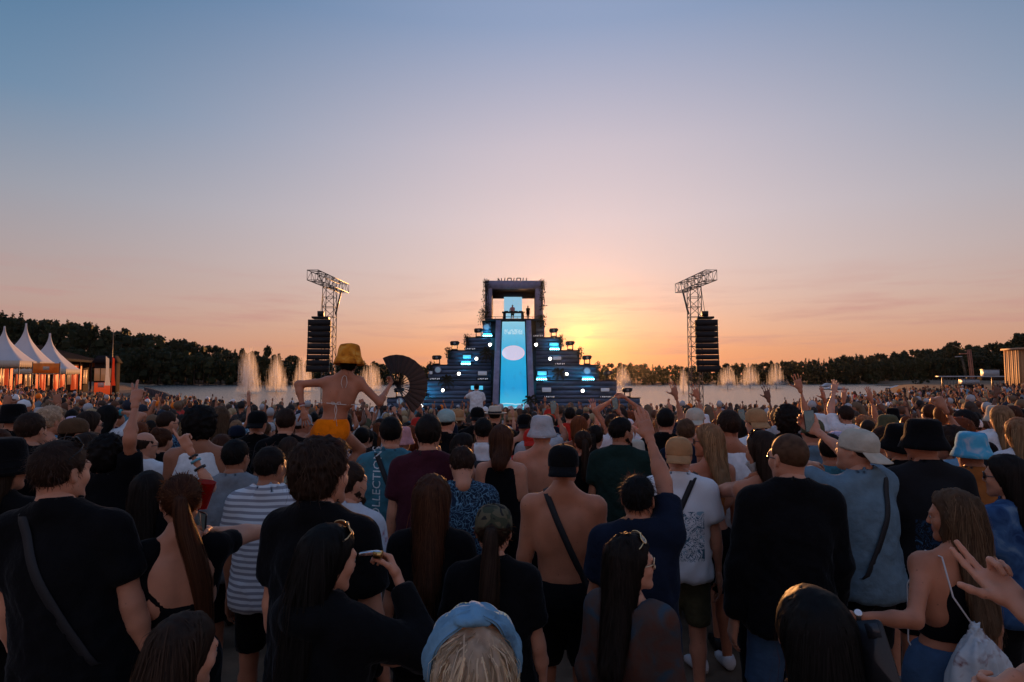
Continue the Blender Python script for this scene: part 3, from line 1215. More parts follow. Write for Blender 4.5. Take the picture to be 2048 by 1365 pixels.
# ================================================================ loudspeaker towers
def truss(mb, a, b, w, seg, r=.03, h_=None):
    """Square lattice between two points."""
    a = np.asarray(a, float)
    b = np.asarray(b, float)
    h_ = h_ or w
    d = b - a
    L = np.linalg.norm(d)
    d /= L
    up = np.array([0, 0, 1.0]) if abs(d[2]) < .8 else np.array([0, 1.0, 0])
    u = np.cross(d, up)
    u /= np.linalg.norm(u)
    v = np.cross(u, d)
    n = max(2, int(round(L / seg)))
    cs = [(1, 1), (-1, 1), (-1, -1), (1, -1)]
    pt = lambda i, c: a + d * L * i / n + u * w / 2 * c[0] + v * h_ / 2 * c[1]
    for c in cs:
        mb.tube([pt(0, c), pt(n, c)], r, 5)
    for i in range(n + 1):
        for j in range(4):
            mb.tube([pt(i, cs[j]), pt(i, cs[(j + 1) % 4])], r * .6, 4, False)
            if i < n:
                q = (cs[j], cs[(j + 1) % 4]) if i % 2 else (cs[(j + 1) % 4], cs[j])
                mb.tube([pt(i, q[0]), pt(i + 1, q[1])], r * .6, 4, False)


def tower(sd, label, alabel):
    dep = 33.0
    bx = at(1024 + sd * 368, 800, dep).x
    zb = float(terrain(bx, dep))
    ztop = at(1024 + sd * 360, 576, dep).z
    t = thing('speaker_tower', label, 'tower', (bx, dep, zb), 0, 'speaker towers either side of the stage')
    mb = MB()
    truss(mb, (0, 0, .1), (0, 0, ztop - zb), .60, .55, .024)
    mb.build('mast', STEEL, t)
    mb = MB().box((0, 0, .05), (2.2, 2.2, .1))
    mb.build('base_plate', BLACKM, t)
    mb = MB()
    za = ztop - zb + .15
    a = np.array([-sd * .42, 1.3, za])
    b = np.array([-sd * .16, -3.4, za])
    truss(mb, a, b, .54, .55, .022, .50)
    mb.build('arm', STEEL, t)
    mb = MB().tube([(-sd * .25, .3, za - 1.6), (-sd * .42, .75, za - .2)], .05, 6)
    mb.build('brace', STEEL, t)
    # the speaker array that hangs from the arm
    d2 = dep - 1.9
    pc = 641.5 if sd < 0 else 1410.0
    top = at(pc, 641, d2)
    k = d2 / FPX
    w = 43 * k
    ar = thing('line_array', alabel, 'loudspeaker', (top.x, d2, top.z), sd * -.10, 'hanging speaker arrays')
    yaw_off = 0
    ys_ = [0, 12.5, 24, 35.5, 47, 58.5, 70, 80.5, 91.5, 104]
    grill = mat_basic('speaker_grille', (.012, .011, .012), rough=.7, bump=.4, bscale=90)
    for i in range(9):
        h0, h1 = ys_[i] * k, ys_[i + 1] * k
        gap = .026 if i < 7 else .006
        tilt = -.012 * i * i * .3
        y_ = -.010 * i * i * .35
        c = (0, y_, -(h0 + h1) / 2)
        H_ = h1 - h0 - gap
        W2, D2 = w / 2, .40
        p = [(-W2, -D2 + y_, -h1 + gap), (W2, -D2 + y_, -h1 + gap), (W2 * .82, D2 + y_, -h1 + gap + .02), (-W2 * .82, D2 + y_, -h1 + gap + .02),
             (-W2, -D2 + y_, -h0), (W2, -D2 + y_, -h0), (W2 * .82, D2 + y_, -h0 - .02), (-W2 * .82, D2 + y_, -h0 - .02)]
        cab = MB().hexa(p).build('cabinet', grill, ar)
        for dx in (-1, 1):
            MB().box((dx * (W2 - .03), -D2 + y_ + .03, -h1 + gap / 2), (.03, .05, gap + .02)).build('link', BLACKM, cab)
    MB().box((0, 0, .12), (w * .7, .7, .10)).build('fly_bar', BLACKM, ar)
    mb = MB().box((0, .0, .34), (.30, .26, .26))
    mb.box((.08, 0, .19), (.1, .1, .1))
    mb.build('hoist_motor', BLACKM, ar)
    MB().tube([(0, 0, .4), (bx - sd * .28 - top.x, -.2, za + zb - top.z - .25)], .014, 5).build('chain', BLACKM, ar)


tower(-1, 'lattice truss tower on the left with a hanging speaker array', 'black hanging speaker array on the left behind the dancing woman')
tower(1, 'lattice truss tower on the right with a hanging speaker array', 'hanging speaker array on the right, glowing reddish before the sunset')

# ================================================================ left bank: tents, hall, kiosk, flag
CANVAS = mat_basic('tent_canvas', (.66, .66, .68), rough=.8, bump=.15, bscale=3, var=.06, vscale=1, transl=.25)
VAL = mat_basic('tent_valance', (.70, .62, .50), rough=.8, bump=.2, bscale=8, transl=.3)


def tent(px, peak_py, eave_py, val_py, dep, wpx, label):
    k = dep / FPX
    c = at(px, eave_py, dep)
    zb = float(terrain(c.x, dep))
    W = wpx * k / 2
    ze = c.z - zb
    zp = at(px, peak_py, dep).z - zb
    zv = at(px, val_py, dep).z - zb
    t = thing('pagoda_tent', label, 'tent', (c.x, dep, zb), .35, 'white pagoda tents on the left bank')
    rings, m = 14, 32
    V = []
    for i in range(rings + 1):
        q = i / rings
        rad = W * ((1 - q) ** 1.9 * .965 + .035)
        sq = 1 - q
        for j in range(m):
            a = 2 * PI * (j + .5) / m
            ca, sa = math.cos(a), math.sin(a)
            f = 1 / max(abs(ca), abs(sa))
            f = 1 + (f - 1) * min(1, sq * 1.6)
            sag = -.10 * W * (1 - (f - 1) / .414) * sq * (1 - sq) * 2
            V.append((rad * f * ca, rad * f * sa, ze + (zp - ze) * q + sag * .4))
    F = [[i * m + j, i * m + (j + 1) % m, (i + 1) * m + (j + 1) % m, (i + 1) * m + j] for i in range(rings) for j in range(m)]
    F3 = []
    V.append((0, 0, zp + .02))
    F3 = [[rings * m + j, rings * m + (j + 1) % m, len(V) - 1] for j in range(m)]
    obj('roof', mesh_np('roof', V, [np.array(F), np.array(F3)]), CANVAS, t)
    for s_ in range(4):
        a = s_ * PI / 2
        R = np.array([[math.cos(a), -math.sin(a), 0], [math.sin(a), math.cos(a), 0], [0, 0, 1]])
        n = 25
        top = np.array([(-W + 2 * W * i / (n - 1), -W - .01, ze) for i in range(n)])
        bot = np.array([(-W + 2 * W * i / (n - 1), -W - .02, zv + .10 * abs(math.sin(i * PI / 3))) for i in range(n)])
        VV = np.concatenate([top, bot, bot + [0, .015, 0], top + [0, .015, 0]]) @ R.T
        FF = [[i + q * n, i + 1 + q * n, i + 1 + ((q + 1) % 4) * n, i + ((q + 1) % 4) * n] for q in range(4) for i in range(n - 1)]
        obj('valance', mesh_np('valance', VV, [np.array(FF)], False), VAL, t)
        MB().tube([R @ np.array((W - .05, -W + .05, 0)), R @ np.array((W - .05, -W + .05, ze))], .05, 6).build('leg', STEEL, t)
    MB().tube([(0, 0, ze), (0, 0, zp)], .05, 6).build('centre_pole', STEEL, t)


tent(6, 653, 722, 736, 52, 84, 'white peaked tent at the far left edge, cut by the frame')
tent(49, 647, 724, 739, 56, 76, 'tallest white peaked tent, middle of the three')
tent(97, 667, 738, 750, 64, 84, 'white peaked tent at the right end of the row, nearest the hall')
# banner on posts
c = at(92, 750, 50)
zb = float(terrain(c.x, 50))
t = thing('orange_banner', 'orange banner on two posts in front of the tents', 'banner', (c.x, 50, zb), .3)
k = 50 / FPX
z0, z1 = at(92, 747, 50).z - zb, at(92, 727, 50).z - zb
MB().box((0, 0, (z0 + z1) / 2), (45 * k, .05, z1 - z0)).build('cloth', mat_basic('banner_cloth', (.75, .28, .04), rough=.7, var=.25, vscale=3, transl=.3), t)
for d in (-1, 1):
    MB().tube([(d * 23 * k, 0, 0), (d * 23 * k, 0, z1 + .1)], .04, 6).build('post', STEEL, t)
MB().box((.0, -.04, (z0 + z1) / 2), (.45, .02, .3)).build('emblem', VAL, t)

# hall with a dark roof behind the tents
A = at(-110, 750, 60)
B = at(184, 750, 108)
hl = thing('hall', 'long dark-roofed hall with red lit front behind the white tents', 'building', (A.x, A.y, float(terrain(A.x, A.y))))
O_ = np.array([A.x, A.y, float(terrain(A.x, A.y))])
dv = np.array([B.x - A.x, B.y - A.y, 0])
LH = np.linalg.norm(dv)
dv /= LH
bk = np.array([-dv[1], dv[0], 0])
if bk[0] > 0:
    bk = -bk
EAV, RDG = 5.3, 8.1
HR_ = np.stack([dv, bk, [0, 0, 1]], axis=1)
hp = lambda x, y, z: dv * x + bk * y + np.array([0, 0, z])


def hbox(name, x0, x1, y0, y1, z0, z1, mat, par=None):
    c = hp((x0 + x1) / 2, (y0 + y1) / 2, (z0 + z1) / 2)
    o = obj(name, MB().box(c, (x1 - x0, y1 - y0, z1 - z0), HR_).mesh(name), mat, par or hl)
    return o


ROOFM = mat_basic('hall_roof', (.022, .020, .022), rough=.95, spec=.05, bump=.3, bscale=2)
DKW = mat_basic('hall_wall', (.03, .022, .02), rough=.95, spec=.05)
REDP = mat_basic('red_panel', (.55, .05, .02), rough=.6, emit=(1.0, .10, .02), estr=.35)
WARM = mat_basic('lit_window', (.4, .2, .1), rough=.4, emit=(1.0, .42, .18), estr=.12)
hbox('wall', 0, LH, .5, 14, 0, EAV, DKW)
roof = obj('roof', MB().hexa([hp(-.5, -1.8, EAV - .35), hp(LH + .5, -1.8, EAV - .35), hp(LH + .5, 8, RDG - .3), hp(-.5, 8, RDG - .3),
                              hp(-.5, -1.8, EAV), hp(LH + .5, -1.8, EAV), hp(LH + .5, 8, RDG), hp(-.5, 8, RDG)]).mesh('roof'), ROOFM, hl)
for i in range(24):
    x = -.4 + (LH + .8) * i / 23
    obj('roof_seam', MB().tube([hp(x, -1.8, EAV + .02), hp(x, 8, RDG + .02)], .05, 4).mesh('roof_seam'), ROOFM, roof)
hbox('fascia', LH + .5, LH + .62, -1.9, 8, EAV - 1.0, EAV + .1, mat_basic('orange_fascia', (.30, .10, .02), rough=.9, spec=.1), roof)
xx = 1.0
i = 0
while xx < LH - 3:
    w = 2.4
    if i % 3 == 1:
        f = hbox('window', xx, xx + w, .36, .52, 1.2, 3.9, DKW)
        for q in range(3):
            hbox('pane', xx + .12 + q * .75, xx + .78 + q * .75, .28, .38, 1.35, 3.75, WARM, f)
    else:
        hbox('red_panel', xx, xx + w, .38, .52, .4, 4.4, REDP)
    xx += w + .5
    i += 1
for i in range(9):
    hbox('post', i * LH / 8 - .12, i * LH / 8 + .12, -1.5, -1.26, 0, EAV - .3, DKW)

# kiosk
dep = 78
c = at(206, 770, dep)
zb = float(terrain(c.x, dep))
k = dep / FPX
t = thing('kiosk', 'small dark kiosk with red counter between the hall and the flag', 'kiosk', (c.x, dep, zb), .25)
W = 34 * k
z1 = at(206, 726, dep).z - zb
MB().box((0, 1.2, z1 / 2), (W, 2.2, z1)).build('wall', DKW, t)
rf = MB().hexa([(-W * .58, -.4, z1), (W * .58, -.4, z1), (W * .58, 2.8, z1), (-W * .58, 2.8, z1), (-W * .42, .4, z1 + .95), (W * .42, .4, z1 + .95), (W * .42, 2.0, z1 + .95), (-W * .42, 2.0, z1 + .95)]).build('roof', ROOFM, t)
for q in range(3):
    w_ = MB().box((-W * .33 + q * W * .33, .06, z1 * .66), (W * .28, .10, z1 * .36)).build('window', WARM, t)
MB().box((0, .02, z1 * .26), (W * .9, .12, z1 * .34)).build('counter_front', REDP, t)
MB().box((-W * .1, -.06, z1 * .36), (.7, .04, .6)).build('notice', VAL, t)

# flag
c = at(222, 770, 72)
zb = float(terrain(c.x, 72))
zt = at(222, 660, 72).z - zb
t = thing('flagpole', 'tall pole with limp red and white flag by the lake on the left', 'flagpole', (c.x, 72, zb))
MB().tube([(0, 0, 0), (.05, 0, zt)], [.06, .03], 6).build('pole', STEEL, t)
for nm, col, x0, x1 in (('flag_white', (.6, .58, .55), -.75, -.05), ('flag_red', (.55, .06, .02), -.02, .55)):
    n = 12
    V = []
    for i in range(n + 1):
        z = zt * .62 - (zt * .42) * i / n
        for j in range(5):
            s_ = j / 4
            V.append((x0 + (x1 - x0) * s_ * (.55 + .45 * i / n), .10 * math.sin(j * 2.2 + i * .3), z - .3 * s_ * (1 - i / n)))
    F = [[i * 5 + j, i * 5 + j + 1, (i + 1) * 5 + j + 1, (i + 1) * 5 + j] for i in range(n) for j in range(4)]
    o = obj('flag', mesh_np('flag', V, [np.array(F)]), mat_basic(nm, col, rough=.8, transl=.3), t)

# shore wall on the left
t = thing('shore_wall', 'low dark wall along the left water edge behind the crowd', 'wall', (-36, 64, -1))
pts = [np.array([x, float(shore_y(x)) - .4, float(gz(x, shore_y(x) - 1)) + .1]) for x in np.linspace(-62, -13, 30)]
mb = MB()
for a, b in zip(pts[:-1], pts[1:]):
    d = b - a
    nn = np.array([-d[1], d[0], 0])
    nn = nn / np.linalg.norm(nn) * .15
    V = [a - nn, b - nn, b + nn, a + nn]
    mb = MB().hexa([np.array(v) - (-36, 64, -1) + (0, 0, -1.4) for v in V] + [np.array(v) - (-36, 64, -1) + (0, 0, .75) for v in V])
    mb.build('wall_panel', mat_basic('shore_wall', (.03, .028, .03), rough=.8), t)

# ================================================================ right bank and things on the lake
HUTM = mat_basic('hut_wood', (.42, .20, .08), rough=.7, bump=.4, bscale=3, stretch=(8, 8, .5), var=.2)
c = at(2062, 765, 58)
zb = float(terrain(c.x, 58)) - .3
t = thing('wooden_hut', 'sunlit wooden hut cut by the right edge of the picture', 'building', (c.x, 58, zb), -.25)
z1 = at(2062, 700, 58).z - zb
for i in range(9):
    MB().box((-1.25 + i * .32, -1.3, z1 / 2), (.30, .08 + .02 * (i % 2), z1)).build('plank', HUTM, t)
for i in range(8):
    MB().box((-1.42, -1.1 + i * .34, z1 / 2), (.08 + .02 * (i % 2), .32, z1)).build('plank', HUTM, t)
MB().box((.05, .2, z1 / 2 - .02), (2.75, 2.8, z1 - .06)).build('wall', DKW, t)
MB().box((0, 0, z1 + .08), (3.3, 3.3, .16)).build('roof', mat_basic('hut_trim', (.5, .3, .18), rough=.7), t)
MB().box((.2, -1.37, z1 * .30), (.9, .06, z1 * .55)).build('door', mat_basic('hut_door', (.05, .045, .05), rough=.6), t)
MB().box((-.6, -1.37, z1 * .78), (.5, .06, .5)).build('window', WARM, t)

GREYB = mat_basic('lake_float', (.42, .45, .48), rough=.5, var=.1)
for px, py, dep, wpx, hpx, lb in ((1655, 757, 230, 24, 6, 'pale box float far out on the lake at right'), (1800, 753, 200, 46, 5, 'long low white ramp on the lake at right'),
                                  (1899, 748.5, 175, 50, 5, 'long curved white ramp on the lake near the leaning mast'), (1668, 765, 190, 44, 4, 'low curved grey slider float on the lake')):
    c = at(px, py, dep)
    k = dep / FPX
    W, Hh = wpx * k, hpx * k + .3
    t = thing('lake_ramp', lb, 'ramp', (c.x, dep, WATER_Z), 0, 'floating ramps on the lake')
    V = []
    n = 14
    top = [(-W / 2 + W * i / n, Hh * (.25 + .75 * math.sin(PI * min(1, max(0, (i / n) * 1.2 - .1))))) for i in range(n + 1)]
    MB().plate(top + [(W / 2, -.2), (-W / 2, -.2)], -1.2, 1.2).build('deck', GREYB, t, True)
    MB().box((0, 0, .12), (W * 1.06, 3.2, .3)).build('float', mat_basic('float_dark', (.06, .06, .07)), t)
# bushes on a tiny island
for i, (px, dep) in enumerate(((1829, 240), (1841, 238), (1855, 242))):
    c = at(px, 754, dep)
    t = thing('bush', ('short', 'taller middle', 'spreading')[i] + ' bush on the small spit in the lake at right', 'bush', (c.x, dep, WATER_Z - .1), 0, 'bushes on the spit')
    V, cc, tr = tree_proto(60 + i, 260)
    hh = (2.6, 3.8, 2.9)[i]
    obj('leaves', mesh_np('leaves', V * np.array([hh * 1.1, hh * 1.1, hh]), [np.arange(len(V)).reshape(-1, 4)], False, col=np.repeat(cc[:, None], 3, 1)), LEAF, t)
    tv, tf = tr.arrays()
    obj('stem', mesh_np('stem', tv * hh, tf), BARK, t)
# cable mast
dep = 150
b0 = at(1947, 757, dep)
t0 = at(1938, 700, dep)
t = thing('cable_mast', 'leaning lattice mast of the water-ski cable with pulley arm', 'mast', (b0.x, dep, WATER_Z - .5))
off = np.array([b0.x, dep, WATER_Z - .5])
mb = MB()
truss(mb, np.array([b0.x, dep, WATER_Z - .4]) - off, np.array(t0) - off, .55, .7, .06)
mb.build('mast', mat_basic('mast_red', (.40, .16, .10), rough=.5), t)
p1 = np.array(at(1926, 708, dep)) - off
p2 = np.array(at(1939, 707, dep)) - off
MB().tube([p1, p2], .12, 6).build('arm', mat_basic('mast_red', (.40, .16, .10), rough=.5), t)
MB().lathe([(.0, -.1), (.75, -.1), (.8, .0), (.75, .1), (0, .1)], 14, M=np.array(Matrix.Translation(Vector(p1)))).build('pulley', mat_basic('mast_red', (.40, .16, .10), rough=.5), t, True)
MB().tube([p2 + np.array([0, 0, .3]), p2 + np.array([40, 60, 5.0])], .03, 4).build('guy_wire', STEEL, t)
# second, paler mast behind
dep = 210
b0 = at(1938, 757, dep)
t0 = at(1923, 714, dep)
t = thing('cable_mast', 'pale thin leaning mast behind the red one', 'mast', (b0.x, dep, WATER_Z - .5))
off = np.array([b0.x, dep, WATER_Z - .5])
mb = MB()
truss(mb, np.array([b0.x, dep, WATER_Z - .4]) - off, np.array(t0) - off, .4, .8, .04)
mb.build('mast', STEEL, t)
MB().tube([np.array(t0) - off + (-2.2, 0, 0), np.array(t0) - off + (.2, 0, .1)], .14, 6).build('arm', GREYB, t)
# grey container, dock with box
for px, py, dep, wpx, hpx, nm, lb in ((1980, 752, 120, 22, 14, 'container', 'grey container on the right bank behind the crowd'), (1938, 766, 100, 24, 9, 'dock_box', 'small grey box on the jetty at right')):
    c = at(px, py, dep)
    k = dep / FPX
    t = thing(nm, lb, 'container', (c.x, dep, c.z - .2), -.2)
    W, Hh = wpx * k, hpx * k
    MB().box((0, 0, Hh / 2), (W, 2.2, Hh)).build('shell', GREYB, t)
    for q in range(10):
        MB().box((-W / 2 + W * (q + .5) / 10, -1.12, Hh / 2), (W / 24, .06, Hh * .9)).build('rib', GREYB, t)
    MB().box((0, 0, Hh + .05), (W * 1.05, 2.4, .1)).build('roof', STEEL, t)
    MB().box((0, 0, -.4), (W * 1.3, 3.4, .7)).build('plinth', DKW, t)
c = at(1990, 750, 105)
t = thing('jetty', 'low pale jetty running along the right bank', 'jetty', (c.x, 105, c.z - .6), -.15)
for i in range(9):
    MB().box((-8 + i * 2, 0, .3), (1.96, 2, .18)).build('deck_plank', GREYB, t)
for i in range(5):
    MB().tube([(-8 + i * 4, .8, -2.2), (-8 + i * 4, .8, .35)], .14, 6).build('pile', STEEL, t)
# crowd fence at the right shore
k = 62 / FPX
c = at(1908, 775, 62)
zb = float(terrain(c.x, 62))
t = thing('shore_fence', 'row of thin metal fence posts at the right water edge', 'fence', (c.x, 62, zb))
for i in range(8):
    MB().tube([(-1.0 + i * .32, 0, -.3), (-1.0 + i * .32, 0, 2.7)], .025, 5).build('post', STEEL, t)
for z in (.9, 2.0):
    MB().tube([(-1.05, 0, z), (1.3, 0, z)], .015, 4).build('rail', STEEL, t)

# ================================================================ fountains
SPRAY = bpy.data.materials.new('spray')
nt, b = nodes(SPRAY)
out = next(n for n in nt.nodes if n.type == 'OUTPUT_MATERIAL')
tr = nt.nodes.new('ShaderNodeBsdfTranslucent')
tr.inputs['Color'].default_value = (.85, .85, .85, 1)
df = nt.nodes.new('ShaderNodeBsdfDiffuse')
df.inputs['Color'].default_value = (.8, .8, .8, 1)
ms = nt.nodes.new('ShaderNodeMixShader')
ms.inputs[0].default_value = .85
nt.links.new(df.outputs[0], ms.inputs[1])
nt.links.new(tr.outputs[0], ms.inputs[2])
tp = nt.nodes.new('ShaderNodeBsdfTransparent')
ma = nt.nodes.new('ShaderNodeMixShader')
ma.inputs[0].default_value = .075
nt.links.new(tp.outputs[0], ma.inputs[1])
nt.links.new(ms.outputs[0], ma.inputs[2])
nt.links.new(ma.outputs[0], out.inputs['Surface'])


def fountain(px, ytop, dep, wpx, label, dens=1.0, seed=0):
    r = np.random.default_rng(seed + 50)
    c = at(px, 760, dep)
    zt = at(px, ytop, dep).z - WATER_Z
    k = dep / FPX
    t = thing('fountain', label, 'fountain', (c.x, dep, WATER_Z), 0, 'water jets on the lake')
    n = int(420 * dens)
    W = wpx * k
    x = r.normal(0, .30, n) * W
    env = np.exp(-np.abs(x / (W * .62)) ** 3)
    top = zt * env * (.12 + .88 * r.random(n))
    ln = r.uniform(.35, .95, n) * top
    w = r.uniform(.08, .48, n)
    y = r.normal(0, 1.2, n)
    drift = r.normal(.15, .25, n)
    V = np.stack([np.c_[x - w / 2 + drift, y, np.maximum(top - ln, 0)], np.c_[x + w / 2 + drift, y, np.maximum(top - ln, 0)], np.c_[x + w * .3, y, top], np.c_[x - w * .3, y, top]], 1).reshape(-1, 3)
    obj('spray', mesh_np('spray', V, [np.arange(4 * n).reshape(-1, 4)], False), SPRAY, t)['kind'] = 'stuff'
    MB().tube([(0, 0, 0), (.1, 0, zt * .55), (.1, 0, zt)], [.16, .14, .03], 6).build('jet', mat_basic('jet_water', (.7, .7, .7), rough=.4, transl=.5, alpha=.45), t)


for i, (px, yt, dep, w, dn, lb) in enumerate(((497, 692, 150, 34, 1.5, 'wide glowing water jet at the left end of the row'), (553, 707, 165, 30, 1.1, 'second water jet from the left'),
                                              (606, 706, 165, 34, 1.2, 'water jet just left of the left speaker array'), (742, 724, 175, 40, 1.1, 'water jet behind the dancing woman beside her hat'),
                                              (818, 726, 200, 20, .7, 'thin water jet at the left end of the stage behind the fan'), (1245, 730, 190, 30, .8, 'faint water jet right of the stage near the sun'),
                                              (1366, 736, 160, 12, .5, 'narrow water jet just left of the right tower'), (1455, 731, 200, 34, .9, 'water jet right of the right speaker array'),
                                              (1500, 727, 210, 36, 1.0, 'water jet in the middle of the right row'), (1552, 724, 210, 32, .8, 'water jet at the right end of the row'))):
    fountain(px, yt, dep, w, lb, dn, i)

# ================================================================ people
SKINS = {'fair': (0.56, 0.250, 0.150), 'tan': (0.46, 0.178, 0.094), 'olive': (0.38, 0.155, 0.084), 'brown': (0.15, 0.066, 0.038)}
HAIRS = {'black': (0.010, 0.008, 0.007), 'dark': (0.022, 0.014, 0.010), 'brown': (0.055, 0.030, 0.018), 'auburn': (0.11, 0.042, 0.018),
         'light': (0.16, 0.095, 0.05), 'blond': (0.36, 0.25, 0.13), 'ginger': (0.24, 0.075, 0.02), 'grey': (0.30, 0.29, 0.28),
         'bleach': (0.55, 0.50, 0.38)}
CLOTH = {'black': (0.006, 0.006, 0.007), 'char': (0.018, 0.019, 0.022), 'navy': (0.010, 0.015, 0.030), 'white': (0.72, 0.73, 0.74),
         'grey': (0.20, 0.22, 0.24), 'slate': (0.13, 0.20, 0.25), 'teal': (0.05, 0.17, 0.22), 'maroon': (0.055, 0.014, 0.022),
         'green': (0.012, 0.028, 0.024), 'orange': (0.95, 0.21, 0.004), 'red': (0.50, 0.03, 0.02), 'tan': (0.42, 0.22, 0.10),
         'beige': (0.50, 0.45, 0.36), 'denim': (0.05, 0.095, 0.17), 'ltdenim': (0.16, 0.32, 0.46), 'pink': (0.55, 0.27, 0.28),
         'olive': (0.09, 0.085, 0.045), 'rust': (0.33, 0.11, 0.03), 'brown': (0.10, 0.055, 0.03), 'ltgrey': (0.42, 0.42, 0.43),
         'lilac': (0.48, 0.40, 0.52), 'cyan': (0.10, 0.45, 0.62), 'sage': (0.30, 0.42, 0.40)}


def skin_mat(name):
    key = ('skin', name)
    if key in _mats:
        return _mats[key]
    c = SKINS[name]
    m = mat_basic('skin', c, rough=0.5, spec=0.35, bump=0.10, bscale=260, var=0.20, vscale=6, sheen=.15)
    _, b = nodes(m)
    nt = m.node_tree
    vo = nt.nodes.new('ShaderNodeTexVoronoi')          # moles and freckles
    vo.inputs['Scale'].default_value = 22
    tcs = nt.nodes.new('ShaderNodeTexCoord')
    nt.links.new(tcs.outputs['Object'], vo.inputs['Vector'])
    mr_ = nt.nodes.new('ShaderNodeMapRange')
    mr_.inputs['From Min'].default_value = .05
    mr_.inputs['From Max'].default_value = .10
    mr_.inputs['To Min'].default_value = .55
    mr_.inputs['To Max'].default_value = 1.0
    nt.links.new(vo.outputs['Distance'], mr_.inputs['Value'])
    src = b.inputs['Base Color'].links[0].from_socket
    mm_ = nt.nodes.new('ShaderNodeMix')
    mm_.data_type = 'RGBA'
    mm_.blend_type = 'MULTIPLY'
    mm_.inputs['Factor'].default_value = 1
    nt.links.new(src, mm_.inputs['A'])
    nt.links.new(mr_.outputs[0], mm_.inputs['B'])
    nt.links.new(mm_.outputs['Result'], b.inputs['Base Color'])
    b.inputs['Subsurface Weight'].default_value = 0.12
    b.inputs['Subsurface Radius'].default_value = (0.02, 0.008, 0.004)
    b.inputs['Subsurface Scale'].default_value = 0.5
    _mats[key] = m
    return m


def lip_mat(name):
    c = SKINS[name]
    return mat_basic('lips_' + name, (c[0] * 0.78, c[1] * 0.45, c[2] * 0.48), rough=0.4)


def hair_mat(name):
    key = ('hair', name)
    if key in _mats:
        return _mats[key]
    c = HAIRS[name]
    m = bpy.data.materials.new('hair')
    nt, b = nodes(m)
    at_ = nt.nodes.new('ShaderNodeAttribute')
    at_.attribute_name = 'Col'
    mx = nt.nodes.new('ShaderNodeMix')
    mx.data_type = 'RGBA'
    mx.blend_type = 'MULTIPLY'
    mx.inputs['Factor'].default_value = 1
    mx.inputs['A'].default_value = (*c, 1)
    nt.links.new(at_.outputs['Color'], mx.inputs['B'])
    nt.links.new(mx.outputs['Result'], b.inputs['Base Color'])
    b.inputs['Roughness'].default_value = 0.58
    b.inputs['Specular IOR Level'].default_value = 0.28
    tr = nt.nodes.new('ShaderNodeBsdfTranslucent')
    br = nt.nodes.new('ShaderNodeMix')
    br.data_type = 'RGBA'
    br.blend_type = 'ADD'
    br.inputs['Factor'].default_value = 1
    nt.links.new(mx.outputs['Result'], br.inputs['A'])
    br.inputs['B'].default_value = (c[0] * 1.0 + 0.05, c[1] * 0.7 + 0.018, c[2] * 0.4 + 0.006, 1)
    nt.links.new(br.outputs['Result'], tr.inputs['Color'])
    ms = nt.nodes.new('ShaderNodeMixShader')
    ms.inputs[0].default_value = 0.5
    nt.links.new(b.outputs[0], ms.inputs[1])
    nt.links.new(tr.outputs[0], ms.inputs[2])
    out = next(n for n in nt.nodes if n.type == 'OUTPUT_MATERIAL')
    nt.links.new(ms.outputs[0], out.inputs['Surface'])
    _mats[key] = m
    return m


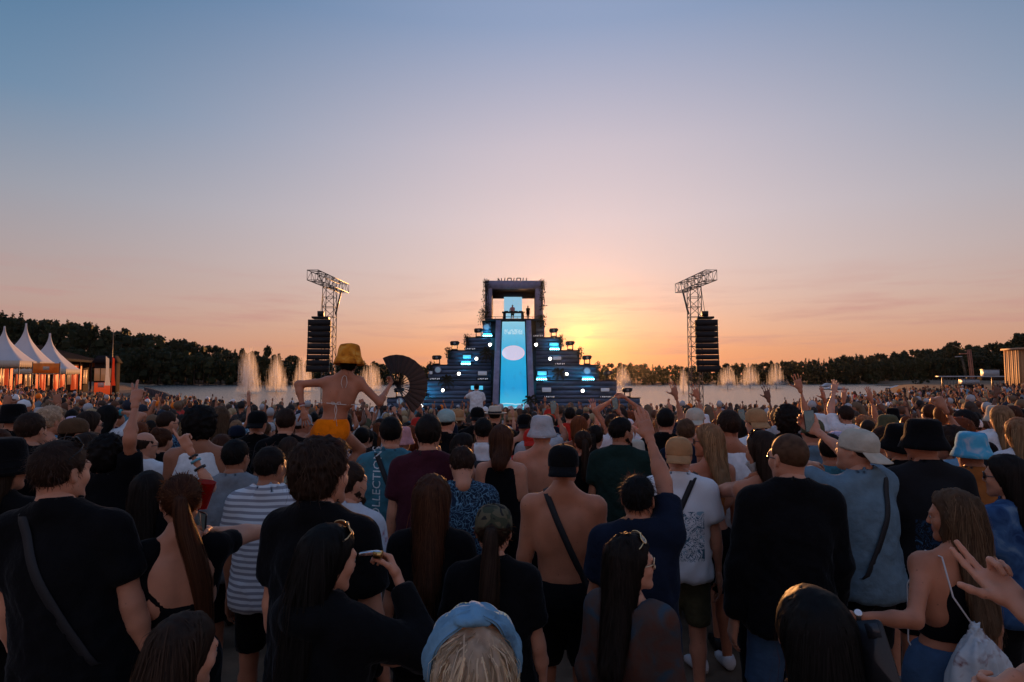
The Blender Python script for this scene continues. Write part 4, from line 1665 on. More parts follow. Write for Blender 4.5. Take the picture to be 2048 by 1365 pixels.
def pattern_mat(kind, c1, c2, c3=None):
    """Printed or dyed cloth: stripes, camouflage, leaves, tie-dye, a back print."""
    key = ('pat', kind, c1, c2, c3)
    if key in _mats:
        return _mats[key]
    m = bpy.data.materials.new('cloth_' + kind)
    nt, b = nodes(m)
    b.inputs['Roughness'].default_value = 0.85
    b.inputs['Specular IOR Level'].default_value = 0.15
    N = nt.nodes.new
    L = nt.links.new
    tcn = N('ShaderNodeTexCoord')
    rp = N('ShaderNodeValToRGB')
    el = rp.color_ramp.elements

    def cramp(stops, const=True):
        rp.color_ramp.interpolation = 'CONSTANT' if const else 'LINEAR'
        while len(el) < len(stops):
            el.new(0.5)
        for e, (p, c) in zip(el, stops):
            e.position = p
            e.color = (*c, 1)
    if kind == 'stripe':
        w = N('ShaderNodeTexWave')
        w.wave_type = 'BANDS'
        w.bands_direction = 'Z'
        w.inputs['Scale'].default_value = 9.0
        w.inputs['Distortion'].default_value = 0.6
        w.inputs['Detail Scale'].default_value = 0.4
        L(tcn.outputs['Object'], w.inputs['Vector'])
        L(w.outputs['Fac'], rp.inputs['Fac'])
        cramp([(0, c1), (0.55, c2)])
    elif kind == 'camo':
        n = N('ShaderNodeTexNoise')
        n.inputs['Scale'].default_value = 13
        n.inputs['Detail'].default_value = 1.5
        n.inputs['Distortion'].default_value = 0.8
        L(tcn.outputs['Object'], n.inputs['Vector'])
        L(n.outputs['Fac'], rp.inputs['Fac'])
        cramp([(0, c3), (0.42, c1), (0.53, c2), (0.6, c3)])
    elif kind == 'leaf':
        n = N('ShaderNodeTexNoise')
        n.inputs['Scale'].default_value = 7
        n.inputs['Detail'].default_value = 2
        L(tcn.outputs['Object'], n.inputs['Vector'])
        ad = N('ShaderNodeVectorMath')
        ad.operation = 'MULTIPLY_ADD'
        ad.inputs[1].default_value = (0.5, 0.5, 0.5)
        L(n.outputs['Color'], ad.inputs[0])
        L(tcn.outputs['Object'], ad.inputs[2])
        v = N('ShaderNodeTexVoronoi')
        v.feature = 'DISTANCE_TO_EDGE'
        v.inputs['Scale'].default_value = 20
        L(ad.outputs[0], v.inputs['Vector'])
        L(v.outputs['Distance'], rp.inputs['Fac'])
        cramp([(0, c2), (0.045, c3 or c2), (0.09, c1)], False)
    elif kind == 'dye':
        n = N('ShaderNodeTexNoise')
        n.inputs['Scale'].default_value = 9
        n.inputs['Detail'].default_value = 4
        n.inputs['Distortion'].default_value = 1.2
        L(tcn.outputs['Object'], n.inputs['Vector'])
        L(n.outputs['Fac'], rp.inputs['Fac'])
        cramp([(0.28, c1), (0.55, c2), (0.70, c3 or c2)], False)
    elif kind == 'print':
        sp = N('ShaderNodeSeparateXYZ')
        L(tcn.outputs['Object'], sp.inputs[0])
        n = N('ShaderNodeTexNoise')
        n.inputs['Scale'].default_value = 16
        n.inputs['Detail'].default_value = 5
        n.inputs['Distortion'].default_value = 2.0
        L(tcn.outputs['Object'], n.inputs['Vector'])
        L(n.outputs['Fac'], rp.inputs['Fac'])
        cramp([(0, c2), (0.42, c1), (0.5, c2), (0.54, c1), (0.63, c3 or c2)])
        mk = None
        for so, lo, hi in ((0, -0.16, 0.16), (2, 1.02, 1.34), (1, -1.0, 0.0)):
            a = N('ShaderNodeMath')
            a.operation = 'GREATER_THAN'
            a.inputs[1].default_value = lo
            L(sp.outputs[so], a.inputs[0])
            z = N('ShaderNodeMath')
            z.operation = 'LESS_THAN'
            z.inputs[1].default_value = hi
            L(sp.outputs[so], z.inputs[0])
            q = N('ShaderNodeMath')
            q.operation = 'MULTIPLY'
            L(a.outputs[0], q.inputs[0])
            L(z.outputs[0], q.inputs[1])
            if mk is None:
                mk = q.outputs[0]
            else:
                q2 = N('ShaderNodeMath')
                q2.operation = 'MULTIPLY'
                L(mk, q2.inputs[0])
                L(q.outputs[0], q2.inputs[1])
                mk = q2.outputs[0]
        mx = N('ShaderNodeMix')
        mx.data_type = 'RGBA'
        L(mk, mx.inputs['Factor'])
        mx.inputs['A'].default_value = (*c1, 1)
        L(rp.outputs[0], mx.inputs['B'])
        L(mx.outputs['Result'], b.inputs['Base Color'])
    if kind != 'print':
        L(rp.outputs[0], b.inputs['Base Color'])
    n2 = N('ShaderNodeTexNoise')
    n2.inputs['Scale'].default_value = 14
    n2.inputs['Detail'].default_value = 4
    L(tcn.outputs['Object'], n2.inputs['Vector'])
    bp = N('ShaderNodeBump')
    bp.inputs['Strength'].default_value = 0.3
    bp.inputs['Distance'].default_value = 0.02
    L(n2.outputs['Fac'], bp.inputs['Height'])
    L(bp.outputs[0], b.inputs['Normal'])
    _mats[key] = m
    return m


def cloth(c):
    if not isinstance(c, str):
        return c
    if c == 'stripe':
        return pattern_mat('stripe', (0.62, 0.66, 0.70), (0.26, 0.27, 0.31))
    if c == 'camo':
        return pattern_mat('camo', (0.10, 0.085, 0.05), (0.045, 0.05, 0.03), (0.02, 0.02, 0.018))
    if c == 'leaf':
        return pattern_mat('leaf', (0.012, 0.025, 0.05), (0.17, 0.34, 0.46), (0.04, 0.10, 0.16))
    if c == 'dye':
        return pattern_mat('dye', (0.03, 0.26, 0.46), (0.09, 0.40, 0.58), (0.42, 0.47, 0.55))
    if c == 'dyedark':
        return pattern_mat('dye', (0.01, 0.03, 0.09), (0.04, 0.10, 0.22), (0.12, 0.2, 0.3))
    if c == 'orangehat':
        return pattern_mat('dye', (0.34, 0.08, 0.008), (0.78, 0.27, 0.02), (0.85, 0.42, 0.08))
    if c == 'floral':
        return pattern_mat('dye', (0.55, 0.57, 0.6), (0.5, 0.5, 0.53), (0.30, 0.06, 0.09))
    if c == 'backprint':
        return pattern_mat('print', (0.70, 0.72, 0.74), (0.06, 0.14, 0.20), (0.25, 0.40, 0.48))
    if c == 'blueprint':
        return pattern_mat('print', (0.012, 0.012, 0.014), (0.02, 0.05, 0.10), (0.05, 0.14, 0.26))
    if c == 'sheer':
        return pattern_mat('dye', (0.10, 0.035, 0.02), (0.07, 0.05, 0.045), (0.035, 0.06, 0.085))
    return mat_basic('cloth_' + c, CLOTH[c], rough=0.9, spec=0.06, bump=0.9, bscale=12, var=0.14, vscale=16, sheen=.08)


POSES = {   # per finger: (curl at the three joints), sideways spread; then thumb (out, curl)
    'relaxed': ([(.30, .40, .25)] * 4, .05, (.55, .35)),
    'open': ([(.05, .08, .05)] * 4, .20, (.95, .1)),
    'flat': ([(.02, .05, .03)] * 4, .015, (.45, .1)),
    'fist': ([(1.35, 1.55, .9)] * 4, .0, (.35, 1.0)),
    'grip': ([(.75, .95, .6)] * 4, .03, (.65, .5)),
    'phone': ([(.55, .95, .7)] * 4, .06, (.75, .3)),
    'point': ([(.02, .05, .05), (1.3, 1.5, .9), (1.35, 1.5, .9), (1.35, 1.5, .9)], .05, (.4, .9)),
    'vee': ([(.05, .08, .05), (.05, .08, .05), (1.35, 1.5, .9), (1.35, 1.5, .9)], .22, (.3, 1.0)),
    'two': ([(.10, .12, .1), (.10, .12, .1), (1.25, 1.45, .9), (1.3, 1.5, .9)], .06, (1.1, .15)),
    'horns': ([(.05, .08, .05), (1.35, 1.5, .9), (1.35, 1.5, .9), (.05, .08, .05)], .12, (.3, 1.0)),
    'heart': ([(.55, .75, .45)] * 4, .0, (.25, .1)),
}
_hand = {}


def hand_mesh(pose, side, h):
    """Wrist at the origin, fingers along +z, palm towards +y. side +1 right, -1 left."""
    key = (pose, side, h)
    if key in _hand:
        return _hand[key]
    S = Solid()
    tx = -side
    curls, spread, th = POSES[pose]
    S.cone((0, 0, -0.035), (0, 0, 0.015), .027, .026, .01, S=(1, 1.25, 1))
    S.rbox((0, 0, .052), (.040, .0145, .045), .014, k=.02)
    S.ell((tx * .026, .010, .032), (.017, .015, .028), .015)
    for i, cu in enumerate(curls):
        fx = tx * (.030 - .0205 * i)
        L = (.95, 1.06, 1.0, .78)[i]
        p = np.array([fx, 0.0, .090 - (.004, 0, .003, .011)[i]])
        sp = tx * spread * (1.3 - .87 * i)
        phi = 0.0
        r = .0098 if i < 3 else .0085
        for j, l in enumerate((.043, .027, .022)):
            phi += cu[j]
            d = np.array([math.sin(sp) * math.cos(phi), math.sin(phi), math.cos(sp) * math.cos(phi)])
            q = p + d * l * L
            S.cone(p, q, r, r * .92, .006)
            p, r = q, r * .92
    out, cu = th
    p = np.array([tx * .030, .008, .022])
    d = np.array([tx * math.sin(out), .35, math.cos(out)])
    d /= np.linalg.norm(d)
    r = .0125
    for j, l in enumerate((.036, .032, .026)):
        q = p + d * l
        S.cone(p, q, r, r * .9, .009)
        p, r = q, r * .9
        d = d + cu * np.array([-tx * .7, .55, .1])
        d /= np.linalg.norm(d)
    _hand[key] = S.surface(h)
    return _hand[key]


_head = {}


def head_mesh(sex, h):
    """Head about its own centre: y forward, z up, chin at about -0.115, crown at +0.122."""
    key = (sex, h)
    if key in _head:
        return _head[key]
    f = sex == 'f'
    S = Solid()
    S.ell((0, -.012, .030), (.076, .097, .091), .02)
    S.ell((0, .028, -.030), (.060 if f else .063, .064, .088), .03)
    for s in (-1, 1):
        S.cone((s * .047, -.002, -.055), (s * .014, .068, -.101), .024, .016 if f else .02, .03)
        S.ell((s * .040, .056, -.026), (.028, .026, .026), .025)
    S.ell((0, .074, -.104), (.018, .016, .015), .02)
    S.cone((-.036, .080, .022), (.036, .080, .022), .013 if f else .016, .013 if f else .016, .02)
    for s in (-1, 1):
        S.ell((s * .032, .104, .002), (.019, .017, .012), .012, op='s')
        S.ell((s * .031, .079, .001), (.0135, .0135, .0125), .004)
    S.cone((0, .090, .012), (0, .106, -.024), .0075, .0098, .014)
    S.ell((0, .101, -.030), (.0165, .012, .0090), .010)
    S.cone((-.019, .086, -.057), (.019, .086, -.057), .0065, .0065, .006)
    S.cone((0, .090, -.056), (0, .0905, -.056), .008, .008, .006)
    S.cone((-.017, .083, -.069), (.017, .083, -.069), .0075, .0075, .006)
    S.cone((0, .088, -.069), (0, .0885, -.069), .008, .008, .006)
    for s in (-1, 1):
        R = rotm(yaw=s * 0.35, pitch=0.18)
        S.ell((s * .080, -.010, -.006), (.009, .020, .033), .008, R=R)
        S.ell((s * .087, -.006, -.002), (.005, .011, .018), .006, R=R, op='s')
    S.cone((0, -.022, -.03), (0, -.030, -.150), .050 if f else .056, .048 if f else .056, .025)
    V, Q = S.surface(h)
    ctr = V[Q].mean(axis=1)
    lip = (np.abs(ctr[:, 0]) < .024) & (ctr[:, 1] > .082) & (np.abs(ctr[:, 2] + .063) < .0135)
    _head[key] = (V, Q, lip)
    return _head[key]


def ik(S, T, a, b, pole):
    S = np.asarray(S, float)
    T = np.asarray(T, float)
    d = T - S
    L = np.linalg.norm(d)
    L2 = min(L, (a + b) * 0.995)
    u = d / (L + 1e-9)
    T = S + u * L2
    x = (a * a - b * b + L2 * L2) / (2 * L2)
    hgt = math.sqrt(max(a * a - x * x, 0))
    pole = np.asarray(pole, float)
    w = pole - u * (pole @ u)
    w /= np.linalg.norm(w) + 1e-9
    return S + u * x + w * hgt, T


ARM = {   # wrist (outwards, forward, height) for a 1.78 m person; elbow hint; hand; palm direction
    'down': ((.25, .04, .83), (.5, -1, 0), 'relaxed', (-1, 0, 0)),
    'front': ((.10, .30, 1.13), (.8, -.6, -.6), 'phone', (-.2, -.6, .8)),
    'phone': ((.12, .40, 1.50), (.7, 0, -1), 'phone', (0, -1, 0)),
    'phoneup': ((.10, .34, 1.78), (.8, .2, -1), 'phone', (0, -1, 0)),
    'up': ((.26, .10, 2.00), (1, .3, 0), 'open', (0, 1, 0)),
    'vee': ((.22, .14, 1.95), (1, .3, 0), 'vee', (0, 1, 0)),
    'fist': ((.24, .22, 1.90), (1, .3, -.4), 'fist', (0, 1, 0)),
    'point': ((.18, .30, 1.85), (1, .3, -.4), 'point', (0, 1, 0)),
    'bent': ((.20, .24, 1.12), (.8, -1, -.2), 'relaxed', (-1, 0, .2)),
    'heart': ((.085, .22, 1.98), (1, .2, 0), 'heart', (-1, 0, -.3)),
    'cross': ((-.05, .26, 1.20), (.9, -.3, -.6), 'relaxed', (0, -1, 0)),
}


def joints(sp):
    H = sp['H']
    s = H / 1.78
    f = sp['sex'] == 'f'
    bw = sp.get('build', 1.0)
    tilt = sp.get('tilt', 0.0)
    lean = sp.get('lean', 0.0)
    hz = 1.655 * s

    def P(x, y, z):
        x, y, z = x * s, y * s, z * s
        return np.array([x + tilt * (hz - z), y + (lean * (z - .95 * s) if z > .95 * s else 0), z])
    J = {'s': s, 'f': f, 'P': P, 'bw': bw}
    J['pelvis'] = P(0, 0, .96)
    J['waist'] = P(0, .005, 1.11)
    J['chest'] = P(0, .0, 1.29)
    J['neck'] = P(0, -.012, 1.49)
    J['head'] = P(0, .025, 1.655)
    J['HR'] = rotm(sp.get('hyaw', 0), sp.get('hpitch', 0), sp.get('hroll', 0))
    sw = (.150 if f else .178) * bw ** .5
    for sd, k in ((1, 'R'), (-1, 'L')):
        sh = P(sd * sw, -.005, 1.435)
        a = sp.get(k, 'down')
        if isinstance(a, str):
            w, pole, pose, palm = ARM[a]
            T = P(sd * w[0], w[1], w[2])
            pole = np.array([sd * pole[0], pole[1], pole[2]])
            palm = np.array([sd * palm[0], palm[1], palm[2]], float)
        else:
            T = np.asarray(a['t'], float)
            pole = np.asarray(a.get('pole', (sd * .8, -.3, -.8)), float)
            pose = a.get('pose', 'relaxed')
            palm = np.asarray(a.get('palm', (0, 1, 0)), float)
        up = T[2] - sh[2]
        if up > 0.1:
            sh = sh + np.array([-sd * .02, 0, min(.07, .12 * up)]) * s
        la = .300 * s
        lb = .262 * s
        E, T = ik(sh, T, la, lb, pole)
        J['sh' + k], J['el' + k], J['wr' + k] = sh, E, T
        J['hand' + k] = (pose, palm)
        if sp.get('legs') == 'ride':
            J['hip' + k] = P(sd * .085, 0, .92)
            J['kn' + k] = P(sd * .33, .17, .72)
            J['an' + k] = P(sd * .22, .02, .38)
        else:
            J['hip' + k] = P(sd * .09, 0, .92)
            J['kn' + k] = P(sd * .105, .02, .50)
            J['an' + k] = P(sd * .11, -.02, .09)
    return J


def torso(S, J, o=0.0, k=.05, lower=True):
    s, f, b, P = J['s'], J['f'], J['bw'], J['P']
    if f:
        c, w, p = (.132, .095, .165), (.112, .088, .15), (.160, .118, .125)
    else:
        c, w, p = (.158, .112, .185), (.145, .106, .16), (.153, .116, .125)
    q = lambda r: np.array([r[0] * b, r[1] * b, r[2]]) * s + o
    S.ell(J['chest'], q(c), k)
    S.ell(J['waist'], q(w), k)
    if lower:
        S.ell(J['pelvis'], q(p), k)
        for d in (-1, 1):
            S.ell(P(d * .070, -.055, .90), np.array((.082, .075, .095)) * s * b + o, k)
    r = (.058 if f else .070) * s + o
    S.cone(J['shL'] * .72 + J['shR'] * .28 - [0, 0, .02 * s], J['shR'] * .72 + J['shL'] * .28 - [0, 0, .02 * s], r, r, k, S=(1, 1.05, 1))
    if f:
        for d in (-1, 1):
            S.ell(P(d * .062, .082, 1.265), np.array((.062, .055, .062)) * s + o, .03)


def arm_prims(S, J, k, o=0.0, part='all', kk=.03):
    s = J['s']
    g = (.82 if J['f'] else 1.0) * J['bw'] ** .5
    sh, el, wr = J['sh' + k], J['el' + k], J['wr' + k]
    S.ell(sh, np.full(3, .061 * s * g + o), kk)
    S.cone(sh, el, .056 * s * g + o, .043 * s * g + o, kk)
    mid = el + (wr - el) * .3
    S.cone(el, mid, .042 * s * g + o, .043 * s * g + o, kk)
    S.cone(mid, wr, .042 * s * g + o, .0265 * s * g + o, kk)


def body_solid(sp, J):
    s, f, P = J['s'], J['f'], J['P']
    S = Solid()
    torso(S, J)
    nr = (.047 if f else .057) * s
    S.cone(P(0, -.014, 1.45), J['head'] + J['HR'] @ np.array([0, -.025, -.09]) * s, nr * 1.15, nr, .035)
    for k in 'LR':
        d = 1 if k == 'R' else -1
        S.cone(P(0, -.025, 1.525), J['sh' + k] * .85 + J['neck'] * .15 + np.array([0, -.01, .012]) * s, (.040 if f else .052) * s, (.034 if f else .042) * s, .045)
        arm_prims(S, J, k)
        S.cone(P(d * .10, -.035, 1.22), J['sh' + k], .055 * s, .045 * s, .05)      # lat
        S.ell(P(d * .078, -.080 if not f else -.062, 1.345), np.array((.050, .026, .072)) * s, .03)     # shoulder blade
        hp, kn, an = J['hip' + k], J['kn' + k], J['an' + k]
        S.cone(hp, kn, .086 * s, .056 * s, .04)
        m = kn + (an - kn) * .3
        S.cone(kn, m, .055 * s, .056 * s, .03)
        S.cone(m, an, .056 * s, .036 * s, .03)
        toe = an + np.array([d * .02, .14, -.055]) * s
        S.cone(an + np.array([0, -.03, -.045]) * s, toe, .036 * s, .026 * s, .03)
    S.cone(P(0, -.122 if not f else -.105, 1.43), P(0, -.118 if not f else -.100, 1.08), .012 * s, .010 * s, .03, op='s')   # groove of the spine
    return S


def fold(V, amp, seed, s=1.0):
    W = V + .05 * np.stack([vnoise(V * 6 + seed, seed + 7), vnoise(V * 6 - seed, seed + 8), vnoise(V * 6, seed + 9)], 1)
    r1 = 1 - np.abs(vnoise(W @ np.array([[13, 2, -5], [2, 13, 3], [5, -3, 8.0]]).T + seed, seed)) * 2      # creases
    r2 = 1 - np.abs(vnoise(W @ np.array([[24, 4, 12], [-4, 24, 4], [-9, 3, 13.0]]).T + 2 * seed, seed + 3)) * 2
    return (.6 * vnoise(V * np.array([9, 9, 5]) + seed, seed + 1) + .55 * r1 + .35 * r2) * amp


def disp(V, Q, d):
    """Move points along their normals."""
    n = np.cross(V[Q[:, 2]] - V[Q[:, 0]], V[Q[:, 3]] - V[Q[:, 1]])
    N = np.zeros_like(V)
    for c in range(4):
        for a in range(3):
            N[:, a] += np.bincount(Q[:, c], n[:, a], len(V))
    N /= np.linalg.norm(N, axis=1)[:, None] + 1e-12
    return V + N * d[:, None]


def top_solid(sp, J):
    kind = sp['top']
    s, f, P, b = J['s'], J['f'], J['P'], J['bw']
    S = Solid()
    loose = sp.get('loose', 1.0)
    o = {'tee': .017, 'shirt': .022, 'jacket': .026, 'tank': .012, 'crop': .009, 'openback': .009, 'sheer': .018, 'polo': .018}[kind]
    hem = {'tee': .86, 'shirt': .84, 'jacket': .84, 'tank': .90, 'crop': 1.10, 'openback': 1.10, 'sheer': 1.04, 'polo': .88}[kind]
    torso(S, J, o, lower=hem < 1.0)
    r1 = (.140 if f else .172) * b * s
    r2 = (.158 if f else .170) * b * s
    if kind in ('tee', 'shirt', 'jacket', 'polo', 'tank'):
        S.cone(P(0, -.006, 1.28), P(0, -.010, hem - .1), r1 * .97 + .004, (r2 * (1.04 if kind == 'tank' else 1.10) + .012) * loose, .06, S=(1, 1.24, 1))
    S.plane(P(0, 0, hem), (0, 0, -1))
    if kind in ('tee', 'shirt', 'jacket', 'polo', 'sheer', 'openback'):
        for k in 'LR':
            d = 1 if k == 'R' else -1
            sh, el, wr = J['sh' + k], J['el' + k], J['wr' + k]
            g = (.82 if f else 1.0) * b ** .5
            S.cone(P(0, -.025, 1.522), sh * .85 + J['neck'] * .15 + np.array([0, -.01, .012]) * s, (.040 if f else .052) * s + o * .9,
                   (.034 if f else .042) * s + o, .045)
            if kind in ('jacket', 'sheer'):
                S.cone(sh, el, .056 * s * g + o, .046 * s * g + o * .9, .04)
                e2 = el + (wr - el) * .97
                S.cone(el, e2, .046 * s * g + o * .9, .034 * s * g + o * .6, .04, cut_b=True)
            else:
                q = {'tee': .66, 'shirt': .74, 'polo': .62, 'openback': .42}[kind]
                e2 = sh + (el - sh) * q
                S.cone(sh, e2, .055 * s * g + o, (.056 * s * g + o * 1.15), .035, cut_b=True)
            S.cone(P(d * .10, -.02, 1.24), sh, .05 * s + o * .7, .04 * s + o, .05)
    nr = (.055 if f else .067) * s
    hb = J['head'] + J['HR'] @ np.array([0, -.025, -.09]) * s
    if kind in ('tee', 'polo'):
        S.cone(P(0, .000, 1.525), hb + [0, .01, .1 * s], nr + .004, nr + .012, .008, op='s')
        S.torus(P(0, -.012, 1.540 if not f else 1.532), nr + .012, .009, 1.0, .30, .012)
    elif kind in ('shirt', 'jacket'):
        S.cone(P(0, -.016, 1.47), P(0, -.012, 1.55), nr + .022, nr + .015, .02, cut_b=True)
        S.cone(P(0, -.012, 1.50), hb + [0, 0, .1 * s], nr + .004, nr + .008, .006, op='s')
        if sp.get('hood'):
            S.ell(P(0, -.105, 1.475), np.array((.105, .055, .06)) * s, .04)
    elif kind == 'tank':
        for d in (-1, 1):
            S.ell(P(d * (.205 if not f else .180), -.005, 1.43), np.array((.080 if not f else .070, .16, .14)) * s, .015, op='s')
        S.ell(P(0, -.03, 1.565), np.array((.078, .16, .10)) * s, .015, op='s')
        for d in (-1, 1):
            S.cone(P(d * .098, -.085, 1.36), P(d * .098, -.02, 1.485), .020 * s, .018 * s, .02)
            S.cone(P(d * .098, -.02, 1.485), P(d * .090, .06, 1.40), .018 * s, .02 * s, .02)
    elif kind == 'crop':
        S.plane(P(0, 0, 1.335), (0, .35, 1))
    elif kind == 'openback':
        S.ell(P(0, -.16, 1.40), np.array((.120, .15, .235)) * s, .02, op='s')
        S.ell(P(0, 0, 1.56), np.array((.11, .16, .10)) * s, .02, op='s')
    elif kind == 'sheer':
        S.ell(P(0, .0, 1.57), np.array((.095, .16, .11)) * s, .02, op='s')
    return S


def bottom_solid(sp, J):
    kind = sp.get('bottom', 'shorts')
    s, P, b = J['s'], J['P'], J['bw']
    S = Solid()
    f = J['f']
    o = .008 if kind in ('hot', 'leggings') else .011
    p = (.160, .118, .125) if f else (.153, .116, .125)
    S.ell(J['pelvis'], np.array([p[0] * b, p[1] * b, p[2]]) * s + o, .05)
    for d in (-1, 1):
        S.ell(P(d * .070, -.055, .90), np.array((.082, .075, .095)) * s * b + o, .05)
    S.ell(J['waist'] * .35 + J['pelvis'] * .65, np.array((.145 if not f else .125, .108 if not f else .096, .11)) * s * b + o, .05)
    S.plane(P(0, 0, 1.06 if kind == 'hot' else 1.03 if sp['top'] in ('bare', 'crop', 'openback', 'sheer', 'bikini') else .93), (0, 0, 1))
    for k in 'LR':
        hp, kn, an = J['hip' + k], J['kn' + k], J['an' + k]
        if kind in ('jeans', 'leggings'):
            S.cone(hp, kn, .088 * s + o, .060 * s + o, .04)
            S.cone(kn, kn + (an - kn) * .95, .058 * s + o, .044 * s + o, .03, cut_b=True)
        elif kind == 'shorts':
            S.cone(hp, hp + (kn - hp) * .92, .088 * s + o, .074 * s + o, .04, cut_b=True)
        else:
            S.cone(hp, hp + (kn - hp) * .22, .086 * s + o, .084 * s + o, .03, cut_b=True)
    return S


# ---------------------------------------------------------------- hair
def ribbons(paths, width, up, col):
    """paths (n,m,3); a flat strand along each, side vectors from up (n,m,3) normals."""
    n, m, _ = paths.shape
    T = np.gradient(paths, axis=1)
    T /= np.linalg.norm(T, axis=2)[..., None] + 1e-9
    W = np.cross(T, up)
    W /= np.linalg.norm(W, axis=2)[..., None] + 1e-9
    w = np.broadcast_to(np.asarray(width), (n, m))[..., None]
    A = paths - W * w * .5
    B = paths + W * w * .5
    V = np.stack([A, B], axis=2).reshape(-1, 3)
    base = (np.arange(n) * m * 2)[:, None] + (np.arange(m - 1) * 2)[None]
    F = np.stack([base, base + 1, base + 3, base + 2], axis=-1).reshape(-1, 4)
    C = np.repeat(col, m * 2)
    return V, F, C


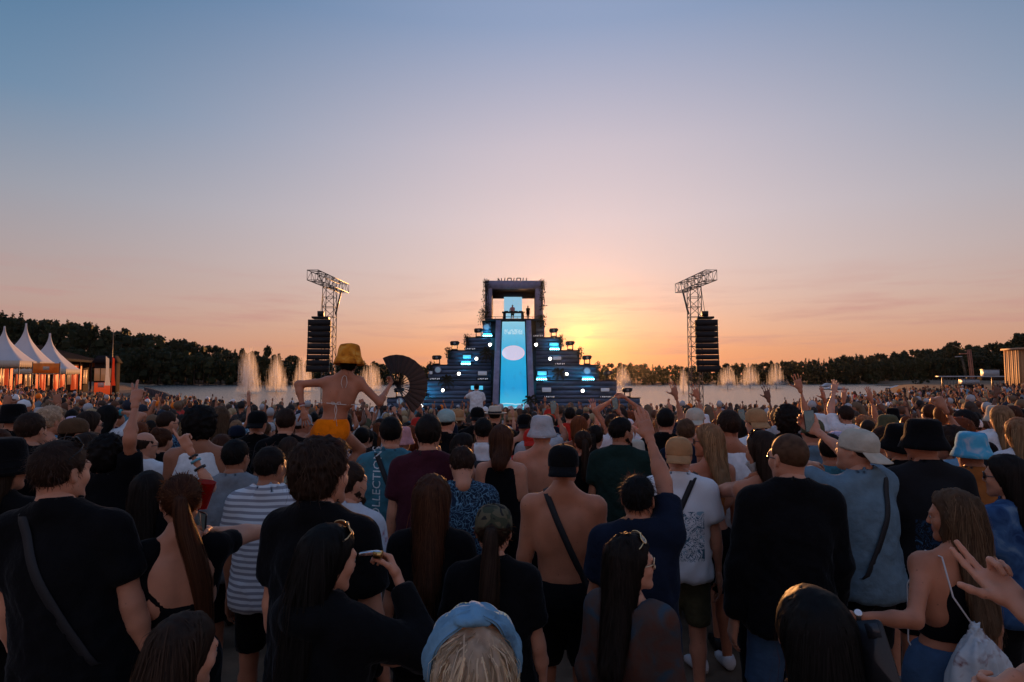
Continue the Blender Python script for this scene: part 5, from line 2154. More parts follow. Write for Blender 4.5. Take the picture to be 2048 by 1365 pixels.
def hair_build(sp, J, lod):
    """Solid hair volume plus loose strands, one mesh, in the person's own space."""
    style = sp.get('hair', 'short')
    if style in ('none',):
        return None
    s = J['s'] * sp.get('hs', 1.0)
    Hc, HR = J['head'], J['HR']
    L = lambda x, y, z: Hc + HR @ np.array([x, y, z]) * s
    D = lambda v: HR @ np.asarray(v, float)
    hat = sp.get('hat')
    h = (.0088, .0125, .019)[lod]
    ns = (1250, 300, 90)[lod]
    r_ = np.random.default_rng(sp.get('seed', 1))
    S = Solid()
    t = {'short': .010, 'buzz': .005, 'wavy': .030, 'long': .014, 'bob': .020, 'pony': .009, 'bun': .010, 'curly': .042, 'fringe': .004,
         'braid': .010, 'longw': .018, 'quiff': .016}[style]
    if hat and hat != 'headband':
        t = min(t, .007)
    S.ell(L(0, -.014, .034), np.array([.075 + t, .096 + t * 1.1, .090 + t]) * s, .02, R=HR)
    if style in ('quiff', 'wavy') and not hat:
        S.ell(L(0, .035, .105), np.array([.055, .05, .030]) * s, .03, R=HR)
    S.plane(L(0, .043, .033), D((0, .86, -.50)))
    if style in ('short', 'buzz', 'quiff', 'fringe', 'pony', 'bun', 'braid'):
        S.plane(L(0, -.085, -.052), D((0, -.15, -1)))
        for d in (-1, 1):
            S.ell(L(d * .085, .000, -.020), np.array([.022, .026, .045]) * s, .012, R=HR, op='s')
    elif style in ('wavy', 'curly'):
        S.ell(L(0, -.045, -.035), np.array([.072 + t * .7, .060 + t * .6, .075]) * s, .03, R=HR)
    if style == 'fringe':
        S.ell(L(0, .01, .10), np.array([.085, .11, .085]) * s, .01, R=HR, op='s')
    len_ = sp.get('hl', .42) * s
    if style in ('long', 'longw', 'bob'):
        if style == 'bob':
            len_ = .16 * s
        sw = D((0, -1, 0))
        sw[2] = 0
        a = L(0, -.040, .01)
        bend = J['P'](0, -.105 if J['f'] else -.12, 1.38)
        top_z = a[2]
        m1 = L(0, -.045, -.075)
        e = np.array([m1[0] * .6 + bend[0] * .4, min(bend[1] - .055, m1[1] - .02), top_z - len_])
        m1 = m1 + np.array([0, -.03, 0])
        S.cone(a, m1, .083 * s, .080 * s, .04, S=(1, 1.15, 1))
        S.cone(m1, e, .080 * s, .060 * s, .04, S=(1, 1.9, 1))
        if sp.get('front', 0):
            for d in ((-1, 1) if sp['front'] == 2 else (1,) if sp['front'] > 0 else (-1,)):
                q0 = L(d * .070, .010, .0)
                q1 = np.array([q0[0] + d * .015, q0[1] + .04, q0[2] - .16])
                S.cone(q0, q1, .026 * s, .030 * s, .03)
                S.cone(q1, q1 + np.array([0, .02, -(len_ - .16)]), .030 * s, .016 * s, .03)
        S.plane(L(0, .075, .0), D((0, 1, -.25)))
    V, Q = S.surface(h)
    seed = sp.get('seed', 1)
    amp = {'short': .003, 'buzz': .0005, 'wavy': .010, 'long': .004, 'longw': .007, 'bob': .004, 'pony': .0015, 'bun': .002, 'curly': .014,
           'fringe': .001, 'braid': .0015, 'quiff': .004}[style]
    if style in ('long', 'longw', 'bob'):
        nz_ = vnoise(V * np.array([75, 75, 5]) + seed, seed) + .5 * vnoise(V * np.array([160, 160, 8]), seed)
    else:
        nz_ = vnoise((V - Hc) * 60 + seed, seed) + .5 * vnoise(V * 120, seed)
    V = disp(V, Q, nz_ * amp)
    Cb = .75 + .35 * nz_
    out_v, out_q, out_c = [V], [Q], [np.clip(Cb, .35, 1.5)]
    n0 = len(V)

    def put(pv, pf, pc):
        nonlocal n0
        out_v.append(pv)
        out_q.append(pf + n0)
        out_c.append(pc)
        n0 += len(pv)

    def grad(p):
        e = .004
        d0 = S.ev(p)
        g = np.stack([S.ev(p + np.eye(3)[i] * e) - d0 for i in range(3)], axis=1)
        return d0, g / (np.linalg.norm(g, axis=1)[:, None] + 1e-9)

    crown = L(0, -.055, .125)
    wid = (.0032, .0048, .009)[lod]
    if style not in ('fringe',):
        if style == 'buzz':
            cand = np.zeros((0,), int)
        elif style in ('long', 'longw', 'bob'):
            cand = np.where((V[:, 2] > Hc[2] - .06) & (((V - Hc) @ HR)[:, 1] < .02 * s))[0]
        else:
            cand = np.arange(len(V))
        if hat and hat != 'headband' and len(cand):
            lim = L(0, -.05, .0)[2]
            cand = cand[V[cand][:, 2] < lim + .03]
        if len(cand):
            ii = r_.choice(cand, size=ns)
            p = V[ii].copy()
            if style in ('long', 'longw', 'bob'):
                m, step = 7, (len_ + .10) / 6
            elif style == 'wavy':
                m, step = 6, .016
            elif style == 'curly':
                m, step = 7, .011
            elif style in ('pony', 'bun', 'braid'):
                m, step = 5, .018
            else:
                m, step = 4, .008 if style == 'short' else .010
            tie = L(0, -.105, .045 if style != 'bun' else .09)
            path = np.zeros((len(p), m, 3))
            ups = np.zeros((len(p), m, 3))
            lens = r_.uniform(.65, 1.0, len(p))
            lift = np.clip(r_.exponential(.0045, len(p)) + .001, 0, .026) if style not in ('long', 'longw', 'bob') else np.clip(r_.exponential(.0022, len(p)) + .001, 0, .012)
            lift = lift * sp.get('liftk', 1.0)
            ph = r_.uniform(0, 6.28, len(p))
            for j in range(m):
                d0, g = grad(p)
                path[:, j] = p
                ups[:, j] = g
                rad = p - crown
                q = np.linalg.norm(rad, axis=1)[:, None]
                if style in ('long', 'longw', 'bob'):
                    dr = rad / (q + .02) + np.array([0, 0, -1.0]) * np.clip(q / .07, 0, 3)
                    lc = (p - Hc) @ HR / s
                    fr_ = (np.clip((lc[:, 1] + .03) / .06, 0, 1) * (lc[:, 2] > -.015) * (0.0 if sp.get('liftk') else 1.0))[:, None]
                    dr = dr + (np.sign(lc[:, :1]) * D((1.6, 0, 0)) + D((0, -1.8, 0))) * fr_
                    dr += r_.normal(0, .12, dr.shape)
                    if style == 'longw':
                        dr[:, 0] += .35 * np.sin(ph + j * 1.7)
                elif style in ('pony', 'bun', 'braid'):
                    dr = tie - p
                    dr += r_.normal(0, .01, dr.shape)
                elif style == 'curly':
                    dr = r_.normal(0, 1, dr.shape if False else rad.shape)
                elif style == 'wavy':
                    dr = rad / (q + .01) + np.array([0, 0, -.6]) + .5 * np.stack([np.sin(ph + j), np.cos(ph * 2 + j), 0 * ph], 1) + r_.normal(0, .2, rad.shape)
                else:
                    dr = rad / (q + .01) + np.array([0, 0, -.3]) + r_.normal(0, .35, rad.shape)
                inside = d0 < .02
                dr = dr - np.where(inside, (dr * g).sum(1), 0)[:, None] * g
                dr /= np.linalg.norm(dr, axis=1)[:, None] + 1e-9
                p = p + dr * (step * lens)[:, None]
                d1, g1 = grad(p)
                tgt = lift * (1 + j * (.5 if style in ('short', 'quiff') else .12))
                corr = np.clip(d1 - tgt, -.03, .03) * (d1 < .03)
                if style == 'curly':
                    corr = corr * .4
                p = p - g1 * corr[:, None]
            if style in ('long', 'longw', 'bob', 'wavy'):
                q_ = (path - Hc) @ HR / s
                bad = ((np.abs(q_[..., 0]) < .080) & (q_[..., 1] > .036) & (q_[..., 2] < .058)).any(axis=1)
                if style != 'wavy':
                    off_ = S.ev(path.reshape(-1, 3)).reshape(path.shape[:2])
                    bad |= ((off_ > (.016 if sp.get('liftk') else .030)) & (q_[..., 2] > -.06)).any(axis=1) | ((q_[..., 1] > .075) & (q_[..., 2] > 0)).any(axis=1)
                path, ups, p = path[~bad], ups[~bad], p[~bad]
            w = wid * np.linspace(1, .35, m)[None] * r_.uniform(.6, 1.3, len(p))[:, None]
            cols = np.clip(r_.normal(1.05, .45, len(p)), .3, 2.6)
            pv, pf, pc = ribbons(path, w, ups, cols)
            put(pv, pf, pc)

    def tail(pts, rad, n, spread=.3, wav=0.0):
        pts = np.asarray(pts, float)
        mm = 10
        tt = np.linspace(0, len(pts) - 1, mm)
        i0 = np.minimum(tt.astype(int), len(pts) - 2)
        fr = (tt - i0)[:, None]
        fr = fr * fr * (3 - 2 * fr) * .35 + fr * .65
        C = pts[i0] * (1 - fr) + pts[i0 + 1] * fr
        rr = np.interp(tt, np.arange(len(rad)), rad)
        Sb = Solid()
        for j in range(mm - 1):
            Sb.cone(C[j], C[j + 1], rr[j] * .8, rr[j + 1] * .8, .02)
        v, q = Sb.surface(h * .8)
        nn = vnoise(v * np.array([90, 90, 8]), 3)
        v = disp(v, q, nn * .003)
        put(v, q, np.clip(.8 + .35 * nn, .3, 1.5))
        a = r_.uniform(0, 2 * PI, n)
        ro = np.sqrt(r_.uniform(.3, 1.05, n))
        T = np.gradient(C, axis=0)
        T /= np.linalg.norm(T, axis=1)[:, None]
        u = np.cross(T, D((0, 1, 0.2)))
        u /= np.linalg.norm(u, axis=1)[:, None]
        w = np.cross(T, u)
        fl = 1 + spread * np.linspace(0, 1, mm) ** 2
        tw = wav * np.linspace(0, 6, mm)
        O = (np.cos(a[:, None] + tw)[..., None] * u + np.sin(a[:, None] + tw)[..., None] * w)
        path = C[None] + O * (ro[:, None] * rr[None] * fl[None])[..., None] + r_.normal(0, .0015, (n, mm, 3))
        pv, pf, pc = ribbons(path, wid * np.linspace(1, .5, mm)[None] * r_.uniform(.6, 1.3, n)[:, None], O, np.clip(r_.normal(1, .35, n), .3, 2.2))
        put(pv, pf, pc)

    if style in ('pony', 'braid'):
        tie = L(0, -.108, .045)
        back = J['P'](0, -.17, 1.36)
        side = sp.get('sweep', 0.0)
        pts = [L(0, -.095, .045), L(0, -.132, .022), L(side * .15, -.142, -.07), back + np.array([side * .6, -.01, 0]),
               back + np.array([side, 0.01, -(len_ - .2)])]
        tail(pts, [.022 * s, .030 * s, .038 * s, .040 * s, .012 * s], max(60, ns // 2), .5, .25 if style == 'pony' else 1.2)
    if style == 'bun':
        b0 = L(0, -.085 if not sp.get('topbun') else -.03, .10 if not sp.get('topbun') else .135)
        Sb = Solid().ell(b0, np.array((.043, .040, .036)) * s, .02).cone(b0, L(0, -.05, .08), .03 * s, .035 * s, .02)
        v, q = Sb.surface(h)
        nn = vnoise((v - b0) * np.array([70, 70, 70]), seed) + .5 * vnoise((v - b0) * 150, seed)
        v = disp(v, q, nn * .005)
        put(v, q, np.clip(.8 + .4 * nn, .3, 1.5))
        n = max(30, ns // 8)
        a = r_.uniform(0, 2 * PI, n)
        tl = r_.uniform(-1, 1, n)
        mm = 8
        path = np.zeros((n, mm, 3))
        for j in range(mm):
            an = a + j * .35
            rr = .043 * s * np.sqrt(np.maximum(1 - tl * tl * .8, .1)) * 1.06
            path[:, j] = b0 + np.stack([np.cos(an) * rr, tl * .03 * s, np.sin(an) * rr], 1)
        pv, pf, pc = ribbons(path, wid, path - b0, np.clip(r_.normal(1, .3, n), .3, 2))
        put(pv, pf, pc)
    if style == 'fringe':
        pass
    V = np.concatenate(out_v)
    F = np.concatenate(out_q)
    C = np.concatenate(out_c)
    return mesh_np('hair', V, [F], True, col=np.repeat(C[:, None], 3, axis=1))


# ---------------------------------------------------------------- hats and other things that are worn
def frame_of(J, off=(0, 0, 0), pitch=0.0, yaw=0.0, scale=1.0):
    M = np.eye(4)
    R = J['HR'] @ rotm(yaw, pitch)
    M[:3, :3] = R * J['s'] * scale
    M[:3, 3] = J['head'] + J['HR'] @ np.asarray(off, float) * J['s']
    return M


def hat_build(kind, J, lod, seed=1, pitch=0.0, yaw=0.0, hsc=1.0):
    """Returns a list of (part name, mesh)."""
    n = (36, 28, 16)[lod]
    out = []
    if kind == 'bucket':
        M = frame_of(J, (0, -.012, .02), pitch, 0.0, hsc)
        prof = [(.0, .128), (.045, .127), (.072, .121), (.084, .108), (.090, .08), (.095, .045), (.098, .022), (.108, .002), (.120, -.024), (.129, -.048),
                (.125, -.050), (.115, -.025), (.102, .000), (.093, .018)]
        mb = MB().lathe(prof, n, 1.0, 1.14, M)
        V, F = mb.arrays()
        d = vnoise(V * 28 + seed, seed) * .0045 + vnoise(V * 60, seed) * .0015
        V = disp(V, F[0], d)
        out.append(('crown', mesh_np('crown', V, F)))
        for z, r in ((.022, .0995), (-.012, .1158), (-.034, .1250)):
            a = np.linspace(0, 2 * PI, n + 1)
            pts = np.c_[r * np.cos(a), r * 1.14 * np.sin(a), np.full(n + 1, z)] @ M[:3, :3].T + M[:3, 3]
            if lod == 0:
                out.append(('seam', MB().tube(pts, .0016, 4, False).mesh('seam', True)))
    elif kind in ('cap', 'capback'):
        y = PI if kind == 'capback' else 0.0
        M = frame_of(J, (0, -.012, .026), pitch, y + yaw)
        prof = [(.0, .105), (.03, .103), (.058, .093), (.078, .072), (.088, .045), (.0905, .018), (.090, -.004), (.088, -.018), (.085, -.016), (.084, .0)]
        mb = MB().lathe(prof, n, 1.0, 1.20, M)
        V, F = mb.arrays()
        V = disp(V, F[0], vnoise(V * 25 + seed, seed) * .002)
        out.append(('crown', mesh_np('crown', V, F)))
        a = np.linspace(-1.05, 1.05, 15)
        top, bot = [], []
        for q in a:
            r0 = np.array([.088 * math.sin(q), .088 * 1.20 * math.cos(q)])
            e = np.array([.080 * math.sin(q) / math.sin(1.05), .105 + .080 * max(0.0, math.cos(q / 1.05 * PI / 2)) ** .6])
            row = []
            for t in (0, .33, .66, 1):
                p = r0 * (1 - t) + e * t
                zz = -.010 - .020 * t - .9 * p[0] ** 2 * (.4 + t) - (.020 * t if kind == 'capback' else 0)
                row.append((p[0], p[1], zz))
            top.append(row)
        T = np.array(top)
        m = len(a)
        Vt = T.reshape(-1, 3)
        Vb = Vt - [0, 0, .004]
        Vv = np.concatenate([Vt, Vb]) @ M[:3, :3].T + M[:3, 3]
        k = m * 4
        Fq = []
        for i in range(m - 1):
            for j in range(3):
                c = [i * 4 + j, i * 4 + j + 1, (i + 1) * 4 + j + 1, (i + 1) * 4 + j]
                Fq.append(c)
                Fq.append([x + k for x in c[::-1]])
            c = [i * 4 + 3, (i + 1) * 4 + 3]
            Fq.append([c[0], c[0] + k, c[1] + k, c[1]])
        out.append(('bill', mesh_np('bill', Vv, [np.array(Fq)])))
        bt = M[:3, :3] @ np.array([0, 0, .106]) + M[:3, 3]
        out.append(('button', MB().sphere(bt, .007, 8, 5).mesh('button', True)))
        if lod == 0:
            for i in range(3):
                an = i * PI / 3 + PI / 6
                tt = np.linspace(-1, 1, 17)
                pr = np.array([(.0, .105), (.03, .103), (.058, .093), (.078, .072), (.088, .045), (.0905, .018)])
                rr = np.interp(np.abs(tt) * 5, range(6), pr[:, 0])
                zz = np.interp(np.abs(tt) * 5, range(6), pr[:, 1])
                pts = np.c_[np.sign(tt) * rr * math.cos(an), np.sign(tt) * rr * 1.2 * math.sin(an), zz + .0006] @ M[:3, :3].T + M[:3, 3]
                out.append(('seam', MB().tube(pts, .0014, 4, False).mesh('seam', True)))
    elif kind == 'fedora':
        M = frame_of(J, (0, -.012, .035), pitch)
        prof = [(.0, .098), (.04, .104), (.066, .104), (.082, .09), (.092, .03), (.095, .0), (.13, .002), (.165, .014), (.165, .010), (.13, -.003), (.092, -.004)]
        out.append(('crown', MB().lathe(prof, n, 1.0, 1.14, M).mesh('crown', True)))
        band = [(.0935, .008), (.0965, .008), (.0945, .034), (.0915, .034)]
        out.append(('band', MB().lathe(band, n, 1.0, 1.14, M, True).mesh('band', True)))
    elif kind == 'headband':
        M = frame_of(J, (0, -.012, .034))
        nt_, nw = 41, 13
        V = []
        for t in np.linspace(-.25, PI + .25, nt_):
            for w_ in np.linspace(-1, 1, nw):
                wd = .62 * (1 - .45 * math.exp(-((t - PI / 2) / .16) ** 2))
                ph = w_ * wd * .5 + .10
                f_ = .016 + .007 * math.sin(w_ * 9 + t * 3) + .005 * math.sin(w_ * 17 - t * 5) + .006 * (1 - w_ * w_)
                cx_, cy_, cz_ = math.cos(t) * math.cos(ph), math.sin(ph), math.sin(t) * math.cos(ph)
                V.append(((.090 + f_) * cx_, (.112 + f_) * cy_ , (.106 + f_) * cz_))
        V = np.array(V)
        V2 = V * .94
        VV = np.concatenate([V, V2]) @ M[:3, :3].T + M[:3, 3]
        k = nt_ * nw
        Fq = []
        for i in range(nt_ - 1):
            for j in range(nw - 1):
                c = [i * nw + j, i * nw + j + 1, (i + 1) * nw + j + 1, (i + 1) * nw + j]
                Fq += [c, [x + k for x in c[::-1]]]
            for j in (0, nw - 1):
                c = [i * nw + j, (i + 1) * nw + j]
                Fq.append([c[0], c[0] + k, c[1] + k, c[1]])
        out.append(('band', mesh_np('band', VV, [np.array(Fq)])))
        kc = M[:3, :3] @ np.array([0, .012, .128]) + M[:3, 3]
        S_ = Solid().ell(kc + [0, 0, -.012], np.array((.026, .058, .018)) * J['s'], .02).ell(kc + [.028, .01, -.018], (.024, .045, .013), .02).ell(kc + [-.028, .0, -.018], (.024, .045, .013), .02)
        v, q = S_.surface(.0075)
        v = disp(v, q, vnoise(v * np.array([70, 18, 60]), 8) * .006)
        out.append(('knot', mesh_np('knot', v, [q])))
    elif kind == 'headwrap':
        M = frame_of(J, (0, -.014, .034), 0)
        prof = [(.0, .112), (.045, .108), (.078, .08), (.094, .03), (.092, -.02), (.085, -.03)]
        mb = MB().lathe(prof, n, 1.0, 1.16, M)
        V, F = mb.arrays()
        V = disp(V, F[0], vnoise(V * 30, 5) * .006)
        out.append(('wrap', mesh_np('wrap', V, F)))
    return out


def sunglasses(J, where='eyes', lod=0):
    """Frame and two lenses; on the nose or pushed up on the hair."""
    if where == 'eyes':
        M = frame_of(J, (0, .0, .0))
        y0, z0, zt = .103, .002, .006
    else:
        M = frame_of(J, (0, -.030, .060), 0.62)
        y0, z0, zt = .108, .004, .0
    f = MB()
    lens = MB()
    for d in (-1, 1):
        cx = d * .033
        a = np.linspace(0, 2 * PI, 17)
        ol = np.c_[cx + .029 * np.sign(np.cos(a)) * np.abs(np.cos(a)) ** .7, np.full(17, y0), z0 + .021 * np.sign(np.sin(a)) * np.abs(np.sin(a)) ** .7]
        ol[:, 1] -= 6.0 * ol[:, 0] ** 2
        P = ol @ M[:3, :3].T + M[:3, 3]
        f.tube(P, .0026, 5, False)
        c = P[:-1].mean(axis=0)
        V = np.concatenate([P[:-1], [c]])
        lens.add(V, (), [[16, i, (i + 1) % 16] for i in range(16)])
        tp = np.array([[d * .060, y0 - .020, zt], [d * .078, y0 - .05, zt], [d * .080, .0, .004], [d * .079, -.012, -.01]]) @ M[:3, :3].T + M[:3, 3]
        f.tube(tp, .0028, 5)
    br = np.array([[-.006, y0, z0 + .008], [.0, y0 + .003, z0 + .010], [.006, y0, z0 + .008]]) @ M[:3, :3].T + M[:3, 3]
    f.tube(br, .0026, 5)
    return [('frame', f.mesh('frame', True)), ('lens', lens.mesh('lens', False))]


def surf_ribbon(name, bvh, guides, aims, width, wdir, off=.006, closed=False, thick=.003):
    """A strap laid on a surface: rays from guides to aims; wdir gives its width direction."""
    pts, nr = [], []
    for g, a in zip(guides, aims):
        d = Vector(a) - Vector(g)
        hit = bvh.ray_cast(Vector(g), d.normalized(), d.length + .2)
        if hit[0] is None:
            pts.append(np.array(a) if not pts else pts[-1])
            nr.append(np.array([0, 0, 1.0]) if not nr else nr[-1])
            continue
        pts.append(np.array(hit[0] - d.normalized() * off))
        nr.append(np.array(-d.normalized()))
    pts = np.array(pts)
    for _ in range(2):
        q = pts.copy()
        q[1:-1] = (pts[:-2] + pts[2:] + 2 * pts[1:-1]) / 4
        pts = q
    nr = np.array(nr)
    wd = np.broadcast_to(np.asarray(wdir, float), pts.shape)
    m = len(pts)
    V = np.concatenate([pts - wd * width / 2, pts + wd * width / 2, pts + wd * width / 2 + nr * thick, pts - wd * width / 2 + nr * thick])
    F = []
    for i in range(m - 1):
        for a, b in ((0, 1), (1, 2), (2, 3), (3, 0)):
            F.append([a * m + i, b * m + i, b * m + i + 1, a * m + i + 1])
    return mesh_np(name, V, [np.array(F)])


def loop_strap(name, bvh, J, top, low, width, off=.006, n=48):
    """Cross-body strap: a loop in the plane through the top point, the low point and the fore-aft direction."""
    s = J['s']
    top = np.asarray(top, float)
    low = np.asarray(low, float)
    c = (top + low) / 2
    u = (top - low) / 2
    hl = np.linalg.norm(u)
    u /= hl
    v = np.array([0, 1.0, 0])
    w = np.cross(u, v)
    w /= np.linalg.norm(w)
    g, a = [], []
    for i in range(n + 1):
        t = 2 * PI * i / n
        g.append(c + u * hl * 1.25 * math.cos(t) + v * .40 * s * math.sin(t))
        a.append(c + u * hl * .82 * math.cos(t))
    return surf_ribbon(name, bvh, g, a, width, w, off)


def wrist_band(J, k, at_=.10, r=.033, w=.012):
    wr, el = J['wr' + k], J['el' + k]
    d = el - wr
    d /= np.linalg.norm(d)
    c = wr + d * at_
    z = np.array([0, 0, 1.0]) if abs(d[2]) < .9 else np.array([1.0, 0, 0])
    u = np.cross(d, z)
    u /= np.linalg.norm(u)
    v = np.cross(d, u)
    a = np.linspace(0, 2 * PI, 17)
    mb = MB()
    g = (.85 if J['f'] else 1.0) * J['s']
    R = (.0275 + .10 * at_) * g + .0035
    pr = []
    for t in (-w / 2, w / 2):
        pr.append(c + d * t + R * (np.cos(a)[:, None] * u + np.sin(a)[:, None] * v))
    for t in (w / 2, -w / 2):
        pr.append(c + d * t + (R - .003) * (np.cos(a)[:, None] * u + np.sin(a)[:, None] * v))
    V = np.concatenate(pr)
    m = 17
    F = [[x * m + i, ((x + 1) % 4) * m + i, ((x + 1) % 4) * m + i + 1, x * m + i + 1] for x in range(4) for i in range(m - 1)]
    return mb.add(V, F).mesh('wristband', True)


def place_hand(J, k, h):
    pose, palm = J['hand' + k]
    V, Q = hand_mesh(pose, 1 if k == 'R' else -1, h)
    z = J['wr' + k] - J['el' + k]
    z /= np.linalg.norm(z)
    y = palm - z * (palm @ z)
    if np.linalg.norm(y) < .05:
        y = np.array([0, 1, 0]) - z * z[1]
    y /= np.linalg.norm(y)
    x = np.cross(y, z)
    R = np.stack([x, y, z], axis=1)
    sc = J['s'] * (.92 if J['f'] else 1.04)
    return V @ (R * sc).T + J['wr' + k] + z * .030 * J['s'], Q, R


def person_meshes(sp, lod):
    """All parts of one person: list of (name, mesh, material, parent index or None); also joints and a lookup surface."""
    J = joints(sp)
    s = J['s']
    bare = sp['top'] in ('bare', 'bikini', 'crop', 'openback')
    hb = (.0155 if bare else .021, .022 if bare else .031, .040)[lod]
    hc = (.0160, .0255, .037)[lod]
    hh = (.0072, .0128, .019)[lod]
    hd = (.0052, .0080, .014)[lod]
    parts = []
    V, Q = body_solid(sp, J).surface(hb)
    V = smooth_mesh(V, Q, 1)
    tops = None if sp['top'] in ('bare', 'bikini') else top_solid(sp, J)
    ins = np.zeros(len(V))
    if tops is not None:
        ins = np.clip(-tops.ev(V) - .001, 0, .02) * 2.0
    ins = np.maximum(ins, np.clip(-bottom_solid(sp, J).ev(V) - .001, 0, .008) * 1.2)
    V = disp(V, Q, -np.minimum(ins, .022))
    hv, hq, lip = head_mesh(sp['sex'], hh)
    hs = s * (1.0 if sp['sex'] == 'm' else .97)
    Vs = [V, hv @ (J['HR'] * hs).T + J['head']]
    Qs = [Q, hq + len(V)]
    mi = [np.zeros(len(Q), int), lip.astype(int)]
    n = len(V) + len(hv)
    for k in 'LR':
        a, q, _ = place_hand(J, k, hd if sp.get(k, 'down') not in ('down', 'bent', 'cross') else max(hd, (.011, .0145, .0145)[lod]))
        Vs.append(a)
        Qs.append(q + n)
        mi.append(np.zeros(len(q), int))
        n += len(a)
    body = mesh_np('body', np.concatenate(Vs), Qs, True, np.concatenate(mi))
    parts.append(('body', body, [skin_mat(sp.get('skin', 'fair')), lip_mat(sp.get('skin', 'fair'))]))
    surf_v, surf_q = [V], [Q]
    seed = sp.get('seed', 1)
    if sp['top'] in ('bare', 'bikini'):
        pass
    else:
        v, q = tops.surface(hc)
        v = smooth_mesh(v, q, 1)
        amp = {'tank': .005, 'crop': .002, 'openback': .002, 'sheer': .003}.get(sp['top'], .016)
        low = np.clip((1.47 * s - v[:, 2]) / (.35 * s), .06, 1)
        v = disp(v, q, fold(v, amp, seed) * low + .004 + .45 * amp * low)
        nm = {'jacket': 'jacket', 'shirt': 'shirt', 'tee': 't_shirt', 'polo': 'polo_shirt', 'tank': 'tank_top', 'crop': 'crop_top', 'openback': 'open_back_top', 'sheer': 'sheer_top'}[sp['top']]
        parts.append((nm, mesh_np(nm, v, [q]), [cloth(sp.get('topc', 'black'))]))
        surf_v.append(v)
        surf_q.append(q + len(V))
    v, q = bottom_solid(sp, J).surface(hc * 1.7)
    v = smooth_mesh(v, q, 1)
    v = disp(v, q, fold(v, .004 if sp.get('bottom') != 'hot' else .0015, seed + 5) + .001)
    nm = {'jeans': 'trousers', 'leggings': 'leggings'}.get(sp.get('bottom', 'shorts'), 'shorts')
    parts.append((nm, mesh_np(nm, v, [q]), [cloth(sp.get('botc', 'black'))]))
    bv = sum(len(a) for a in surf_v)
    surf_v.append(v)
    surf_q.append(q + bv)
    if sp.get('legs') != 'ride':
        for k in 'LR':
            d = 1 if k == 'R' else -1
            an = J['an' + k]
            Sh = Solid()
            Sh.cone(an + np.array([0, -.025, -.05]) * s, an + np.array([d * .02, .150, -.058]) * s, .044 * s, .036 * s, .03, S=(1, 1, .9))
            Sh.cone(an + np.array([0, -.01, -.02]) * s, an + np.array([0, -.005, .012]) * s, .046 * s, .044 * s, .03, cut_b=True)
            Sh.plane((0, 0, .004), (0, 0, -1))
            v, q = Sh.surface((.022, .030, .040)[lod])
            parts.append(('shoe', mesh_np('shoe', v, [q]), [mat_basic('shoe_' + sp.get('shoe', ('ltgrey', 'black', 'white', 'grey')[seed % 4]), CLOTH[sp.get('shoe', ('ltgrey', 'black', 'white', 'grey')[seed % 4])], rough=.6, bump=.1)]))
    hm = hair_build(sp, J, lod)
    if hm:
        parts.append(('hair', hm, [hair_mat(sp.get('hairc', 'dark'))]))
    if sp.get('beard'):
        Sb = Solid()
        L = lambda x, y, z: J['head'] + J['HR'] @ np.array([x, y, z]) * hs
        for d in (-1, 1):
            Sb.cone(L(d * .052, .000, -.048), L(d * .014, .069, -.104), .0268 * s, .0250 * s, .03)
        Sb.cone(L(0, .072, -.100), L(0, .064, -.114), .0250 * s, .021 * s, .03)
        Sb.ell(L(0, .100, -.062), np.array((.024, .03, .017)) * s, .01, R=J['HR'], op='s')
        v, q = Sb.surface(.006 if lod < 2 else .012)
        nn = vnoise(v * 130, 3)
        v = disp(v, q, nn * .003)
        parts.append(('beard', mesh_np('beard', v, [q], True, col=np.repeat((.8 + .4 * nn)[:, None], 3, 1)), [hair_mat(sp.get('hairc', 'dark'))]))
    if lod == 0 or sp.get('eyes'):
        for d in (-1, 1):
            c = J['head'] + J['HR'] @ np.array([d * .031, .0815, .001]) * hs
            parts.append(('eye', MB().sphere(c, .0122 * s, 12, 8).mesh('eye', True), [mat_basic('eyeball', (.35, .30, .27), rough=.12)]))
            pu = J['head'] + J['HR'] @ np.array([d * .031, .0915, .001]) * hs
            parts.append(('iris', MB().sphere(pu, .0048 * s, 10, 6).mesh('iris', True), [mat_basic('iris', (.02, .015, .012), rough=.1)]))
            eb = np.array([[d * .012, .095, .020], [d * .030, .095, .026], [d * .050, .078, .020]]) * hs
            parts.append(('eyebrow', MB().tube(eb @ J['HR'].T + J['head'], [.0035, .004, .0022], 5).mesh('eyebrow', True), [mat_basic('eyebrow', HAIRS.get(sp.get('hairc', 'dark')), rough=.7)]))
    if sp.get('hat'):
        hp_ = hat_build(sp['hat'], J, lod, seed, sp.get('hatp', 0.0), sp.get('hatyaw', 0.0), sp.get('hsc', 1.0))
        hc_ = cloth(sp.get('hatc', 'black'))
        hat_nm = {'bucket': 'bucket_hat', 'cap': 'cap', 'capback': 'cap', 'fedora': 'straw_hat', 'headband': 'headband', 'headwrap': 'headscarf'}[sp['hat']]
        first = True
        for i, (nm, me) in enumerate(hp_):
            mm = hc_ if nm != 'band' or sp['hat'] == 'headband' else mat_basic('hat_band', (.015, .015, .02), rough=.8)
            parts.append((hat_nm if first else nm, me, [mm], None if first else hat_nm))
            first = False
    if sp.get('glasses'):
        nm = 'sunglasses' if not sp.get('clear') else 'glasses'
        g = sunglasses(J, sp['glasses'], lod)
        lm = mat_basic('dark_lens', (.01, .01, .012), rough=.05, spec=.6) if not sp.get('clear') else mat_basic('clear_lens', (.6, .6, .6), rough=.05, alpha=.12)
        if sp.get('lens'):
            lm = mat_basic('tint_lens', sp['lens'], rough=.06, spec=.8)
        fm = mat_basic('glasses_frame', sp.get('framec', (.02, .018, .018)), rough=.3, metal=.6 if sp.get('framec') else 0)
        parts.append((nm, g[0][1], [fm]))
        parts.append(('lens', g[1][1], [lm], nm))
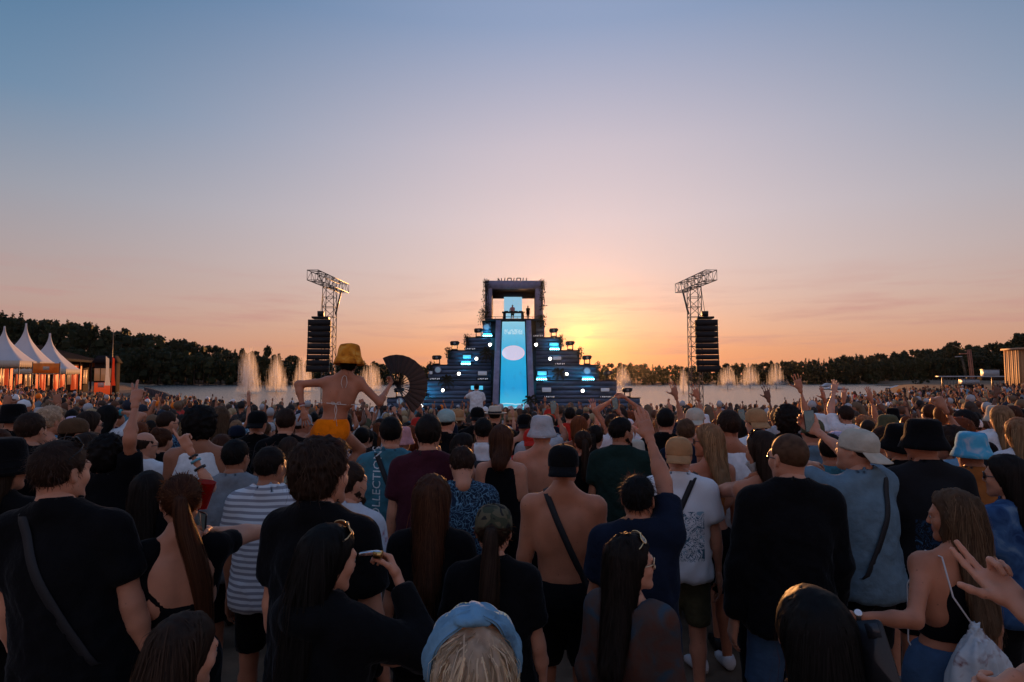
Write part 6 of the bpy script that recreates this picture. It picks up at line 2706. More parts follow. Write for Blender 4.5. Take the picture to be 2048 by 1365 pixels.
    if sp.get('glasses2'):
        g = sunglasses(J, 'top', lod)
        parts.append(('hair_sunglasses', g[0][1], [mat_basic('gold_frame', (.7, .5, .25), rough=.3, metal=.8)]))
        parts.append(('lens', g[1][1], [mat_basic('pale_lens', (.45, .42, .36), rough=.1, spec=.8)], 'hair_sunglasses'))
    if sp.get('strap'):
        bvh = BVHTree.FromPolygons([Vector(x) for x in np.concatenate(surf_v)], [tuple(x) for x in np.concatenate(surf_q)])
        d = sp['strap']
        P = J['P']
        me = loop_strap('bag_strap', bvh, J, P(d * .085, 0, 1.50), P(-d * .15, 0, .98), .036 * s)
        parts.append(('bag_strap', me, [mat_basic('strap', (.012, .012, .014), rough=.7, bump=.1, bscale=300)]))
    for k, w in sp.get('bands', ()):
        nm = 'wristband'
        parts.append((nm, wrist_band(J, k, w[0], w=w[1]), [mat_basic('band', w[2], rough=.5)]))
    return parts, J, (surf_v, surf_q)


def spawn(parts, name, label, cat, loc, rz, group=None, mats=None):
    root = thing(name, label, cat, loc, rz, group)
    made = {}
    for p in parts:
        nm, me, ml = p[:3]
        par = made.get(p[3]) if len(p) > 3 and p[3] else root
        if not me.materials:
            for m in ml:
                me.materials.append(m)
        o = bpy.data.objects.new(nm, me)
        COL.objects.link(o)
        o.parent = par
        made.setdefault(nm, o)
        if mats and nm in mats:
            o.material_slots[0].link = 'OBJECT'
            o.material_slots[0].material = mats[nm]
    return root

# ================================================================ the people one can tell apart
TAKEN = []          # (x, y) already stood on
PERSONS = []
LOG = []


def to_local(p, feet, yaw):
    d = np.asarray(p, float) - feet
    c, s = math.cos(-yaw), math.sin(-yaw)
    return np.array([c * d[0] - s * d[1], s * d[0] + c * d[1], d[2]])


def phone(loc, R, label, lit=None, w=.075, h=.155):
    """R: 3x3, columns: width, screen normal, height."""
    M = Matrix(R.tolist()).to_4x4()
    t = thing('phone', label, 'phone', loc)
    t.rotation_euler = M.to_euler()
    o = MB()
    pts = []
    for cx, cz, a0 in ((1, 1, 0), (-1, 1, 1), (-1, -1, 2), (1, -1, 3)):
        for q in range(4):
            a = (a0 + q / 3) * PI / 2
            pts.append((cx * (w / 2 - .012) + .012 * math.cos(a), cz * (h / 2 - .012) + .012 * math.sin(a)))
    MB().plate(pts, -.0042, .0042).build('case', mat_basic('phone_case', (.015, .015, .018), rough=.3), t)
    MB().box((0, .0046, 0), (w * .92, .0012, h * .95)).build('screen', mat_basic('phone_screen', (.01, .012, .015), rough=.08, emit=lit or (.10, .12, .14), estr=.5 if lit else .12), t)
    cam_ = MB().box((w * .22, -.0055, h * .36), (w * .36, .003, h * .19)).build('camera_block', mat_basic('phone_cam', (.03, .03, .035), rough=.2), t)
    return t


def cup(loc, label, tilt=0.0, col=(.75, .75, .72)):
    t = thing('plastic_cup', label, 'cup', loc)
    t.rotation_euler = (0, tilt, 0)
    MB().lathe([(.030, 0), (.044, .125), (.046, .128), (.043, .124), (.029, .004), (0, .004)], 20).build('shell', mat_basic('cup_plastic', col, rough=.25, transl=.5), t, True)
    MB().lathe([(0, .085), (.0375, .085), (.0365, .08)], 20).build('drink', mat_basic('beer', (.6, .3, .06), rough=.1), t, True)
    return t


def hand_world(root, J, k):
    """World position of the middle of a hand and its frame (columns: thumb-side x, palm y, fingers z)."""
    _, _, R = place_hand(J, k, .0062 if True else 0)
    p = J['wr' + k] + R[:, 2] * .075 * J['s'] + R[:, 1] * .028
    M = root.matrix_basis
    return np.array(M @ Vector(p)), np.array(M.to_3x3()) @ R


def PR(px, py, d, label, yaw=0, lod=None, name='person', cat='person', group=None, root_z=None, H=None, **kw):
    sp = dict(sex='m', top='tee', topc='black', seed=len(PERSONS) + 3)
    sp.update(kw)
    yaw = math.radians(yaw)
    for k in ('hyaw', 'hpitch', 'hroll', 'hatp', 'hatyaw'):
        if k in sp:
            sp[k] = math.radians(sp[k])
    u_ = (px - 1024) / FPX
    if px < 2100:
        yaw -= math.atan(u_) * .85
    d = d * 1.25 * (1 + .12 * u_ * u_)
    head = np.array(at(px, py, d))
    off = np.array([0, .025, 0])
    tilt, lean = sp.get('tilt', 0), sp.get('lean', 0)
    hx, hy = 0.0, .025 + lean * .70
    fx = head[0] - (math.cos(yaw) * hx - math.sin(yaw) * hy)
    fy = head[1] - (math.sin(yaw) * hx + math.cos(yaw) * hy)
    g = float(gz(fx, fy))
    if H is None:
        H = (head[2] - g) / (1.655 / 1.78)
        if not 1.52 < H < 1.95:
            LOG.append(('HEIGHT', label, round(H, 2)))
            H = min(max(H, 1.52), 1.95)
        feet = np.array([fx, fy, g])
    else:
        feet = np.array([fx, fy, head[2] - H * 1.655 / 1.78])
    sp['H'] = H
    for k in 'LR':
        a = sp.get(k)
        if isinstance(a, tuple):
            hx_, hy_, dd, pose = a[:4]
            palm = a[4] if len(a) > 4 else (0, 1, 0)
            pole = a[5] if len(a) > 5 else ((.8 if k == 'R' else -.8), 0, -.8)
            sp[k] = dict(t=to_local(np.array(at(hx_, hy_, d + dd)), feet, yaw), pose=pose, palm=to_local(palm, np.zeros(3), yaw), pole=to_local(pole, np.zeros(3), yaw))
    lod = (0 if d < 3.35 else 1) if lod is None else lod
    parts, J, surf = person_meshes(sp, lod)
    root = spawn(parts, name, label, cat, feet, yaw, group)
    TAKEN.append((feet[0] + math.cos(yaw) * tilt * 0, feet[1]))
    PERSONS.append((root, J, sp))
    return root, J, surf, sp


def hold_phone(r, k, label, lit=None, face=None):
    root, J = r[0], r[1]
    p, R = hand_world(root, J, k)
    up = np.array([0, 0, 1.0])
    n = np.array(face if face is not None else (0, -1, 0), float)      # screen normal (towards its owner)
    n -= up * (n @ up) * .5
    n /= np.linalg.norm(n)
    z = R[:, 2] * .4 + up
    z -= n * (z @ n)
    z /= np.linalg.norm(z)
    x = np.cross(n, z)
    return phone(p + z * .035, np.stack([x, n, z], axis=1), label, lit)


F = 'f'
# ---- closest row
PR(122, 925, 2.0, 'tall man in black T-shirt with crossbody strap and sunglasses on his hair, left foreground', yaw=-28, hyaw=-18, hair='short', hairc='brown', strap=-1, glasses='top', tilt=.16, build=1.08, loose=1.06, skin='fair')
r = PR(362, 1005, 2.2, 'woman with long auburn ponytail in open-backed black top, holding a phone', sex=F, yaw=8, hyaw=-6, top='openback', hair='pony', hairc='auburn', hl=.55, sweep=.12, R=(428, 1062, .12, 'phone', (-.3, -.9, 0)), bottom='shorts', botc='black')
hold_phone(r, 'R', 'phone held up beside the ponytail woman', face=(-.6, -.8, 0))
cup(at(401, 1016, 2.95), 'red plastic cup beside the ponytail woman', .2, (.5, .02, .015))
PR(645, 950, 2.1, 'man with tousled brown hair in black T-shirt looking right, below the dancing woman', yaw=-35, hyaw=-22, hair='wavy', hairc='brown', beard=False, build=1.05, tilt=.06)
r = PR(660, 1120, 1.75, 'woman with long black hair in black hoodie raising a vape to her mouth', sex=F, yaw=-42, hyaw=-18, hpitch=-8, top='jacket', topc='black', hood=True, hair='long', hairc='black', hl=.45, glasses='top', lens=(.28, .08, .03), framec=(.6, .4, .2), R=(800, 1168, .12, 'grip', (-.5, -.4, -.6), (1, 0, -1)), L='cross')
t = thing('vape', 'small silver vape held to the mouth of the woman in the hoodie', 'vape', at(742, 1108, 2.32), -.3)
MB().lathe([(.0, -.05), (.010, -.05), (.012, -.04), (.012, .03), (.006, .045), (0, .045)], 12, M=np.array(Matrix.Rotation(PI / 2 - .15, 4, 'Y'))).build('tube', mat_basic('vape_metal', (.6, .6, .62), rough=.2, metal=1), t, True)
MB().box((.03, 0, .0), (.03, .024, .024)).build('tank', mat_basic('vape_brass', (.6, .4, .15), rough=.3, metal=1), t)
PR(372, 1308, 1.38, 'woman with straight brown hair at the bottom left, cheek turned right', sex=F, yaw=-30, hyaw=-28, hpitch=-6, hair='long', hairc='brown', hl=.36, top='tee', topc='black')
PR(945, 1345, 1.12, 'woman with grey-blond hair tied in a knotted denim headband, bottom centre', sex=F, yaw=6, hyaw=0, hpitch=10, hair='longw', hairc='bleach', hl=.34, hat='headband', hatc='ltdenim', hatnohide=1, top='tee', topc='char')
PR(865, 1003, 2.45, 'woman with loose copper-brown hair and black top in the middle', sex=F, yaw=-8, hair='longw', hairc='auburn', hl=.40, top='tee', topc='black')
r = PR(988, 1063, 2.2, 'woman in camouflage cap and black T-shirt with a low ponytail', sex=F, yaw=-6, hair='pony', hairc='brown', hl=.40, hat='cap', hatc='camo', top='tee', topc='black', build=1.06)
PR(1127, 934, 2.9, 'bare-backed man in backward black cap with a black strap across his back', yaw=-4, top='bare', hair='buzz', hairc='dark', hat='capback', hatc='black', strap=-1, botc='black', build=1.05, skin='tan')
PR(1277, 1000, 2.5, 'man in dark navy T-shirt raising his right arm with flat hand', yaw=-8, hyaw=-8, hair='short', hairc='black', hat=None, topc='navy', R=(1300, 880, .25, 'flat', (.1, 1, 0), (1, .2, 0)), build=1.05, skin='tan', bands=())
PR(1265, 1128, 2.0, 'woman with sunglasses on her hair and on her nose in sheer orange and blue top', sex=F, yaw=-28, hyaw=-42, hpitch=4, hair='longw', hairc='dark', hl=.42, top='sheer', topc='sheer', glasses='eyes', glasses2=1, lens=(.20, .03, .02), framec=(.7, .5, .3), skin='fair', bottom='jeans')
PR(1625, 1275, 1.22, 'woman with half-up black hair at the bottom right, seen from behind', sex=F, yaw=12, hyaw=10, hair='long', hairc='black', hl=.50, top='tee', topc='black', liftk=.25)
r = PR(1905, 1035, 2.15, 'blonde woman in black crop top with white drawstring bag, looking left', sex=F, yaw=30, hyaw=48, hpitch=-4, hair='longw', hairc='light', hl=.46, front=-1, top='crop', topc='black', bottom='hot', botc='denim', L=(1700, 1232, -.1, 'fist', (0, -1, .2), (-.2, -1, -1)), tilt=-.12, bands=(('L', (.03, .02, (.02, .02, .02))),), skin='tan')
BLONDE = r
# ---- second row
PR(1358, 912, 3.35, 'man in backward tan cap and white T-shirt with blue print and strap on his back', yaw=-4, topc='backprint', hair='buzz', hairc='brown', hat='capback', hatc='tan', strap=1, botc='olive', loose=1.05)
PR(1577, 918, 2.6, 'close-cropped man in black zip jacket and denim shorts with sunglasses', yaw=22, hyaw=14, top='jacket', hair='buzz', hairc='light', glasses='eyes', botc='denim', tilt=-.05, build=1.06)
r = PR(1712, 902, 2.9, 'man in backward beige cap and blue-grey T-shirt, arm round his neighbour, filming', yaw=42, hyaw=22, hpitch=8, topc='slate', hair='buzz', hairc='brown', hat='capback', hatc='beige', strap=1, L=(1612, 930, .35, 'relaxed', (0, 0, -1), (-1, -.3, .2)), R=(1640, 868, .55, 'phone', (-.2, -1, 0), (1, 0, -.6)), botc='black', build=1.06)
hold_phone(r, 'R', 'phone raised by the man in the backward beige cap', (.08, .09, .10))
r = PR(1523, 905, 3.1, 'woman with brown hair in thin-strapped black top drinking from a plastic cup', sex=F, yaw=30, hyaw=16, hair='long', hairc='brown', hl=.30, top='crop', topc='black', L=(1495, 962, .02, 'grip', (.6, 0, .3), (-1, -.4, -.8)), bottom='jeans', glasses='top', skin='tan')
cup(hand_world(r[0], r[1], 'L')[0] + np.array([.02, 0, -.02]), 'clear plastic cup in the hand of the woman beside the jacket man', -.5)
PR(2010, 955, 2.6, 'woman with long dark hair and dark sunglasses in tie-dyed top at the right edge', sex=F, yaw=48, hyaw=20, hair='long', hairc='dark', hl=.5, topc='dyedark', glasses='eyes')
r = PR(1942, 905, 3.3, 'man in blue tie-dyed bucket hat and orange-brown top holding a phone', yaw=20, hyaw=8, hat='bucket', hatc='dye', hair='buzz', hairc='dark', topc='rust', L=(1903, 946, .12, 'phone', (.5, -.8, 0), (-1, -.3, -.6)), build=1.05, skin='olive')
hold_phone(r, 'L', 'phone held by the man in the blue bucket hat', (.10, .12, .13), (.5, -.8, 0))
PR(1845, 886, 3.0, 'man in black bucket hat and black T-shirt with blue back print', yaw=26, hyaw=12, hat='bucket', hatc='black', hair='buzz', hairc='dark', topc='blueprint', build=1.1, loose=1.06, skin='tan')
BADGE = PR(1798, 890, 3.4, 'man in black bucket hat with pink badge, next to a taller one', yaw=28, hyaw=8, hat='bucket', hatc='black', hatp=10, hair='buzz', hairc='dark', topc='black', build=1.05)
PR(1764, 886, 3.9, 'woman with hair tied up and off-shoulder denim top looking left', sex=F, yaw=35, hyaw=25, hair='bun', hairc='brown', top='openback', topc='denim', glasses='eyes', clear=1, skin='tan')
PR(1456, 846, 4.0, 'tall man in white tank top with short brown hair', yaw=12, hyaw=14, top='tank', topc='white', hair='short', hairc='brown', botc='black', build=1.04, skin='tan')
PR(1414, 884, 3.75, 'blonde woman in sunglasses and bikini top looking left beside the white tank top', sex=F, yaw=30, hyaw=38, hair='longw', hairc='blond', hl=.30, top='crop', topc='rust', glasses='eyes', skin='tan')
PR(1243, 866, 4.2, 'bearded man in dark green T-shirt turning his head right', yaw=-8, hyaw=-42, hair='short', hairc='black', topc='green', beard=True, build=1.12, loose=1.06, skin='olive')
PR(1084, 866, 4.3, 'bare-backed man in pale grey bucket hat', yaw=-2, top='bare', hat='bucket', hatc='ltgrey', hair='buzz', hairc='brown', skin='fair')
PR(1003, 884, 4.0, 'woman with chestnut bob in black tank top', sex=F, yaw=-6, hair='bob', hairc='auburn', top='tank', topc='black')
PR(924, 932, 3.4, 'man in dark blue leaf-patterned shirt looking down', yaw=6, hpitch=-28, hair='quiff', hairc='brown', top='shirt', topc='leaf', glasses='eyes', clear=1)
PR(857, 870, 3.6, 'man in dark maroon T-shirt with black hair', yaw=-3, hair='quiff', hairc='dark', topc='maroon', build=1.06)
TEALMAN = PR(782, 868, 3.9, 'man in teal T-shirt with lettering and a strap across the back', yaw=-4, hair='short', hairc='black', topc='teal', strap=-1, botc='beige', loose=1.08)
r = PR(472, 916, 3.35, 'man in plain grey T-shirt with thick black hair', yaw=-14, hyaw=-12, hair='short', hairc='black', topc='grey', build=1.08, loose=1.05, skin='olive')
PR(542, 935, 3.0, 'man in white and grey striped shirt with short dark hair', yaw=-18, hyaw=-18, hair='short', hairc='dark', top='shirt', topc='stripe', skin='olive')
PR(402, 846, 3.9, 'man in white sleeveless shirt with curly black hair', yaw=-10, hyaw=-10, hair='curly', hairc='black', top='tank', topc='white', skin='olive')
PR(216, 915, 3.2, 'person with dark curly hair in black T-shirt raising a V sign', yaw=-14, hair='curly', hairc='black', topc='black', R=(270, 812, .05, 'vee', (0, 1, 0), (.4, -1, 0)), skin='tan', build=.96)
PR(290, 893, 4.0, 'bald man with glasses in white shirt looking right', yaw=-30, hyaw=-20, hair='fringe', hairc='brown', topc='white', glasses='eyes', clear=1)
PR(298, 985, 2.75, 'woman with very dark long hair pointing one finger up', sex=F, yaw=-10, hyaw=-10, hair='long', hairc='dark', hl=.42, topc='black', R=(382, 905, .05, 'point', (.2, 1, 0), (1, .1, -.5)), bands=(('R', (.03, .012, (.02, .02, .02))), ('R', (.06, .014, (.1, .35, .45))), ('R', (.11, .014, (.02, .02, .02)))))
PR(8, 935, 2.35, 'woman with dark hair in black bucket hat at the left edge', sex=F, yaw=-30, hyaw=-20, hat='bucket', hatc='black', hair='long', hairc='brown', hl=.36, topc='black')
PR(62, 862, 3.5, 'man with short auburn fade and black T-shirt behind the tall man', yaw=-18, hyaw=-10, hair='short', hairc='brown', topc='black')
PR(30, 812, 4.7, 'man in black bucket hat near the left edge, looking right', yaw=-35, hyaw=-20, hat='bucket', hatc='black', hair='buzz', hairc='dark', topc='black')
PR(100, 838, 4.3, 'woman with cropped bleached hair and bare shoulders', sex=F, yaw=-30, hyaw=-15, hair='quiff', hairc='bleach', top='crop', topc='beige', skin='fair')
PR(606, 852, 5.3, 'bare-shouldered man in pale grey backward cap under the dancing woman hand', yaw=-10, hyaw=-30, top='bare', hat='cap', hatc='ltgrey', hair='buzz', hairc='brown')
FEATH = PR(572, 842, 4.7, 'man in black top with blue feathers pinned to his back', yaw=-8, hair='short', hairc='brown', topc='black')
PR(515, 848, 5.0, 'man in backward black cap and black sports shirt', yaw=-12, hat='capback', hatc='black', hair='buzz', hairc='dark', topc='black')
PR(700, 968, 2.75, 'bearded man in white and red floral shirt looking right', yaw=-38, hyaw=-12, hair='short', hairc='brown', top='shirt', topc='floral', beard=True, R=(722, 1080, -.1, 'relaxed', (0, -1, 0), (1, -.6, -.6)))
PR(893, 845, 5.2, 'man in muted green cap and black T-shirt', yaw=-6, hyaw=-12, hat='cap', hatc='sage', hair='buzz', hairc='dark', topc='black')
BACKP = PR(967, 864, 4.7, 'man in white T-shirt carrying a black backpack', yaw=-4, hair='short', hairc='black', topc='white')
PR(1158, 856, 5.6, 'ginger woman with bare back', sex=F, hair='long', hairc='ginger', hl=.18, top='bikini', skin='tan', lod=1)
PR(1190, 876, 4.9, 'woman with dark braid in black top', sex=F, yaw=-10, hair='braid', hairc='dark', hl=.34, topc='black', lod=1)
PR(1166, 888, 4.6, 'woman with brown hair in a short low ponytail', sex=F, yaw=8, hair='pony', hairc='brown', hl=.24, topc='black', lod=1)
PR(1331, 842, 5.0, 'man with very dark crop and black T-shirt left of the tan cap', yaw=-2, hair='short', hairc='black', topc='black', lod=1)
PR(1372, 866, 4.6, 'man with sandy brown hair in dark blue T-shirt behind the tan cap', yaw=-6, hair='short', hairc='light', topc='navy', lod=1)
PR(1390, 838, 5.2, 'man in pale yellow-green cap and sage shirt', yaw=-4, hat='capback', hatc='beige', hair='buzz', hairc='brown', topc='sage', lod=1)
r = PR(1512, 846, 4.6, 'man in backward light brown cap and white shirt', yaw=20, hat='capback', hatc='tan', hair='buzz', hairc='dark', topc='white', lod=1)
r = PR(1474, 862, 5.1, 'dark-haired person lifting a phone beside the white tank top', sex=F, yaw=6, hair='long', hairc='dark', topc='black', R=(1492, 852, .30, 'phone', (0, -1, 0), (1, 0, -1)), lod=1)
hold_phone(r, 'R', 'phone lifted beside the man in the white tank top', (.06, .05, .05))
PR(1575, 842, 4.8, 'dark-skinned man with rounded short hair', yaw=12, hair='curly', hairc='dark', topc='black', skin='brown', lod=1)
PR(1625, 868, 4.2, 'man in dark brown cap and slate T-shirt next to the beige cap', yaw=12, hat='cap', hatc='olive', hair='buzz', hairc='dark', topc='slate', lod=1)
r = PR(1690, 818, 6.2, 'person in white shirt stretching a hand with spread fingers over the crowd', yaw=28, hair='short', hairc='brown', topc='white', L=(1667, 786, .3, 'open', (0, 1, .2), (-1, 0, -.4)), lod=1)
PR(1927, 850, 4.2, 'man with white sunglasses and dark crop looking left', yaw=35, hyaw=20, hair='short', hairc='dark', topc='black', glasses='eyes', framec=(.7, .7, .7), lod=1)
PR(2002, 838, 4.8, 'woman with long pale blond hair near the right edge', sex=F, yaw=20, hair='long', hairc='blond', hl=.40, topc='white', lod=1)
PR(2036, 868, 3.9, 'woman with wavy golden hair at the right edge', sex=F, yaw=22, hair='longw', hairc='blond', hl=.42, topc='white', lod=1)
PR(1886, 832, 5.4, 'woman with long light auburn hair', sex=F, yaw=18, hair='long', hairc='ginger', hl=.40, topc='black', lod=1)
PR(1858, 796, 6.3, 'tall man with red-lit short hair in black top', yaw=18, hair='short', hairc='auburn', topc='black', lod=1)
PR(1775, 858, 5.0, 'person in olive bucket hat', yaw=20, hat='bucket', hatc='olive', hair='buzz', hairc='brown', topc='black', lod=1)
PR(1868, 876, 4.6, 'woman with auburn hair and glasses facing left, lit from the side', sex=F, yaw=48, hyaw=20, hair='long', hairc='auburn', topc='black', glasses='eyes', clear=1, lod=1)
PR(724, 878, 5.3, 'man with dark crop in charcoal T-shirt beside the orange shorts', yaw=-4, hair='short', hairc='black', topc='char', lod=1)
PR(805, 882, 4.9, 'person in dusty pink bucket hat', yaw=-20, hat='bucket', hatc='pink', hair='buzz', hairc='brown', topc='char', lod=1)
PR(955, 826, 6.6, 'man in backward black cap and black printed T-shirt', hat='capback', hatc='black', hair='buzz', hairc='dark', topc='black', lod=1)
PR(990, 832, 7.2, 'man in straw hat with dark band', yaw=-8, hat='fedora', hatc='beige', hair='buzz', hairc='dark', topc='black', lod=1)
PR(1100, 838, 7.4, 'person with bright red headscarf', hat='headwrap', hatc='red', hair='buzz', hairc='dark', topc='navy', lod=1)
PR(1050, 850, 6.0, 'man in black cap with bare arms', sex='m', hat='capback', hatc='black', hair='buzz', hairc='dark', top='tank', topc='black', lod=1)
PR(1240, 836, 6.4, 'person making a heart with both hands overhead', sex=F, yaw=0, hair='long', hairc='brown', top='crop', topc='black', R=(1256, 800, .12, 'heart', (-1, .1, -.2), (1, 0, 0)), L=(1225, 800, .12, 'heart', (1, .1, -.2), (-1, 0, 0)), lod=1, skin='tan')
PR(440, 838, 5.6, 'woman with loose light hair behind the curly-haired man', sex=F, hair='longw', hairc='light', topc='black', lod=1)
PR(335, 848, 5.0, 'shaved man with dark sunglasses looking right', yaw=-38, hyaw=-12, hair='buzz', hairc='brown', topc='leaf', glasses='eyes', lod=1)
PR(325, 884, 4.5, 'woman with hair in a loose bun and black top', sex=F, yaw=-20, hyaw=-15, hair='bun', hairc='auburn', topc='black', lod=1)
PR(180, 852, 4.6, 'woman with glasses and brown hair looking right', sex=F, yaw=-45, hyaw=-15, hair='bob', hairc='brown', topc='black', glasses='eyes', lod=1)
r = PR(216, 828, 5.2, 'person in white top making a horned hand sign with blue wristband', yaw=-25, sex=F, hair='bob', hairc='black', topc='white', R=(232, 824, .1, 'horns', (0, 1, 0), (1, 0, -.5)), bands=(('R', (.05, .03, (.05, .35, .4))),), lod=1)
PR(150, 868, 3.9, 'man in brown cap looking right, behind the tall man', yaw=-40, hyaw=-20, hat='cap', hatc='brown', hair='buzz', hairc='dark', topc='black', lod=1)

# ---- the woman riding on shoulders
RID = PR(699, 722, 5.0, 'woman in orange shorts, white bikini and orange bucket hat riding on shoulders', sex=F, H=1.80, build=1.10, yaw=-6, hyaw=-12, hat='bucket', hatc='orangehat', hatp=-4, hsc=1.22, hair='wavy', hairc='black', top='bikini', bottom='hot', botc='orange', legs='ride', tilt=-.24, skin='tan', lod=0,
         L=(606, 818, -.12, 'open', (0, 1, .1), (-1, .1, .6)), R=(776, 777, .22, 'grip', (-.2, .6, .8), (.5, -.5, -1)), bands=(('L', (.03, .012, (.6, .5, .5))), ('L', (.05, .010, (.3, .1, .1)))))
PR(655, 868, 5.25, 'man in white T-shirt carrying the dancing woman on his shoulders', hair='short', hairc='dark', topc='white', yaw=-6, R=(712, 985, -.05, 'grip', (-1, 0, 0), (1, -.6, -.5)), L=(612, 985, -.05, 'grip', (1, 0, 0), (-1, -.6, -.5)), lod=1)


def rider_extras():
    root, J, (sv, sq), sp = RID
    bvh = BVHTree.FromPolygons([Vector(x) for x in np.concatenate(sv)], [tuple(x) for x in np.concatenate(sq)])
    P = J['P']
    wm = mat_basic('bikini_cord', (.72, .66, .58), rough=.8)
    # back strap
    g, a = [], []
    for i in range(41):
        t = 2 * PI * i / 40
        g.append(P(.45 * math.sin(t), -.45 * math.cos(t), 1.215 - .012 * math.sin(t)))
        a.append(P(0, 0, 1.215 - .012 * math.sin(t)))
    obj('bikini_string', surf_ribbon('bikini_string', bvh, g, a, .008, (0, 0, 1), .002), wm, root)
    b0 = P(0, -.118, 1.215)
    for dx in (-1, 1):
        loop = [b0 + np.array([dx * x_, -.012, z_]) * 1.0 for x_, z_ in ((0, 0), (.02, .018), (.045, .02), (.05, .005), (.03, -.005), (0, 0))]
        MB().tube(loop, .0028, 5).build('bow_loop', wm, root, True)
        tail_ = [b0 + np.array([dx * x_, y_, z_]) for x_, y_, z_ in ((0, -.01, 0), (.012, -.012, -.06), (.0, -.014, -.12), (.016, -.012, -.20 - .03 * dx))]
        MB().tube(tail_, .0026, 5).build('bow_end', wm, root, True)
    # neck strings
    n0 = P(.005, -.075, 1.505)
    for dx in (-1, 1):
        MB().tube([n0, n0 + np.array([dx * .02, -.012, -.02]), n0 + np.array([dx * .03, -.03, -.08]), n0 + np.array([dx * .015, -.035, -.13])], .0026, 5).build('neck_string', wm, root, True)
        MB().tube([n0, P(dx * .05, -.03, 1.515), P(dx * .075, .05, 1.44), P(dx * .065, .12, 1.32)], .003, 5).build('neck_string', wm, root, True)
    # triangle cups
    for dx in (-1, 1):
        Sb = Solid().ell(P(dx * .062, .088, 1.262), np.array((.058, .056, .055)) * J['s'], .02)
        v, q = Sb.surface(.012)
        obj('bikini_cup', mesh_np('bikini_cup', v, [q]), wm, root)


rider_extras()

# ---- folding fan in her hand
def folding_fan():
    hp_, R = hand_world(RID[0], RID[1], 'R')
    c = at(793, 772, hp_[1] - .03)
    t = thing('folding_fan', 'open black folding fan held out by the dancing woman', 'fan', c)
    R0, R1 = .138, .340
    n = 15
    a0, a1 = math.radians(116), math.radians(-58)
    ang = np.linspace(a0, a1, n)
    leafm = mat_basic('fan_cloth', (.040, .034, .036), rough=.8, transl=.22, bump=.2, bscale=60)
    V = []
    for i, a in enumerate(np.linspace(a0, a1, 2 * n - 1)):
        y = -.010 if i % 2 else .004
        for rr in (R0 + .005, (R0 + R1) / 2, R1 * (1.0 if i % 2 == 0 else .992)):
            V.append((math.cos(a) * rr, y * rr / R1, math.sin(a) * rr))
    for i in range(2 * n - 2):
        p = [np.array(V[i * 3 + j]) for j in range(3)] + [np.array(V[i * 3 + 3 + j]) for j in range(3)]
        vv = np.array(p)
        obj('pleat', mesh_np('pleat', vv, [np.array([[0, 3, 4, 1], [1, 4, 5, 2]])], False), leafm, t)
    rm = mat_basic('fan_rib', (.01, .009, .009), rough=.4)
    for i, a in enumerate(ang):
        d = np.array([math.cos(a), 0, math.sin(a)])
        w = np.array([-math.sin(a), 0, math.cos(a)])
        wd = .0085 if i in (0, n - 1) else .0052
        p = [d * .0 - w * wd - [0, .010, 0], d * .0 + w * wd - [0, .010, 0], d * R1 * .99 + w * wd * .55 - [0, .012, 0], d * R1 * .99 - w * wd * .55 - [0, .012, 0]]
        MB().hexa(p + [q + [0, .004, 0] for q in p]).build('rib', rm, t)
    MB().lathe([(0, -.014), (.008, -.014), (.008, .012), (0, .012)], 10, M=np.array(Matrix.Rotation(PI / 2, 4, 'X'))).build('pivot', rm, t, True)


folding_fan()

# ---- the man filming from someone's shoulders in front of the stage
PR(953, 776, 15.5, 'man in white shirt on shoulders filming the stage', H=1.8, yaw=4, hair='short', hairc='dark', top='polo', topc='white', legs='ride', L=(938, 788, .35, 'phone', (0, -1, 0), (-1, 0, -.8)), R='front', botc='olive', lod=1)
PR(953, 822, 15.7, 'person carrying the man in the white shirt in front of the stage', hair='short', hairc='black', topc='black', lod=1)

# ---- person just outside the right edge whose hands are in the picture
r = PR(2180, 960, 1.22, 'person beyond the right edge whose two hands show, fingers spread', yaw=38, hair='short', hairc='dark', topc='slate', L=(2050, 1225, .0, 'two', (-.1, -1, .1), (-.1, -.2, -1)), R=(2056, 1352, -.12, 'two', (0, 1, .1), (.2, -.2, -1)), H=1.82)

# ---- phone and hand at the bottom
t_ = phone(at(1748, 1318, 1.5), np.array(Matrix.Rotation(-.45, 3, 'Y') @ Matrix.Rotation(-.7, 3, 'Z') @ Matrix.Rotation(-.55, 3, 'X')), 'large grey phone at the bottom right in front of the blonde woman', (.06, .07, .055), .085, .17)

# ---- bags and small worn things that are things of their own
def drawstring_bag():
    root, J, (sv, sq), sp = BLONDE
    P = J['P']
    M = root.matrix_basis
    t = thing('drawstring_bag', 'pale drawstring bag hanging on the back of the blonde woman', 'bag', M @ Vector(P(.05, -.20, .72)), root.rotation_euler[2])
    S = Solid()
    S.ell((0, 0, .20), (.15, .07, .21), .03)
    S.cone((0, 0, .35), (.0, .02, .47), .07, .022, .06, S=(1, 1.5, 1))
    v, q = S.surface(.011)
    an = np.arctan2(v[:, 1], v[:, 0])
    v = disp(v, q, np.sin(an * 11 + v[:, 2] * 9) * .008 * np.clip((v[:, 2] + .05) * 3, .2, 1) + vnoise(v * 20, 2) * .006)
    obj('sack', mesh_np('sack', v, [q]), pattern_mat('dye', (.42, .48, .52), (.50, .54, .56), (.20, .10, .10)), t)
    Ri = np.array(Matrix.Rotation(-root.rotation_euler[2], 3, 'Z'))
    b = P(.05, -.20, .72)
    for dx in (-1, 1):
        pts = [np.array((0, .02, .46)), P(dx * .09, -.14, 1.33) - b, P(dx * .105, -.07, 1.49) - b, P(dx * .11, .04, 1.49) - b, P(dx * .13, .12, 1.30) - b, P(dx * .15, .05, 1.05) - b, np.array((dx * .10, 0, .06))]
        MB().tube(pts, .004, 5).build('cord', mat_basic('bag_cord', (.55, .52, .50), rough=.8), t, True)


drawstring_bag()


